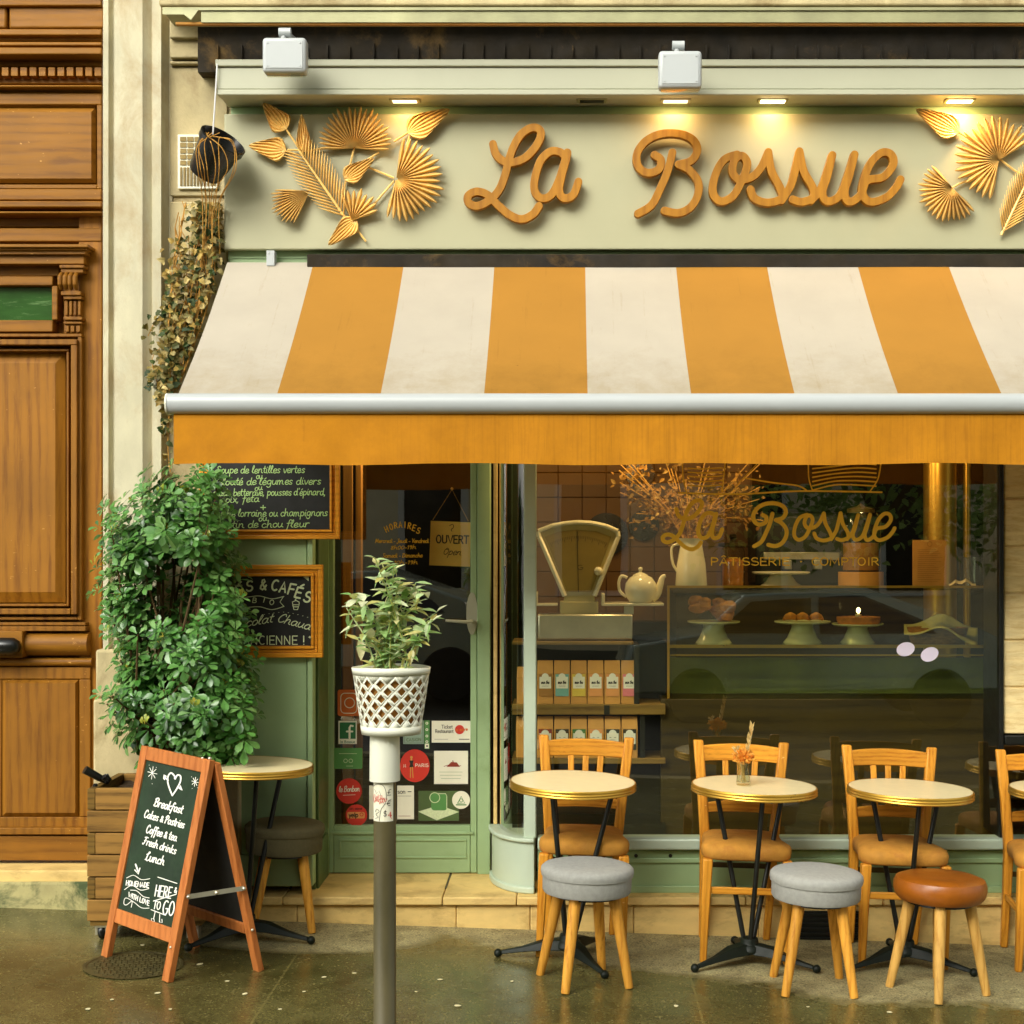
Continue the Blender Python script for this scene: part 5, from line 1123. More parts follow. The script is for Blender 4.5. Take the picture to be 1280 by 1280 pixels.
# a scoop and a bit of bark left on the planter rim
T = thing('garden_scoop', P(120, 968, yf+.1), 'dark garden scoop left on the corner of the planter', 'tool')
mb = MB(); mb.tube([P(106, 962, yf+.07), P(124, 972, yf+.1), P(136, 978, yf+.12)], [.018, .016, .010], 10); mb.build('blade', 'black_iron', T, world=True)
mb = MB(); mb.ball(P(133, 973, yf+.1), .018, jit=.3); mb.ball(P(119, 983, yf+.06), .012, jit=.2); mb.build('handle', 'black_plastic', T, world=True)
SH = thing('shrub', ((x0+x1)/2, (yf+yb_)/2, zt_-.04), 'dense glossy evergreen shrub growing in the wooden planter', 'shrub')
sx, sy = (x0+x1)/2+.04, (yf+yb_)/2
hull = [(580, 232, 272), (600, 205, 285), (612, 180, 285), (640, 136, 280), (660, 132, 286), (700, 126, 290), (740, 130, 298), (790, 138, 312), (830, 148, 316), (870, 148, 314), (905, 146, 308), (925, 168, 306), (945, 200, 285)]
def span(v):
    for a, b in zip(hull, hull[1:]):
        if a[0] <= v <= b[0]:
            t = (v-a[0])/(b[0]-a[0]); return a[1]+(b[1]-a[1])*t, a[2]+(b[2]-a[2])*t
    return hull[-1][1:]
br = MB(); base = Vector((sx, sy, zt_-.06)); tips = []
cl = []
for i in range(205):
    v = 600+(938-600)*rnd.random()**.9; a, b = span(v); cx = (a+b)/2; hw = (b-a)/2; u = cx-3+hw*.90*(rnd.uniform(-1, 1) if i % 3 else rnd.choice((-1, 1))*rnd.uniform(.75, 1.02))
    dep = .30*math.sqrt(max(.05, 1-((u-cx)/hw/1.1)**2)); yy = sy+rnd.uniform(-1, .7)*dep-.03; cl.append((P(u, v, yy), (u-cx)/hw, yy-sy, rnd.randint(3, 5), rnd.uniform(.022, .04)))
for (u, v) in ((186, 598), (179, 612), (190, 622), (226, 618), (243, 590), (248, 602), (236, 606), (140, 642), (132, 655), (142, 664), (262, 640), (268, 655), (122, 705), (126, 735), (312, 760), (318, 800), (298, 705), (134, 905), (146, 915), (308, 900)):
    a, b = span(max(590, min(940, v))); cl.append((P(u, v, sy-.05+rnd.uniform(-.1, .1)), (u-(a+b)/2)/((b-a)/2), -.05, 2, .02))
for (p_, ru, ry, m_, sd_) in cl:
    for j in range(m_): tips.append((p_+Vector((rnd.gauss(0, sd_), rnd.gauss(0, sd_), rnd.gauss(0, sd_))), ru, ry))
lv = MB(); ltip = MB()
for i, (t, ru, ry) in enumerate(tips):
    if i % 11 == 0:
        root = base+Vector((rnd.uniform(-.09, .09), rnd.uniform(-.06, .06), 0)); mid = root.lerp(t, .5)+Vector((rnd.uniform(-.06, .06), rnd.uniform(-.05, .05), .10)); br.tube([root, mid, t], [.009, .006, .003], 6)
    ax = Vector((ru*.7+rnd.uniform(-.35, .35), (ry*2.2)+rnd.uniform(-.5, .1), .55+rnd.uniform(-.2, .6))).normalized()
    nwh = rnd.choice((1, 2, 3, 3)); sz = rnd.uniform(.8, 1.15)
    for w in range(nwh):
        c = t-ax*(.045*w); n = rnd.randint(5, 7); a0 = rnd.uniform(0, 6.28); u_ = ax.orthogonal().normalized(); w_ = ax.cross(u_); open_ = .25+.33*w
        for j in range(n):
            a = a0+6.28*j/n+rnd.uniform(-.2, .2); rad = u_*math.cos(a)+w_*math.sin(a); d = (rad+ax*(.55-open_)).normalized(); L = rnd.uniform(.036, .066)*sz*(1 if w else .7)
            tipq = w == 0 and i % 18 == 0; m = ltip if tipq else lv
            if tipq: d = (rad*.5+ax*.3+Vector((0, 0, .9))).normalized(); L *= .7
            m.leaf(c+rad*.008, d+Vector((0, 0, -.12*w)), ax+rad*.15, L, L*.54, 'ob', rnd.uniform(.1, .4), rnd.uniform(.0, .25))
br.build('trunk', 'bark', SH, world=True); lv.build('foliage', 'shrub_leaf', SH, world=True, smooth=40, normals=False); ltip.build('foliage', 'shrub_tip', SH, world=True, smooth=40, normals=False)

# ------------------------------------------------------------------ folding chalkboard easel
BL, BR, KR = G(133, 1196), G(207, 1226), G(321, 1212); KL = BL+(KR-BR)
for q in (BL, BR, KR, KL): q.z = gz(q.x)
def atdepth(u, v, y): return P(u, v, y)
ML, MR = (BL+KL)/2, (BR+KR)/2
fw = .044; TL = atdepth(180, 932, ML.y); e = (BR-BL).normalized(); wid = (BR-BL).length*1.03+fw; BL = BL-e*fw/2; KL = KL-e*fw/2; TR = TL+e*wid
nf = (TL-BL).cross(e).normalized()
if nf.y > 0: nf = -nf
EA = thing('menu_easel', (BL+BR+KL+KR)/4, 'wood framed folding chalkboard listing breakfast and cakes on the wet pavement', 'chalkboard')
dn = (BL-TL); Lg = dn.length; dnn = dn/Lg; tk = .026
def fp(u, v, h=0): return TL+e*u+dnn*v+nf*h          # metres across, down the board, out of it
mb = MB()
mb.obox(fp(fw/2, -.0), fp(fw/2, Lg), e, nf, fw, tk); mb.build('leg', 'board_wood', EA, world=True, bevel=.003); mb = MB(); mb.obox(fp(wid-fw/2, 0), fp(wid-fw/2, Lg), e, nf, fw, tk)
mb.build('leg', 'board_wood', EA, world=True, bevel=.003)
mb = MB(); mb.obox(fp(fw+.0005, fw*.6), fp(wid-fw-.0005, fw*.6), dnn, nf, fw*1.2, tk-.003); vb = Lg*.80; mb.build('rail', 'board_wood', EA, world=True, bevel=.003); mb = MB(); mb.obox(fp(fw+.0005, vb), fp(wid-fw-.0005, vb), dnn, nf, fw*1.25, tk-.003); mb.build('rail', 'board_wood', EA, world=True, bevel=.003)
mb = MB(); mb.obox(fp(wid/2, fw*1.0), fp(wid/2, vb-.02), e, nf, wid-fw*1.9, .008); mb.build('slate', 'green_chalkboard', EA, world=True)
bd = (KL-TL); Lb = bd.length; bdn = bd/Lb; nb_ = -(bdn.cross(e)).normalized()
if nb_.y < 0: nb_ = -nb_
def bp(u, v, h=0): return TL+e*u+bdn*v+nb_*(h+.0)
mb = MB(); mb.obox(bp(fw/2, .03, .02), bp(fw/2, Lb, 0), e, nb_, fw*.9, tk); mb.build('leg', 'board_wood', EA, world=True, bevel=.003); mb = MB(); mb.obox(bp(wid-fw/2, .02, .02), bp(wid-fw/2, Lb, 0), e, nb_, fw*.9, tk); mb.build('leg', 'board_wood', EA, world=True, bevel=.003)
mb = MB(); mb.obox(bp(fw, Lb*.80), bp(wid-fw, Lb*.80), bdn, nb_, fw, tk-.004); mb.build('rail', 'board_wood', EA, world=True, bevel=.003); mb = MB(); mb.obox(bp(fw, .05, .015), bp(wid-fw, .05, .015), bdn, nb_, fw, tk-.004); mb.build('rail', 'board_wood', EA, world=True, bevel=.003)
mb = MB(); mb.obox(bp(wid/2, .05, .01), bp(wid/2, Lb*.79), e, nb_, wid-fw*1.9, .006); mb.build('slate', 'chalkboard', EA, world=True)
mb = MB(); a, b = fp(wid+.006, Lg*.615), bp(wid+.006, Lb*.60); mb.obox(a, b, (0, 0, 1), e, .018, .004); 
for q in (a, b, a.lerp(b, .5)): mb.ball(q+e*.004, .008)
mb.build('stay', 'steel', EA, world=True)
mb = MB(); mb.ball(fp(wid-fw/2, vb+.04, .014), .006); mb.ball(bp(wid, Lb*.8, .0), .006); mb.ball(fp(wid-.02, -.004, .0), .008); mb.ball(fp(wid-.06, .0, .005), .006); mb.build('screw', 'steel', EA, world=True)
# writing on it: photo pixels are carried onto the board's plane
p_on = fp(0, 0, .0055)
def onboard(u, v, h):
    d = Vector(((u-PX)/F, 1, -(v-PY)/F)); t = (p_on-CAM).dot(nf)/d.dot(nf); return CAM+d*t+nf*h
ik = Ink(onboard)
def cb(x, y): return (140+x/5.12, 930+y/5.12)
def et(t, a, b, xh, w=1.5, font='hand', sl=.28): 
    A, B_ = cb(*a), cb(*b); ik.text(t, A, B_, xh, w, font, sl, up=(xh*.1, -xh*1.0))
et('Breakfast', (268, 395), (450, 446), 6.0); et('Cakes & Pastries', (204, 468), (462, 540), 5.6, 1.35); et('Coffee & tea', (218, 566), (412, 622), 5.8, 1.4); et('Fresh drinks', (198, 640), (408, 706), 5.6, 1.35); et('Lunch', (212, 742), (332, 776), 6.2, 1.5)
hs = [(388, 330), (362, 260), (360, 210), (380, 185), (402, 205), (405, 225), (420, 200), (440, 205), (440, 240), (415, 290), (388, 330)]
ik.stroke(smooth([cb(*q) for q in hs], 4), 1.9); ik.stroke([cb(335, 210), cb(362, 232)], 1.6); ik.stroke([cb(430, 278), cb(448, 290)], 1.4)
ik.fill([cb(332, 195), cb(352, 205), cb(338, 232), cb(328, 222)]); ik.fill([cb(425, 285), cb(440, 262), cb(452, 298)])
for (cx, cy, r0) in ((260, 185, 30), (533, 242, 22)):
    for i in range(4):
        a = R(i*45+10); ik.stroke([cb(cx-r0*math.cos(a), cy-r0*1.35*math.sin(a)), cb(cx+r0*math.cos(a), cy+r0*1.35*math.sin(a))], .7)
for q in ((240, 135), (285, 150), (258, 255), (510, 210), (550, 280), (515, 285)): ik.stroke([cb(*q)], .7)
ik.stroke([cb(152, 770), cb(168, 815)], 2.0); ik.stroke([cb(148, 806), cb(170, 832), cb(180, 795)], 1.6)
ik.stroke(smooth([cb(*q) for q in ((95, 858), (140, 840), (190, 868), (244, 862))], 4), .8); ik.stroke(smooth([cb(*q) for q in ((82, 932), (130, 905), (185, 935), (238, 925))], 4), .8)
et('HOMEMADE', (90, 903), (238, 920), 4.3, 1.15, 'caps', .05); et('WITH LOVE', (106, 978), (240, 1036), 4.2, 1.15, 'caps', .05)
ik.stroke(smooth([cb(*q) for q in ((120, 935), (160, 940), (200, 975), (240, 985))], 4), .8); ik.stroke(smooth([cb(*q) for q in ((125, 1045), (130, 1005), (95, 1030), (78, 1020), (90, 985), (140, 1010), (190, 1048), (240, 1050))], 4), .8)
ik.stroke([cb(296, 852), cb(418, 892)], 1.1); et('HERE', (272, 972), (380, 988), 9.8, 1.5, 'caps', .12); et('&', (398, 950), (418, 956), 5, 1.1, 'caps', .1); ik.stroke([cb(266, 1005), cb(412, 962)], 1.1)
et('TO', (262, 1052), (312, 1062), 7.0, 1.3, 'caps', .1); et('GO', (320, 1090), (398, 1100), 12.5, 1.6, 'caps', .1); ik.stroke([cb(252, 1060), cb(345, 1096)], 1.1)
ik.stroke([cb(278, 1075), cb(268, 1120), cb(256, 1115), cb(254, 1132), cb(274, 1138), cb(270, 1118)], 1.0); ik.stroke([cb(308, 1090), cb(306, 1140), cb(324, 1142), cb(322, 1122)], 1.0)
ik.build('chalk_writing', 'chalk_white', EA)

# ------------------------------------------------------------------ bollard, its sleeve, basket and plant
yB = -2.0; cB = Vector((P(481, 1100, yB).x, yB, gz(P(481, 0, yB).x))); sc = (D+yB)/F
zz = lambda v: P(0, v, yB).z
BO = thing('bollard', cB, 'slim olive brown pavement post with a scribbled sticker', 'bollard')
mb = MB(); mb.lathe([(0, cB.z), (.046, cB.z), (.046, cB.z+.05), (14.3*sc, cB.z+.06), (14*sc, zz(1025)), (13.8*sc, zz(978)), (13.5*sc, zz(920)), (10*sc, zz(912)), (0, zz(910))], (cB.x, cB.y, 0), 32); mb.build('post', 'bollard_paint', BO, world=True, smooth=50)
def cyl_ink(r, h0=0):
    def f(u, v, h):
        xx = (u-481)*sc; a = max(-1.2, min(1.2, math.asin(max(-.95, min(.95, xx/r))))); return Vector((cB.x+math.sin(a)*(r+h+h0), cB.y-math.cos(a)*(r+h+h0), zz(v)))
    return f
ik = Ink(cyl_ink(14.1*sc)); 
stp = MB(); fr_ = cyl_ink(14.05*sc, .0006); n = 10
stp.add([fr_(466.8+ (494.2-466.8)*.93*i/n, v, 0) for v in (977, 1024.5) for i in range(n+1)], [(i, i+1, n+2+i, n+1+i) for i in range(n)]); sk = stp.build('post_sticker', 'paper', BO, world=True, smooth=60)
ik = Ink(cyl_ink(14.05*sc, .0006)); 
ik.stroke(smooth([(468, 982), (472, 978.5), (480, 979), (484, 987), (484, 1000), (478, 1010), (476, 1024)], 5), .5, 0); ik.text('£', (485, 992), (490, 992), 5.5, .6, 'caps', .1); ik.text('€', (484.5, 1005), (490, 1005), 4.6, .6, 'caps', .1); ik.text('$', (480.5, 1018), (485, 1018), 5, .6, 'caps', .1)
ik.stroke(smooth([(471, 1013), (473, 1009), (476, 1012), (472, 1016), (475, 1019), (471, 1021)], 4), .5); ik.stroke([(470, 985), (473, 990), (476, 986), (478, 992)], .4); ik.stroke([(486, 999), (490, 997)], .4)
ik.text('4', (486.5, 1019.5), (490.5, 1019.5), 5, .9, 'caps', .0, mi=1); ik.stroke([(467.5, 1020), (490.5, 1020.8)], .6, 1)
for i in range(7): ik.stroke(smooth([(468+i*2.2, 993+rnd.uniform(-2, 2)), (470+i*2.2, 1002+rnd.uniform(-3, 1)), (472+i*2.2, 996+rnd.uniform(-3, 3))], 3), .55, 1)
ik.build('scribble', ['ink', 'red_paint'], sk)
mb = MB(); mb.lathe([(14.4*sc, zz(976)), (19*sc, zz(975.5)), (19.1*sc, zz(974)), (18.6*sc, zz(925)), (18.4*sc, zz(919)), (15*sc, zz(918.5))], (cB.x, cB.y, 0), 36); SLV = mb.build('sleeve', 'white_plastic', BO, world=True, smooth=50)
BK = thing('plant_basket', (cB.x+7*sc, cB.y, zz(918)), 'white lattice plastic pot fixed on top of the bollard', 'plant pot')
cx = P(489, 0, yB).x; r0, r1 = 36*sc, 48.5*sc; zl, zh = zz(917), zz(834)
def cone(a, t): r = r0+(r1-r0)*t; return Vector((cx+r*math.sin(a), cB.y-r*math.cos(a)*.82, zl+(zh-zl)*t))
mb = MB(); NC, NR = 16, 7; lo, hi = .125, .89; dh = (hi-lo)/NR
for rr in range(-1, NR):
    for c in range(NC):
        ac = (c+.5*(rr % 2))*2*math.pi/NC; tc = lo+dh*(rr+1); w = math.pi/NC; ins = .62
        o4 = [(ac-w, tc), (ac, tc-dh), (ac+w, tc), (ac, tc+dh)]
        cl = lambda t: max(.06, min(.97, t)); i4 = [(ac+(a-ac)*ins, tc+(t-tc)*ins) for a, t in o4]
        if tc-dh < lo-.01 or tc+dh > hi+.01:
            mb.add([cone(a, cl(t)) for a, t in o4], [(0, 1, 2, 3)]); continue
        vs = [cone(a, t) for a, t in o4+i4]; mb.add(vs, [(i, (i+1) % 4, 4+(i+1) % 4, 4+i) for i in range(4)])
lat = mb.build('lattice', 'white_plastic', BK, world=True, smooth=40); so = lat.modifiers.new('thickness', 'SOLIDIFY'); so.thickness = .0025; so.offset = 0
mb = MB(); n = 72
def band(t0, t1, wob, ex):
    vs = []
    for i in range(n):
        a = 2*math.pi*i/n; tt = t1+wob*(math.cos(2*a)*.5+.5*abs(math.sin(a)))
        p, q = cone(a, t0), cone(a, tt); out = Vector((math.sin(a), -math.cos(a), 0))*ex; vs += [p+out, q+out]
    mb.add(vs, [(2*i, (2*i+2) % (2*n), (2*i+3) % (2*n), 2*i+1) for i in range(n)])
band(.90, 1.0, .035, .0006); band(-.0, .125, 0, .0006); bo = mb.build('rim', 'white_plastic', BK, world=True, smooth=60); so = bo.modifiers.new('thickness', 'SOLIDIFY'); so.thickness = .003; so.offset = 0
mb = MB(); mb.lathe([(0, zl+.001), (r0*.98, zl+.001), (r0*.98, zl+.006), (0, zl+.006)], (cx, cB.y, 0), 36, sy=.82); mb.build('base', 'white_plastic', BK, world=True)
mb = MB(); mb.lathe([(0, zl+.01), (r0*.86, zl+.01), (r0+(r1-r0)*.8-.012, zl+(zh-zl)*.82), (0, zl+(zh-zl)*.86)], (cx, cB.y, 0), 32, sy=.82); mb.build('root_ball', 'kraft_dark', BK, world=True)
PT = thing('potted_plant', (cx, cB.y, zl+.15), 'pale green straggly plant with some dry leaves growing in the white lattice pot', 'plant')
sm = MB(); lv = MB(); zs_ = zl+(zh-zl)*.8
ends = [(440, 745), (433, 760), (455, 752), (470, 700), (478, 705), (492, 708), (500, 725), (512, 738), (520, 728), (528, 742), (546, 765), (540, 775), (470, 760), (485, 765), (505, 770), (452, 790), (520, 790), (495, 795), (448, 800), (530, 800)]
for u, v in ends:
    b0_ = Vector((cx+rnd.uniform(-.07, .07), cB.y+rnd.uniform(-.05, .05), zs_)); yy = cB.y+rnd.uniform(-.09, .08); tip = P(u, v, yy); mid = b0_.lerp(tip, .55)+Vector((0, 0, .03)); pts = [b0_, b0_.lerp(mid, .6)+Vector((0, 0, .01)), mid, tip]
    sm.tube(pts, [.0035, .003, .0025, .0015], 6)
    L_ = (tip-b0_).length; nn = int(L_/.021)+2
    for i in range(nn):
        t = .18+.82*(i/(nn-1)); p = b0_.lerp(mid, t/.55) if t < .55 else mid.lerp(tip, (t-.55)/.45)
        for sgn in (0, math.pi):
            if rnd.random() < .24: continue
            a = i*1.35+sgn+rnd.uniform(-.3, .3); rad = Vector((math.cos(a), math.sin(a), 0)); d = rad+Vector((0, 0, rnd.uniform(-.25, .9))); L = rnd.uniform(.034, .062)*(1.1 if t > .5 else .85)
            if rnd.random() < .12: d = rad*.5+Vector((0, 0, -1))
            lv.leaf(p, d, Vector((0, -.3, 1)), L, L*.48, 'ov', rnd.uniform(.1, .5), rnd.uniform(0, .35))
sm.build('stem', 'pot_leaf', PT, world=True); lv.build('foliage', 'pot_leaf', PT, world=True, smooth=40, normals=False)

# ------------------------------------------------------------------ manhole cover and pavement litter
q = G(167, 1207); T = thing('manhole_cover', (q.x, q.y, gz(q.x)), 'round patterned iron manhole cover in the pavement under the easel', 'manhole cover', world=False, tilt=True)
mb = MB(); mb.lathe([(0, .002), (.185, .002), (.19, .004), (.178, .0045), (.176, .0025), (0, .0025)], seg=40); mb.build('frame', 'iron_cover', T)
mb = MB()
for i in range(-7, 8):
    for j in range(-7, 8):
        xx, yy = i*.023, j*.023
        if xx*xx+yy*yy < .027: mb.box(xx-.0085+(.006 if j % 2 else 0), xx+.0085+(.006 if j % 2 else 0), yy-.008, yy+.008, .002, .0052)
mb.build('tread', 'iron_cover', T)
LT = None
for (u, v, r) in ((178, 1182, .010), (197, 1242, .012), (140, 1250, .009), (250, 1206, .014), (306, 1243, .012), (284, 1227, .009), (213, 1262, .008), (110, 1262, .012), (405, 1222, .011), (443, 1217, .010), (380, 1240, .008), (490, 1208, .013), (550, 1225, .011), (572, 1258, .014), (640, 1227, .008), (845, 1258, .011), (1112, 1266, .012), (1010, 1259, .007), (350, 1262, .008), (520, 1240, .007)):
    q = G(u, v)
    if LT is None:
        mb = MB(); n = 9; mb.add([(math.cos(6.28*i/n)*(.8+.35*rnd.random()), math.sin(6.28*i/n)*(.6+.3*rnd.random()), .35) for i in range(n)]+[(math.cos(6.28*i/n)*.7, math.sin(6.28*i/n)*.5, 0) for i in range(n)], [tuple(range(n))]+[(i, n+i, n+(i+1) % n, (i+1) % n) for i in range(n)])
        LT = mb.build('fallen_petal', 'litter', smooth=0); o = LT; tag(o, 'tiny pale petal lying flat on the pavement', 'petal', 'petals scattered on the pavement')
    else: o = LT.copy(); COL.objects.link(o)
    o.location = (q.x, q.y, gz(q.x)+.0005); o.scale = (r, r, r*.6); o.rotation_euler = (0, SL, rnd.uniform(0, 6))
# ------------------------------------------------------------------ stickers on the shop door
YS = yDr+.026
def circ(u, v, r, n=28, ry=None): return [(u+r*math.cos(6.2832*i/n), v+(ry or r)*math.sin(6.2832*i/n)) for i in range(n)]
def rrect(x0, y0, x1, y1, r, n=4):
    o = []
    for cx_, cy_, a in ((x1-r, y1-r, 0), (x0+r, y1-r, 90), (x0+r, y0+r, 180), (x1-r, y0+r, 270)):
        o += [(cx_+r*math.cos(R(a+90*i/n)), cy_+r*math.sin(R(a+90*i/n))) for i in range(n+1)]
    return o
def rect(x0, y0, x1, y1): return [(x0, y0), (x1, y0), (x1, y1), (x0, y1)]
def sticker(poly, mat, label, draw=None, mats=None, y=YS, name='sticker', cat='sticker', group='stickers on the shop door'):
    pts = [P(u, v, y) for u, v in poly]; mb = MB(); n = len(pts)
    mb.add(pts+[p+Vector((0, .0012, 0)) for p in pts], [tuple(range(n))]+[(i, n+i, n+(i+1) % n, (i+1) % n) for i in range(n)])
    o = mb.build(name, mat, smooth=0); tag(o, label, cat, group)
    if draw:
        ik = plane_ink(y); draw(ik); ik.build('print', mats, o)
    return o
def d1(k_): k_.stroke(rrect(426, 866.5, 446, 891.5, 5)+[(446, 886)], 1.0); k_.stroke(circ(437, 878.5, 6.2)+[(443.2, 878.5)], 1.1)
sticker(rrect(422, 862, 452, 895, 3), 'orange_paint', 'orange rounded square camera icon sticker, top left of the door glass', d1, ['paper'])
def d2(k_): k_.fill(rect(424.6, 903, 444.6, 923.5), 1); k_.stroke([(441, 907.5), (438.4, 907), (437, 909.5), (437, 922.5)], 2.6); k_.stroke([(433.5, 914.3), (440.6, 914.3)], 2.3); k_.text('la Bossue', (425.5, 928.7), (444, 928.7), 2.2, .45, 'caps', 0, mi=1)
sticker(rect(423, 901, 446, 930), 'paper', 'white edged green sticker with a big letter f', d2, ['paper', 'leaf_green_paint'])
def d3(k_):
    for u in (432, 438.5): k_.stroke(circ(u, 951, 2.3)+[(u+2.3, 951)], .7)
    k_.stroke([(424, 942), (446, 942)], .6); k_.stroke([(433, 957.5), (441, 957.5)], .6)
sticker(rrect(417.5, 935, 453, 961, 1.5), 'sticker_green', 'green rectangular sticker with two owl eye rings', d3, ['chalk'])
def d4(k_): k_.text('le Bonbon', (423.5, 990), (449.5, 989), 4, .8, 'hand', .2); k_.stroke([(429, 994), (444, 993.4)], .5)
sticker(circ(436.3, 988.8, 16), 'red_paint', 'round red sticker with white handwritten name, lower left of the door glass', d4, ['paper'])
def d5(k_):
    k_.fill(rrect(434, 1015, 456, 1023, 2), 1); k_.text('yelp', (436, 1021.5), (448, 1021.2), 3.9, 1.1, 'caps', .05); k_.text('on aime', (437, 1012), (453, 1012), 2.2, .5, 'caps', 0); k_.stroke(circ(452, 1018, 2)+[(454, 1018)], .9, 2)
sticker(circ(445.5, 1019, 13.5), 'red_paint', 'round orange red sticker reading yelp, lowest on the left', d5, ['ink', 'orange_print', 'red_paint'])
def d6(k_): k_.text('paris', (507, 913), (526, 911), 3, .5, 'hand', .3); k_.text('CASION', (508, 926.5), (527, 926), 2.6, .6, 'caps', 0); k_.stroke(rect(505.5, 902, 528, 928.5)+[(505.5, 902)], .4)
sticker(rect(504, 900.5, 529.7, 930), 'sticker_blue', 'pale blue grey sticker beside the lattice pot', d6, ['dark_green_paint'])
def d7(k_):
    for i, v in enumerate((903, 911, 919, 926)): k_.stroke(circ(533.6, v+1, 1.3, 8)+[(534.9, v+1)], .9)
    k_.fill(rect(531.2, 929.5, 536.2, 935.5)); k_.fill(rect(532.8, 931.5, 534.8, 933.5), 1, .0009)
sticker(rect(530.5, 900.5, 537, 936), 'sticker_green', 'narrow green strip sticker with tiny white icons', d7, ['paper', 'ink'])
def d8(k_):
    k_.text('Ticket', (552, 910.5), (566, 910.5), 3, .6, 'caps', 0); k_.text('Restaurant', (544, 916), (567, 916), 3, .6, 'caps', 0); k_.fill(circ(574.5, 912, 5.8), 1); k_.text('edenred', (570, 914), (587, 913), 2.6, .8, 'caps', 0, mi=2); k_.stroke([(574, 924), (586.5, 924)], .9); k_.stroke([(543, 924), (560, 924)], .35)
sticker(rect(539.6, 901, 590, 928.3), 'paper', 'white card sticker with a red dot, top right of the sticker rows', d8, ['ink', 'red_paint', 'orange_paint'])
def d9(k_):
    k_.text('MY', (504.5, 959), (509, 959), 2.8, .6, 'caps', 0); k_.text('PARIS', (519, 958.5), (536, 958.5), 2.8, .6, 'caps', 0)
    k_.fill(circ(514.3, 946.5, 1.6), 2, .0009); k_.stroke([(514.3, 947), (514.3, 951)], 2.0, 2); k_.fill([(511.5, 950.5), (517, 950.5), (516, 955), (517.5, 959), (511.5, 959), (512.7, 955)], 1, .0012); k_.stroke([(513.4, 959), (513, 972)], 1.1, 2); k_.stroke([(515.5, 959), (516.3, 972)], 1.1, 2)
sticker(circ(518.6, 957.2, 18.6, 36, 20.5), 'red_paint', 'large round coral red sticker with a small figure in a black dress', d9, ['paper', 'ink', 'kraft'])
def d10(k_):
    k_.stroke(smooth([(555, 958), (562, 956), (570, 957.5), (576, 957)], 3), .7); k_.fill([(558, 958.5), (575, 958.5), (571, 953), (564, 952.5)], 1); k_.stroke([(566, 951), (567, 955)], 1.2, 1)
    for v in (965, 969, 973): k_.stroke([(549+(v-965)*.3, v), (578-(v-965)*.3, v)], .35, 2)
sticker(rect(542.6, 938.6, 585, 980), 'paper', 'square white sticker with a dark red dish drawing', d10, ['red_print', 'red_print', 'sticker_green'])
def d11(k_): k_.text('son', (497, 992), (507, 992), 3.6, .7, 'caps', 0); k_.stroke([(510, 989.5), (514, 989.5)], .9); k_.stroke([(497, 995), (514, 995)], .35); k_.stroke([(498, 1020), (513, 1020)], .5, 1)
sticker(rect(496.5, 982, 517.5, 1024), 'paper', 'tall white paper sticker just right of the bollard post', d11, ['ink', 'red_print'])
sticker(rect(461.5, 982, 468, 1024), 'paper', 'white paper sliver just left of the bollard post')
def d12(k_):
    k_.fill([(523.5, 1014.5), (548, 1007), (574, 1014.8), (546, 1025)], 0, .0003); k_.stroke([(523.5, 1014.5), (548, 1007), (574, 1014.8), (546, 1025), (523.5, 1014.5)], .6, 0)
    k_.fill(rrect(539, 992, 559, 1013, 4), 1, .0009); k_.stroke([(543, 992), (557, 992), (558.5, 995), (558.5, 1012)], .9, 0); k_.fill(circ(543.5, 997, 6.4), 1, .0012); k_.stroke(circ(543.5, 997, 6.2)+[(549.7, 997)], .9, 0)
sticker(rect(523, 988.5, 573.5, 1026), 'dark_green_paint', 'green sticker with a map pin drawn over a pale diamond', d12, ['chalk', 'sticker_green'])
def d13(k_): k_.stroke([(572, 1004), (576.5, 995.5), (581, 1004), (572, 1004)], 1.0); k_.stroke(circ(576.5, 1000.5, 2)+[(578.5, 1000.5)], .8); k_.stroke([(570.5, 1006), (582.5, 1006)], 1.4)
sticker(circ(576.3, 1000, 11.2), 'paper', 'small round pale sticker with a triangle emblem', d13, ['sticker_green'], y=YS-.0016)
# painted opening hours, hanging card
ik = plane_ink(YS)
for i, chh in enumerate('HORAIRES'):
    t = (i-3.5)/3.5; a = R(t*24); u = 503.5+t*18.5; v = 663.5-6.2*math.cos(t*1.1)+2.0+5*t*t*.6
    ex = (math.cos(a)*4.6, math.sin(a)*4.6); ik.text(chh, (u-2.3, v), (u-2.3+ex[0], v+ex[1]), 5, 1.15, 'caps', 0, up=(math.sin(a)*5.2, -math.cos(a)*5.2))
ik.text('Mercredi - Jeudi - Vendredi', (469, 678.5), (536, 678.5), 2.9, .75, 'hand', .15); ik.text('8h00-19h', (488, 687), (520, 686), 2.9, .75, 'hand', .15); ik.text('Samedi - Dimanche', (478, 697), (528, 696.5), 2.9, .75, 'hand', .15); ik.text('10h-19h', (492, 705.5), (522, 705), 2.9, .75, 'hand', .15)
ik.build('opening_hours_lettering', 'mustard_vinyl', sd)
T = thing('open_sign', P(565, 708, .52), 'square kraft card reading OUVERT hung on a string inside the door', 'sign')
yo = .515
mb = MB(); q = [(538.5, 651), (588.5, 653), (587.5, 708.5), (536.5, 706.5)]; pts = [P(u, v, yo) for u, v in q]
mb.add(pts+[p+Vector((0, .003, 0)) for p in pts], [(0, 1, 2, 3), (4, 5, 6, 7), (0, 4, 5, 1), (1, 5, 6, 2), (2, 6, 7, 3), (3, 7, 4, 0)]); cd_ = mb.build('card', 'card', T, world=True, smooth=0)
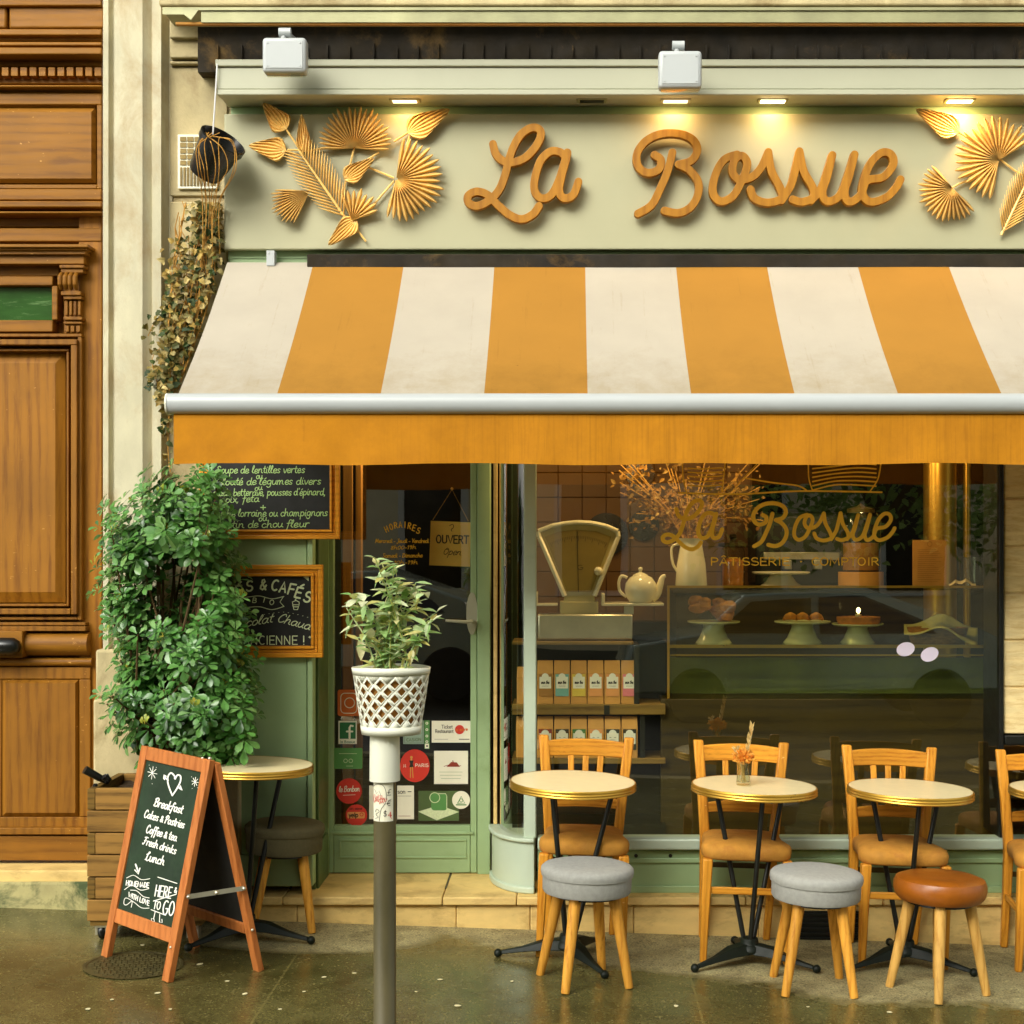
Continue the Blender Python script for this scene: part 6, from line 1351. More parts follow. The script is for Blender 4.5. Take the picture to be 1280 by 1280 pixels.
ik = plane_ink(yo); ik.text('OUVERT', (545, 678.5), (586, 679.5), 6.8, 1.6, 'caps', 0); ik.text('Open', (553.5, 693), (576, 694), 4.8, .8, 'hand', .3); ik.stroke(smooth([(562, 657), (566, 655.5), (567, 659), (564, 662), (565, 664)], 3), .8); ik.build('print', 'ink', cd_)
mb = MB(); mb.tube([P(541, 650, yo-.003), P(565, 612, yo-.01), P(585.5, 651.5, yo-.003)], .0016, 5); mb.ball(P(565, 611, yo-.006), .007); mb.build('string', 'string', T, world=True)

# ------------------------------------------------------------------ gold lettering painted on the window
TWI = P(960, 700, yW)
GL = thing('window_lettering', P(960, 707, yW+.004), 'mustard painted shop name and line drawing on the big window', 'window lettering')
ik = plane_ink(yW+.006)
def remap(q): return [(826+(u-580)/(1129-580)*294, 690-(280-v)/(280-155)*67+ (0 if u < 760 else 0)) for u, v in q]
for stg, w in ((LA, 5.2), (BB, 5.2), (OSSUE, 4.8)):
    for q in stg: ik.stroke(remap(smooth(q, 5)), w)
ik.text('PÂTISSERIE', (888, 706.5), (988, 706.5), 6.6, 1.5, 'caps', 0); ik.text('COMPTOIR', (1014, 706.5), (1100, 706.5), 6.6, 1.5, 'caps', 0); ik.stroke([(1001, 702)], 2.0)
def c3(x, y): return (820+x/2.783, 570+y/2.783)
for st, w in (([(78, 128), (280, 133), (500, 122), (785, 126)], 2.2), ([(92, 28), (95, 80), (106, 124)], 1.6), ([(240, 28), (230, 124)], 1.6), ([(305, 76), (400, 92), (490, 103), (522, 118)], 2.0), ([(350, 30), (290, 92), (270, 120)], 1.2), ([(530, 28), (532, 80), (545, 122)], 1.6), ([(782, 28), (772, 80), (745, 122)], 1.6)):
    ik.stroke(smooth([c3(*q) for q in st], 5), w)
for v in (42, 56, 70, 86, 102): ik.stroke(smooth([c3(112, v), c3(160, v+3), c3(232, v-1)], 4), 1.7)
for i in range(6): ik.stroke(smooth([c3(545, 44+i*15), c3(620, 36+i*13), c3(700, 26+i*15), c3(765, 30+i*15)], 4), 1.9)
ik.build('lettering', 'mustard_vinyl', GL)
GL.name = 'window_lettering'
for u, v, ang, lab in ((1132, 811.5, -15, 'white oval standing in for a window reflection, nearer the basket foot'), (1162, 818, -25, 'white oval standing in for a window reflection, lower of the two')):
    ca, sa = math.cos(R(ang)), math.sin(R(ang)); sticker([(u+ca*a-sa*b, v+sa*a+ca*b) for a, b in circ(0, 0, 11.5, 24, 8.6)], 'reflection_white', lab, y=yW+.005, group='white ovals standing in for window reflections')  # bright reflections built as flat white ovals on the glass

# ------------------------------------------------------------------ inside the window
def lpx(mb, u, v, y, prof, seg=28, sy=1.0):       # lathe given in photo pixels above v
    sc = (D+y)/F; c = P(u, v, y); mb.lathe([(r*sc, h*sc) for r, h in prof], c, seg, sy=sy)
# shelf unit with packets
ySh = .30
SU = thing('shelf_unit', P(735, 1040, ySh+.1), 'dark open shelf unit behind the window holding two rows of packets', 'shelf')
mb = MB(); mb.pb(640, 880.5, 832, 893.5, ySh, .26); mb.pb(640, 948, 832, 955, ySh, .26); mb.pb(640, 802, 792, 806, ySh, .26); mb.build('shelf', 'shelf_wood', SU, world=True, bevel=.003)
mb = MB(); mb.pb(640, 806, 832, 1047, ySh+.262, .02); mb.pb(792.5, 806, 799, 880, ySh+.01, .24); mb.pb(755, 881.5, 762, 893, ySh-.003, .02); mb.pb(800, 894, 806, 948, ySh+.02, .2); mb.pb(640, 1030, 832, 1060, ySh, .26); mb.build('cabinet', 'cabinet', SU, world=True)
prn = ['kraft_dark', 'teal_print', 'yellow_print', 'orange_print', 'orange_print', 'pink_print']; prn2 = ['red_print', 'dark_print', 'green_print', 'orange_print', 'dark_print', 'dark_print']
colw = ['plain kraft', 'teal', 'yellow', 'orange', 'pale orange', 'pink']; colw2 = ['red', 'black', 'green', 'orange', 'blue and black', 'black framed']
def packet(u0, v0, u1, v1, y, label, lab, row):
    a, b = P(u0, v0, y), P(u1, v1, y); w = b.x-a.x; T = thing('tea_packet', ((a.x+b.x)/2, y+.03, b.z), label, 'packet', 'kraft paper packets on the window shelves')
    mb = MB(); h = a.z-b.z; y1 = y+.07
    vs = [(a.x, y, b.z), (b.x, y, b.z), (b.x, y1, b.z), (a.x, y1, b.z), (a.x, y-.004, b.z+h*.72), (b.x, y-.004, b.z+h*.72), (b.x, y1, b.z+h*.72), (a.x, y1, b.z+h*.72), (a.x+.001, y+.024, a.z), (b.x-.001, y+.024, a.z), (b.x-.001, y+.030, a.z), (a.x+.001, y+.030, a.z)]
    mb.add(vs, [(3, 2, 1, 0)]+[(i*4+j, i*4+(j+1) % 4, (i+1)*4+(j+1) % 4, (i+1)*4+j) for i in range(2) for j in range(4)]+[(8, 9, 10, 11)]); mb.build('bag', 'kraft', T, world=True, smooth=0, bevel=.002)
    if lab:
        yy = y-.0055; ik = plane_ink(yy); H_ = v1-v0; W_ = u1-u0
        if row == 0: ik.fill(rect(u0+1.8, v0+H_*.31, u1-1.6, v0+H_*.82), 0, .0004); ik.fill(rect(u0+2.8, v0+H_*.37, u1-2.6, v0+H_*.64), 1, .0008); ik.fill(circ((u0+u1)/2, v0+H_*.37, 4.5, 14), 1, .0009); ik.text('mon the', (u0+5, v0+H_*.53), (u1-5, v0+H_*.53), 2.2, .7, 'hand', .1, mi=2); ik.stroke([(u0+6, v0+H_*.585), (u1-6, v0+H_*.585)], .35, 2)
        else: ik.fill(rect(u0+1.8, v0+H_*.30, u1-1.6, v0+H_*.80), 0, .0004); ik.fill(rect(u0+2.8, v0+H_*.40, u1-2.6, v0+H_*.66), 1, .0008); ik.fill(circ((u0+u1)/2, v0+H_*.41, 5, 14), 1, .0009); ik.stroke([(u0+6, v0+H_*.5), (u1-6, v0+H_*.5)], .5, 2); ik.stroke([(u0+7, v0+H_*.56), (u1-7, v0+H_*.56)], .35, 2)
        ik.build('label', [lab, 'paper', 'ink'], T)
for i in range(6):
    u = 671.5+i*21; packet(u, 826, u+20, 880, ySh+.02, 'kraft packet with a %s label, upper row of the window shelf' % colw[i], prn[i], 0)
    u = 671.5+i*21.1; packet(u, 896, u+20, 947.5, ySh+.02, 'kraft packet with a %s label, lower row of the window shelf' % colw2[i], prn2[i], 1)
packet(646, 834, 660, 880, ySh+.03, 'blank kraft packet turned sideways left of the window post, upper shelf', None, 0); packet(645, 896, 659, 947.5, ySh+.03, 'blank kraft packet turned sideways left of the window post, lower shelf', None, 0)
# shop scale
yS = .36; T = thing('shop_scale', P(730, 803, yS+.05), 'old enamel shop scale with a fan shaped dial standing on the shelf unit', 'scale')
sc = (D+yS)/F
fan = [(673, 664), (690, 657.5), (706, 654.5), (722, 653), (740, 654), (757, 657.5), (772, 664), (773, 671), (743, 745), (748, 770), (700, 770), (706, 745), (674, 671)]
def ppoly(mb, pts, y, dep):
    n = len(pts); q = [P(u, v, y) for u, v in pts]; mb.add(q+[p+Vector((0, dep, 0)) for p in q], [tuple(range(n)), tuple(range(2*n-1, n-1, -1))]+[(i, n+i, n+(i+1) % n, (i+1) % n) for i in range(n)])
mb = MB(); ppoly(mb, fan, yS+.012, .10); mb.pb(700, 752, 748, 768, yS+.01, .12); mb.build('housing', 'scale_enamel', T, world=True, bevel=.004, smooth=30)
mb = MB(); rim = fan[:8]+[fan[8], fan[11], fan[12], fan[0]]
for a, b in zip(rim, rim[1:]):
    if a in (fan[8],) : continue
    mb.tube([P(*a, yS+.008), P(*b, yS+.008)], 3.0*sc, 8)
mb.build('dial_rim', 'porcelain', T, world=True)
mb = MB(); ppoly(mb, [(681, 671), (700, 664), (722, 662), (745, 664), (764, 671), (739, 740), (709, 740)], yS+.008, .003); dl = mb.build('dial', 'scale_dial', T, world=True, smooth=0)
ik = plane_ink(yS+.007)
for i in range(33):
    a = R(-27+54*i/32); l = 6 if i % 4 == 0 else 3; r0_ = 78; ik.stroke([(723+math.sin(a)*r0_, 748-math.cos(a)*r0_), (723+math.sin(a)*(r0_-l), 748-math.cos(a)*(r0_-l))], .5)
ik.stroke([(723, 740), (721.5, 664)], .8); ik.text('KG', (716, 712), (730, 712), 4, .6, 'caps', 0); ik.build('print', 'ink', dl)
mb = MB(); mb.pb(672, 768, 791, 800, yS-.02, .16); mb.build('base', 'steel', T, world=True, bevel=.008)
mb = MB(); mb.pb(669, 754.5, 697, 757.5, yS, .14); mb.pb(752, 754, 830, 757.5, yS-.02, .18); mb.pb(752, 742, 756, 754, yS-.02, .18); mb.pb(668, 740, 672, 754.5, yS, .14); mb.pb(780, 757.6, 792, 768, yS+.03, .06); mb.build('pan', 'porcelain', T, world=True, bevel=.003)
mb = MB(); mb.ball(P(748, 714, yS-.0), 5.6*sc); mb.build('knob', 'porcelain', T, world=True)
# teapot on the pan
yT = .40; T = thing('teapot', P(799, 754, yT), 'cream porcelain teapot standing on the scale pan', 'teapot'); sc = (D+yT)/F
mb = MB(); lpx(mb, 801, 754, yT, [(0, 0), (11, 0), (13, 1), (18, 7), (20.5, 16), (19, 25), (14, 32), (8, 35), (0, 35.5)]); mb.build('body', 'porcelain', T, world=True, smooth=70)
mb = MB(); lpx(mb, 800.5, 788-0-0, yT, [(0, 0)]) if False else None
lpx(mb, 800.5, 754-33.5, yT, [(10, 0), (9, 2), (5, 4), (2, 5), (1.8, 7), (3, 8.5), (2.6, 11), (0, 12)]); mb.build('lid', 'porcelain', T, world=True, smooth=70)
mb = MB(); mb.tube([P(u, v, yT) for u, v in smooth([(814, 747), (821, 742), (825, 731), (828, 722), (832, 719.5)], 4)], [v*sc for v in np.interp(range(17), [0, 6, 16], [7, 5, 2.2])], 12); mb.build('spout', 'porcelain', T, world=True)
mb = MB(); mb.tube([P(u, v, yT) for u, v in smooth([(784, 722), (777, 720), (773.5, 728), (775, 739), (783, 746)], 4)], 2*sc, 10); mb.build('handle', 'porcelain', T, world=True)
# display case
yc = .34; CA = thing('display_case', P(1043, 1050, yc+.3), 'long glass topped display case on a dark wooden base inside the window', 'display case')
mb = MB(); mb.pb(826, 874, 1250, 1049, yc, .03); mb.pb(826, 874, 1250, 878, yc+.031, .6); mb.build('base', 'dark_wood', CA, world=True, bevel=.003)
a, b = P(836, 735, yc), P(1250, 873.5, yc)
mb = MB(); mb.box(a.x, b.x, yc, yc+.56, a.z-.010, a.z); mb.build('top_glass', 'case_glass', CA, world=True)
mb = MB(); mb.add([(a.x, yc+.004, b.z), (b.x, yc+.004, b.z), (b.x, yc+.004, a.z-.011), (a.x, yc+.004, a.z-.011)], [(0, 1, 2, 3)]); mb.build('front_glass', 'case_glass', CA, world=True, normals=False)
mb = MB(); c_ = P(836, 806, yc+.04); mb.box(a.x, b.x, yc+.03, yc+.5, c_.z-.008, c_.z); mb.build('glass_shelf', 'case_glass', CA, world=True)
mb = MB(); mb.pb(834, 735, 837, 873, yc-.002, .008); mb.pb(834, 732, 1250, 735, yc-.003, .008); mb.pb(834, 806, 1250, 810, yc+.02, .01); mb.pb(838, 818, 1250, 820, yc+.022, .01); mb.build('frame', 'brass', CA, world=True)
mb = MB(); mb.pb(836, 822, 1250, 873, yc+.30, .01); mb.build('reflection_panel', 'olive_reflection', CA, world=True)  # olive sheet standing in for the greenish reflections below the shelf
# on the case top
yt = .50; scT = (D+yt)/F; vt = 733.0
T = thing('jug', P(864, vt, yt), 'tall white enamel jug holding dried branches on the display case', 'jug')
mb = MB(); lpx(mb, 864, vt, yt, [(0, 0), (19, 0), (20, 2), (18, 28), (14, 50), (14, 56), (17, 60), (16, 60), (12.5, 55), (12, 50), (0, 48)]); mb.build('body', 'porcelain', T, world=True, smooth=60)
mb = MB(); mb.tube([P(u, v, yt) for u, v in smooth([(850, 680), (840, 684), (841, 704), (848, 716)], 4)], 1.8*scT, 8); mb.build('handle', 'porcelain', T, world=True)
T = thing('dried_bouquet', P(864, vt-50, yt), 'big spray of dried branches and seed heads in the white jug', 'bouquet')
sm = MB(); fl = MB()
for i in range(34):
    u, v = 862+rnd.uniform(-95, 110), rnd.uniform(560, 655); yy = yt+rnd.uniform(-.05, .3); m_ = P(862+(u-862)*.4, 640, yt); pts = smooth([(864, 690), (862+(u-862)*.35, 650-(650-v)*.2), (u, v)], 4); q = [P(a_, b_, yt+(yy-yt)*j/8) for j, (a_, b_) in enumerate(pts)]; sm.tube(q, .0028, 5)
    for j in range(26):
        t = rnd.uniform(.35, 1); p = q[min(len(q)-1, int(t*(len(q)-1)))]+Vector((rnd.gauss(0, .035), rnd.gauss(0, .03), rnd.gauss(0, .035))); L = rnd.uniform(.014, .036); fl.leaf(p, (rnd.uniform(-1, 1), rnd.uniform(-.6, .6), rnd.uniform(-.6, 1)), (rnd.uniform(-.5, .5), -1, .3), L, L*.55, 'ov', .4, .3)
sm.build('stem', 'string', T, world=True); fl.build('foliage', 'dry_bouquet', T, world=True, smooth=0, normals=False)
def cakestand(u, vfoot, w, hgt, y, label, food, grp):
    T = thing('cake_stand', P(u, vfoot, y), label, 'cake stand', grp); mb = MB()
    lpx(mb, u, vfoot, y, [(0, 0), (w*.36, 0), (w*.36, 1), (w*.27, hgt*.3), (w*.19, hgt*.75), (w*.2, hgt-2), (0, hgt-2)]); mb.build('foot', 'porcelain', T, world=True, smooth=50)
    mb = MB(); lpx(mb, u, vfoot+2-hgt, y, [(0, -.6), (w*.46, -.6), (w*.5, 1), (w*.5, 2.4), (w*.47, 1.6), (0, 1.2)], 36); mb.build('plate', 'porcelain', T, world=True, smooth=50)
    return T, (u, vfoot-hgt-.2)
yk = .56
cakestand(976, vt, 72, 18, yt+.12, 'low wide cream cake stand on top of the display case', 0, 'white cake stands in the shop window')
def tart(u, v, y, w, h, label):
    T = thing('tart', P(u, v, y), label, 'cake', 'cakes in the display case'); mb = MB(); lpx(mb, u, v, y, [(0, 0), (w*.46, 0), (w*.5, h*.5), (w*.5, h), (w*.46, h), (w*.44, h*.75), (0, h*.8)], 36); mb.build('crust', 'pastry', T, world=True, smooth=40)
    mb = MB(); sc = (D+y)/F
    for i in range(26): a_, b_ = rnd.uniform(0, 6.28), rnd.random()**.5*.4*w; mb.ball(P(u+math.cos(a_)*b_, v-h*.8, y)+Vector((0, math.sin(a_)*b_*sc, 0)), 2.6*sc, 8, 5, (1, 1, .7), jit=.15)
    mb.build('topping', 'pastry', T, world=True)
for u, w, hg, lab in ((892, 66, 29, 'white cake stand under the round loaf, leftmost in the case'), (1003, 70, 29, 'white cake stand with croissants in the middle of the case'), (1072, 64, 26, 'white cake stand carrying the flat tart in the case')):
    T_, top = cakestand(u, 805.5, w, hg, yk, lab, 0, 'white cake stands in the shop window')
tart(1073, 780, yk, 54, 9, 'flat golden tart on the right cake stand')
T = thing('cake', P(891, 777, yk), 'tall crumbly golden loaf cake on the left cake stand', 'cake', 'cakes in the display case'); mb = MB(); sc = (D+yk)/F
for i in range(22): mb.ball(P(891+rnd.uniform(-22, 22), 771-rnd.uniform(0, 20), yk)+Vector((0, rnd.uniform(-.06, .06), 0)), rnd.uniform(6, 9)*sc, 10, 6, (1.2, 1.1, .8), jit=.12)
mb.build('crumb', 'pastry', T, world=True)
for k2, u in enumerate((988, 1003, 1020)):
    T = thing('croissant', P(u, 777, yk), ('croissant at the left edge of the middle cake stand', 'croissant in the centre of the middle cake stand', 'croissant at the right edge of the middle cake stand')[k2], 'croissant', 'croissants on the middle cake stand')
    mb = MB(); pts = [(u-9, 775), (u-5, 771.5), (u, 770), (u+5, 771.5), (u+9, 775)]; mb.tube([P(a_, b_, yk-.02-.03*(abs(a_-u) < 4)) for a_, b_ in smooth(pts, 3)], [v*sc for v in np.interp(range(13), [0, 3, 6, 9, 12], [1.2, 3.6, 5, 3.6, 1.2])], 10); mb.build('crust', 'pastry', T, world=True)
T = thing('night_light', P(1073, 772, yk+.05), 'small warm candle light glowing behind the flat tart', 'candle'); mb = MB(); lpx(mb, 1073, 772, yk+.05, [(0, 0), (4, 0), (4, 4), (0, 4)]); mb.build('cup', 'porcelain', T, world=True); mb = MB(); mb.ball(P(1073, 763, yk+.05), 2.6*sc, sc=(1, 1, 1.5)); mb.build('flame', 'bulb', T, world=True)
# bread basket with a folded cloth
T = thing('bread_basket', P(1174, 806, yk), 'wicker basket lined with a pale cloth, right end of the case', 'basket')
mb = MB(); lpx(mb, 1172, 806, yk, [(0, 0), (32, 0), (35, 8), (38, 22), (36, 22), (33, 8), (0, 3)], 36, sy=.6); mb.build('wicker', 'wicker', T, world=True, smooth=60)
mb = MB(); n1, n2 = 22, 8; vs = []
for i in range(n1+1):
    for j in range(n2+1):
        t = i/n1; u = 1130+t*92; v = 786-9*math.sin(t*math.pi*1.1)+4*math.sin(t*9)+j*(.8+t*1.2)-(6 if j < 2 else 0); vs.append(P(u, v, yk-.13+.26*(1-j/n2)+.01*math.sin(i*1.3+j)))
mb.add(vs, [(i*(n2+1)+j, (i+1)*(n2+1)+j, (i+1)*(n2+1)+j+1, i*(n2+1)+j+1) for i in range(n1) for j in range(n2)]); o_ = mb.build('cloth', 'linen', T, world=True, smooth=80); so = o_.modifiers.new('thickness', 'SOLIDIFY'); so.thickness = .003
# jars, dispenser, cards on the case
T = thing('glass_jar', P(916, vt, yt+.1), 'glass jar with wooden lid beside the white jug', 'jar'); mb = MB(); lpx(mb, 916, vt, yt+.1, [(0, 0), (14, 0), (15, 3), (15, 44), (12, 50), (0, 50)]); mb.build('glass', 'clear_glass', T, world=True, smooth=50)
mb = MB(); lpx(mb, 916, vt-50, yt+.1, [(0, 0), (18, 0), (18, 4), (4, 5), (3, 9), (5, 12), (4, 15), (0, 16)]); mb.build('lid', 'dark_wood', T, world=True); mb = MB(); lpx(mb, 916, vt-1.5, yt+.1, [(0, 0), (13, 0), (13.5, 30), (8, 34), (0, 35)]); mb.build('biscuits', 'pastry', T, world=True)
T = thing('drink_dispenser', P(1076, vt, yt+.1), 'glass drink dispenser with a dark lid on the display case', 'dispenser'); mb = MB(); lpx(mb, 1076, vt-20, yt+.1, [(0, 0), (24, 0), (25, 3), (25, 62), (20, 72), (0, 73)]); mb.build('glass', 'clear_glass', T, world=True, smooth=50)
mb = MB(); lpx(mb, 1076, vt-92, yt+.1, [(0, 0), (17, 0), (17, 5), (5, 8), (0, 12)]); mb.build('lid', 'dark_wood', T, world=True); mb = MB(); lpx(mb, 1076, vt, yt+.1, [(0, 0), (28, 0), (28, 18), (0, 19)]); mb.build('stand', 'kraft', T, world=True); mb = MB(); lpx(mb, 1076, vt-20.5, yt+.1, [(0, 0), (22, 0), (22, 34), (0, 34)]); mb.build('drink', 'kraft_dark', T, world=True)
T = thing('menu_card', P(1162, 735, yt-.06), 'kraft clipboard menu card leaning on the display case', 'menu'); mb = MB(); mb.pb(1141, 675, 1183, 734, yt-.06, .006); bdy = mb.build('board', 'kraft', T, world=True)
ik = plane_ink(yt-.06); ik.stroke(circ(1162, 680, 3)+[(1165, 680)], .6)
for i in range(17): ik.stroke([(1147, 687+i*2.5), (1147+rnd.uniform(18, 31), 687+i*2.5)], .45)
ik.build('print', 'kraft_dark', bdy)
for k2, (u, v0, w, h, lab) in enumerate(((1214, 735, 30, 38, 'glass tumbler by the menu card, nearer the case edge'), (1240, 735, 18, 30, 'narrow glass tumbler at the end of the display case'))):
    T = thing('tumbler', P(u, v0, yt), lab, 'glass', 'glasses on the display case'); mb = MB(); lpx(mb, u, v0-.5, yt, [(0, 0), (w*.42, 0), (w*.5, h), (w*.46, h), (w*.38, 3), (0, 3)]); mb.build('glass', 'clear_glass', T, world=True, smooth=40)
T = thing('crumpled_napkin', P(1205, 735, yt-.1), 'crumpled pale napkin lying right of the menu card', 'napkin'); mb = MB()
vs = [P(1186+i*4.2, 733-7*abs(math.sin(i*.9))*math.sin(i/8*math.pi)-j*1.0, yt-.10+.02*j) for i in range(9) for j in range(5)]; mb.add(vs, [(i*5+j, (i+1)*5+j, (i+1)*5+j+1, i*5+j+1) for i in range(8) for j in range(4)]); mb.build('cloth', 'linen', T, world=True, smooth=60, normals=False)
# back of the room: tiled wall panel, dark discs, tall cylinder, added fill lamps, coffee machine
yb2 = 1.9
T = thing('tiled_partition', P(790, 900, yb2), 'brown square tiled partition deep in the shop behind the scale', 'partition'); mb = MB()
for i in range(9):
    for j in range(7): mb.pb(668+i*30, 560+j*31, 697.4+i*30, 590.4+j*31, yb2, .03)
mb.pb(664, 560, 940, 778, yb2+.02, .04); mb.build('tile', 'tile_wall', T, world=True, bevel=.003)
for u, v, r, lab in ((758, 668, 27, 'large round black disc on the brown tiles behind the scale'), (805, 657, 19, 'smaller round black record on the brown tiles'), (800, 592, 18, 'round black record high on the brown tiles')):
    c = P(u, v, yb2-.02); sc = (D+yb2)/F; mb = MB(); mb.lathe([(0, 0), (r*sc, 0), (r*sc, .012), (r*.3*sc, .013), (r*.29*sc, .016), (0, .016)], c, 36, rot=Matrix.Rotation(R(90), 3, 'X')); o_ = mb.build('wall_disc', 'black_plastic'); tag(o_, lab, 'record', 'round discs on the tiled wall')
T = thing('coffee_machine', P(1005, 733, 1.5), 'dark coffee machine standing at the back of the shop', 'coffee machine'); mb = MB(); mb.pb(945, 640, 1060, 735, 1.5, .4); mb.build('body', 'cabinet', T, world=True, bevel=.03); mb = MB(); mb.pb(955, 690, 1050, 700, 1.46, .03); mb.pb(980, 700, 990, 712, 1.42, .06); mb.pb(1018, 700, 1028, 712, 1.42, .06); mb.build('group_head', 'steel', T, world=True, bevel=.004)
T = thing('back_counter', P(1000, 900, 1.45), 'wooden back counter deep in the shop', 'counter'); mb = MB(); mb.pb(840, 736, 1330, 742, 1.42, .6); mb.pb(845, 742.3, 1325, 1000, 1.45, .5); mb.build('top', 'dark_wood', T, world=True, bevel=.004)
T = thing('column', P(1180, 900, 1.2), 'shiny round brass column behind the menu card', 'column'); mb = MB(); a = P(1175, 560, 1.2); mb.lathe([(.085, TZ), (.085, 3.0)], (a.x, 1.2, 0), 32); mb.lathe([(.02, TZ), (.02, 3.0)], (a.x+.14, 1.2, 0), 16); mb.build('shaft', 'brass', T, world=True, smooth=60)
T = thing('wooden_post', P(440, 700, .9), 'pair of brown wooden posts standing just inside the door', 'post'); mb = MB(); mb.pb(428, 500, 441, 1060, .9, .06); mb.pb(444, 500, 452, 1060, .9, .05); mb.build('shaft', 'curtain', T, world=True, bevel=.004)
for x, y, lab in ((-.75, .85, 'added warm fill bulb, out of view high behind the shop door'), (.30, .24, 'added warm fill bulb, out of view high above the scale'), (1.35, .24, 'added warm fill bulb, out of view high above the display case')):  # unseen lamps added to brighten the window display and the doorway
    T = thing('fill_lamp', (x, y, 2.4), lab, 'lamp', 'added fill bulbs in the shop'); mb = MB(); mb.tube([(x, y, 2.44), (x, y, 2.979)], .004, 6); mb.lathe([(0, 0), (.02, 0), (.02, .05), (0, .055)], (x, y, 2.43), 16); mb.build('cord', 'black_plastic', T, world=True); mb = MB(); mb.ball((x, y, 2.39), .04); mb.build('bulb', 'bulb', T, world=True)
    l = bpy.data.lights.new('fill_light', 'POINT'); l.energy = 9; l.color = (1, .66, .30); l.shadow_soft_size = .06; lo = bpy.data.objects.new('fill_light', l); COL.objects.link(lo); lo.location = (x, y, 2.31)

# ------------------------------------------------------------------ the other side of the street (seen in the glass)
OB = thing('opposite_building', (0, -19, -.2), 'pale stone apartment house across the street, seen mirrored in the window', 'building')
mb = MB(); mb.box(-16, 16, -21, -19, -.8, 12); mb.build('wall', 'far_stone', OB, world=True)
mb = MB()
for i in range(-5, 6):
    for j in range(4):
        x = i*2.8+.4; z = .9+j*3.1; mb.box(x-.62, x+.62, -19, -18.93, z-.1, z+2.1)
mb.build('window_surround', 'far_white', OB, world=True)
for i in range(-5, 6):
    for j in range(4):
        x = i*2.8+.4; z = .9+j*3.1; m = MB(); m.box(x-.5, x+.5, -18.93, -18.91, z, z+2.0); m.build('window', 'dark_glass', OB, world=True)
TR = thing('street_tree', (3.9, -12.5, gz(3.9)-.1), 'leafy street tree across the road, seen mirrored in the window', 'tree')
mb = MB(); bx = Vector((3.9, -12.5, -.25)); mb.tube([bx, bx+Vector((0, 0, 1.8)), bx+Vector((.1, 0, 3.2))], [.16, .12, .09], 12)
for i in range(10): a = i*.63; mb.tube([bx+Vector((.05, 0, 1.9+.12*i)), bx+Vector((math.cos(a)*.7, math.sin(a)*.7, 2.7+.2*i)), bx+Vector((math.cos(a)*1.3, math.sin(a)*1.3, 3.3+.22*i))], [.06, .04, .015], 7)
mb.build('trunk', 'bark', TR, world=True)
mb = MB()
for i in range(240):
    a, b, z = rnd.uniform(0, 6.28), rnd.random()**.5, rnd.uniform(-1, 1); cc = bx+Vector((math.cos(a)*b*2.3, math.sin(a)*b*1.7, 3.5+z*1.7))
    for j in range(22): mb.leaf(cc+Vector((rnd.gauss(0, .2), rnd.gauss(0, .2), rnd.gauss(0, .18))), (rnd.uniform(-1, 1), rnd.uniform(-1, 1), rnd.uniform(-1, .4)), (rnd.uniform(-.5, .5), rnd.uniform(-1, 1), 1), .13, .09, 'ov', .2, .2)
mb.build('crown', 'tree_leaf', TR, world=True, smooth=0, normals=False)
def car(x, y, label):
    z0 = gz(x)-.13; T = thing('parked_car', (x, y, z0), label, 'car'); L = 2.0
    prof = [(-2.0, .35), (-2.05, .6), (-1.95, .85), (-1.2, .98), (-.75, 1.38), (.55, 1.45), (1.25, 1.2), (1.75, 1.02), (2.0, .9), (2.02, .4)]
    mb = MB(); vs = []; n = len(prof)
    for yy, ins in ((-.82, .0), (-.78, 0), (.78, 0), (.82, 0)):
        for (u, v) in prof: vs.append((x+u*(1 if abs(yy) < .8 else .985), y+yy*(1-.16*max(0, v-.95)/.5), z0+v))
    mb.add(vs, [tuple(range(n))[::-1], tuple(range(3*n, 4*n))]+[(r_*n+i, r_*n+(i+1) % n, (r_+1)*n+(i+1) % n, (r_+1)*n+i) for r_ in range(3) for i in range(n)]); mb.build('body', 'car_paint', T, world=True, bevel=.04, smooth=40)
    for sy_ in (1, -1):
        mb = MB(); mb.add([(x+u, y+sy_*(.835-.13*(v-.95)/.5), z0+v) for u, v in ((-1.05, .98), (-.68, 1.31), (-.05, 1.35), (-.05, .98))], [(0, 1, 2, 3)]); mb.add([(x+u, y+sy_*(.835-.13*(v-.95)/.5), z0+v) for u, v in ((.03, .98), (.03, 1.35), (.5, 1.37), (1.1, 1.12), (1.25, .98))], [(0, 1, 2, 3, 4)]); mb.build('side_window', 'dark_glass', T, world=True, smooth=0)
        for wx in (-1.25, 1.3):
            rot = Matrix.Rotation(R(90), 3, 'X'); mb = MB(); mb.lathe([(.2, -.1), (.29, -.1), (.31, -.07), (.31, .07), (.29, .1), (.2, .1)], (x+wx, y+sy_*.77, z0+.31), 28, rot=rot); w_ = mb.build('tyre', 'tyre', T, world=True); mb = MB(); mb.lathe([(0, -.08), (.2, -.09), (.2, .09), (0, .08)], (x+wx, y+sy_*.77, z0+.31), 20, rot=rot); mb.build('rim', 'steel', w_)
car(2.6, -9.6, 'grey green hatchback parked across the road, seen mirrored in the window'); car(-2.6, -9.7, 'grey hatchback parked further along the road, seen mirrored in the door')

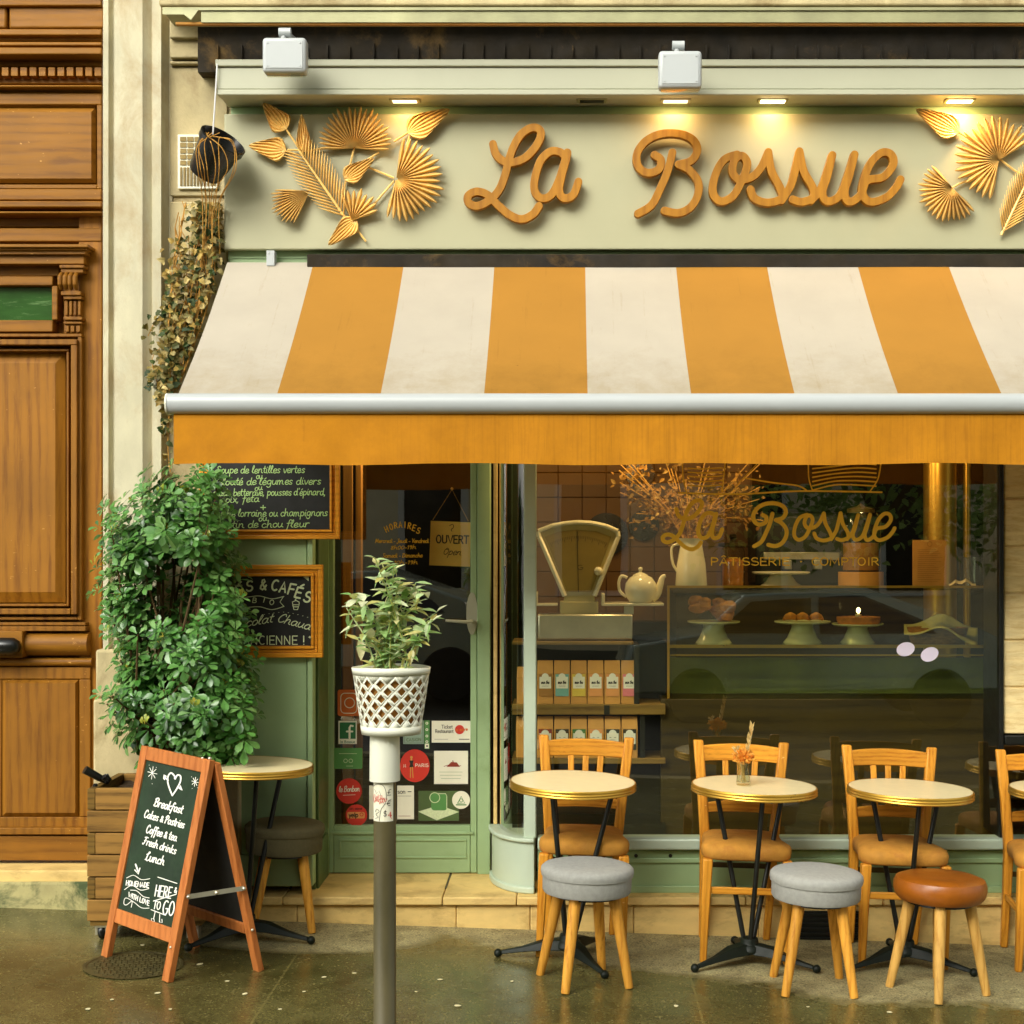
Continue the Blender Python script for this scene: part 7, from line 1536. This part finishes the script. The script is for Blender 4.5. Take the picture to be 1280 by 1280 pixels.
# ------------------------------------------------------------------ light, sky, camera
w = bpy.data.worlds.new('World'); SC.world = w; w.use_nodes = True; nt = w.node_tree; bg = nt.nodes['Background']
sky = nt.nodes.new('ShaderNodeTexSky'); sky.sky_type = 'NISHITA'; sky.sun_disc = False
EL, AZ = R(32), R(-28)        # sun behind the camera's left shoulder, veiled by cloud
sky.sun_elevation = EL; sky.sun_rotation = math.pi-AZ*-1 if False else R(180)+R(28); sky.air_density = 1.0; sky.dust_density = 4.0; sky.ozone_density = 1.0
hs = nt.nodes.new('ShaderNodeHueSaturation'); hs.inputs['Saturation'].default_value = .22
tn = nt.nodes.new('ShaderNodeMix'); tn.data_type = 'RGBA'; tn.blend_type = 'MULTIPLY'; tn.inputs[0].default_value = 1; tn.inputs[7].default_value = (.98, 1.0, .93, 1)
nt.links.new(sky.outputs[0], hs.inputs['Color']); nt.links.new(hs.outputs[0], tn.inputs[6]); nt.links.new(tn.outputs[2], bg.inputs['Color']); bg.inputs['Strength'].default_value = .12
sl = bpy.data.lights.new('sun', 'SUN'); sl.energy = 1.35; sl.angle = R(40); sl.color = (1, .96, .88); so = bpy.data.objects.new('sun', sl); COL.objects.link(so)
dirv = Vector((math.sin(R(28))*math.cos(EL), math.cos(R(28))*math.cos(EL), -math.sin(EL))); so.rotation_euler = dirv.to_track_quat('-Z', 'Y').to_euler(); so.location = (-4, -8, 9)
cam = bpy.data.cameras.new('camera'); co = bpy.data.objects.new('camera', cam); COL.objects.link(co); SC.camera = co
co.location = CAM; co.rotation_euler = (R(90), 0, 0); cam.sensor_width = 36; cam.lens = F/1280*36; cam.shift_x = -(PX-640)/1280; cam.shift_y = (PY-640)/1280; cam.clip_end = 1000; cam.clip_start = .05
vs_ = SC.view_settings; vs_.view_transform = 'Standard'; vs_.look = 'None'; vs_.gamma = 1; vs_.use_curve_mapping = False; vs_.exposure = EXPOSURE
SC.cycles.max_bounces = 10; SC.cycles.transparent_max_bounces = 24; SC.cycles.use_denoising = True; SC.cycles.sample_clamp_indirect = 6; SC.cycles.caustics_reflective = False; SC.cycles.caustics_refractive = False
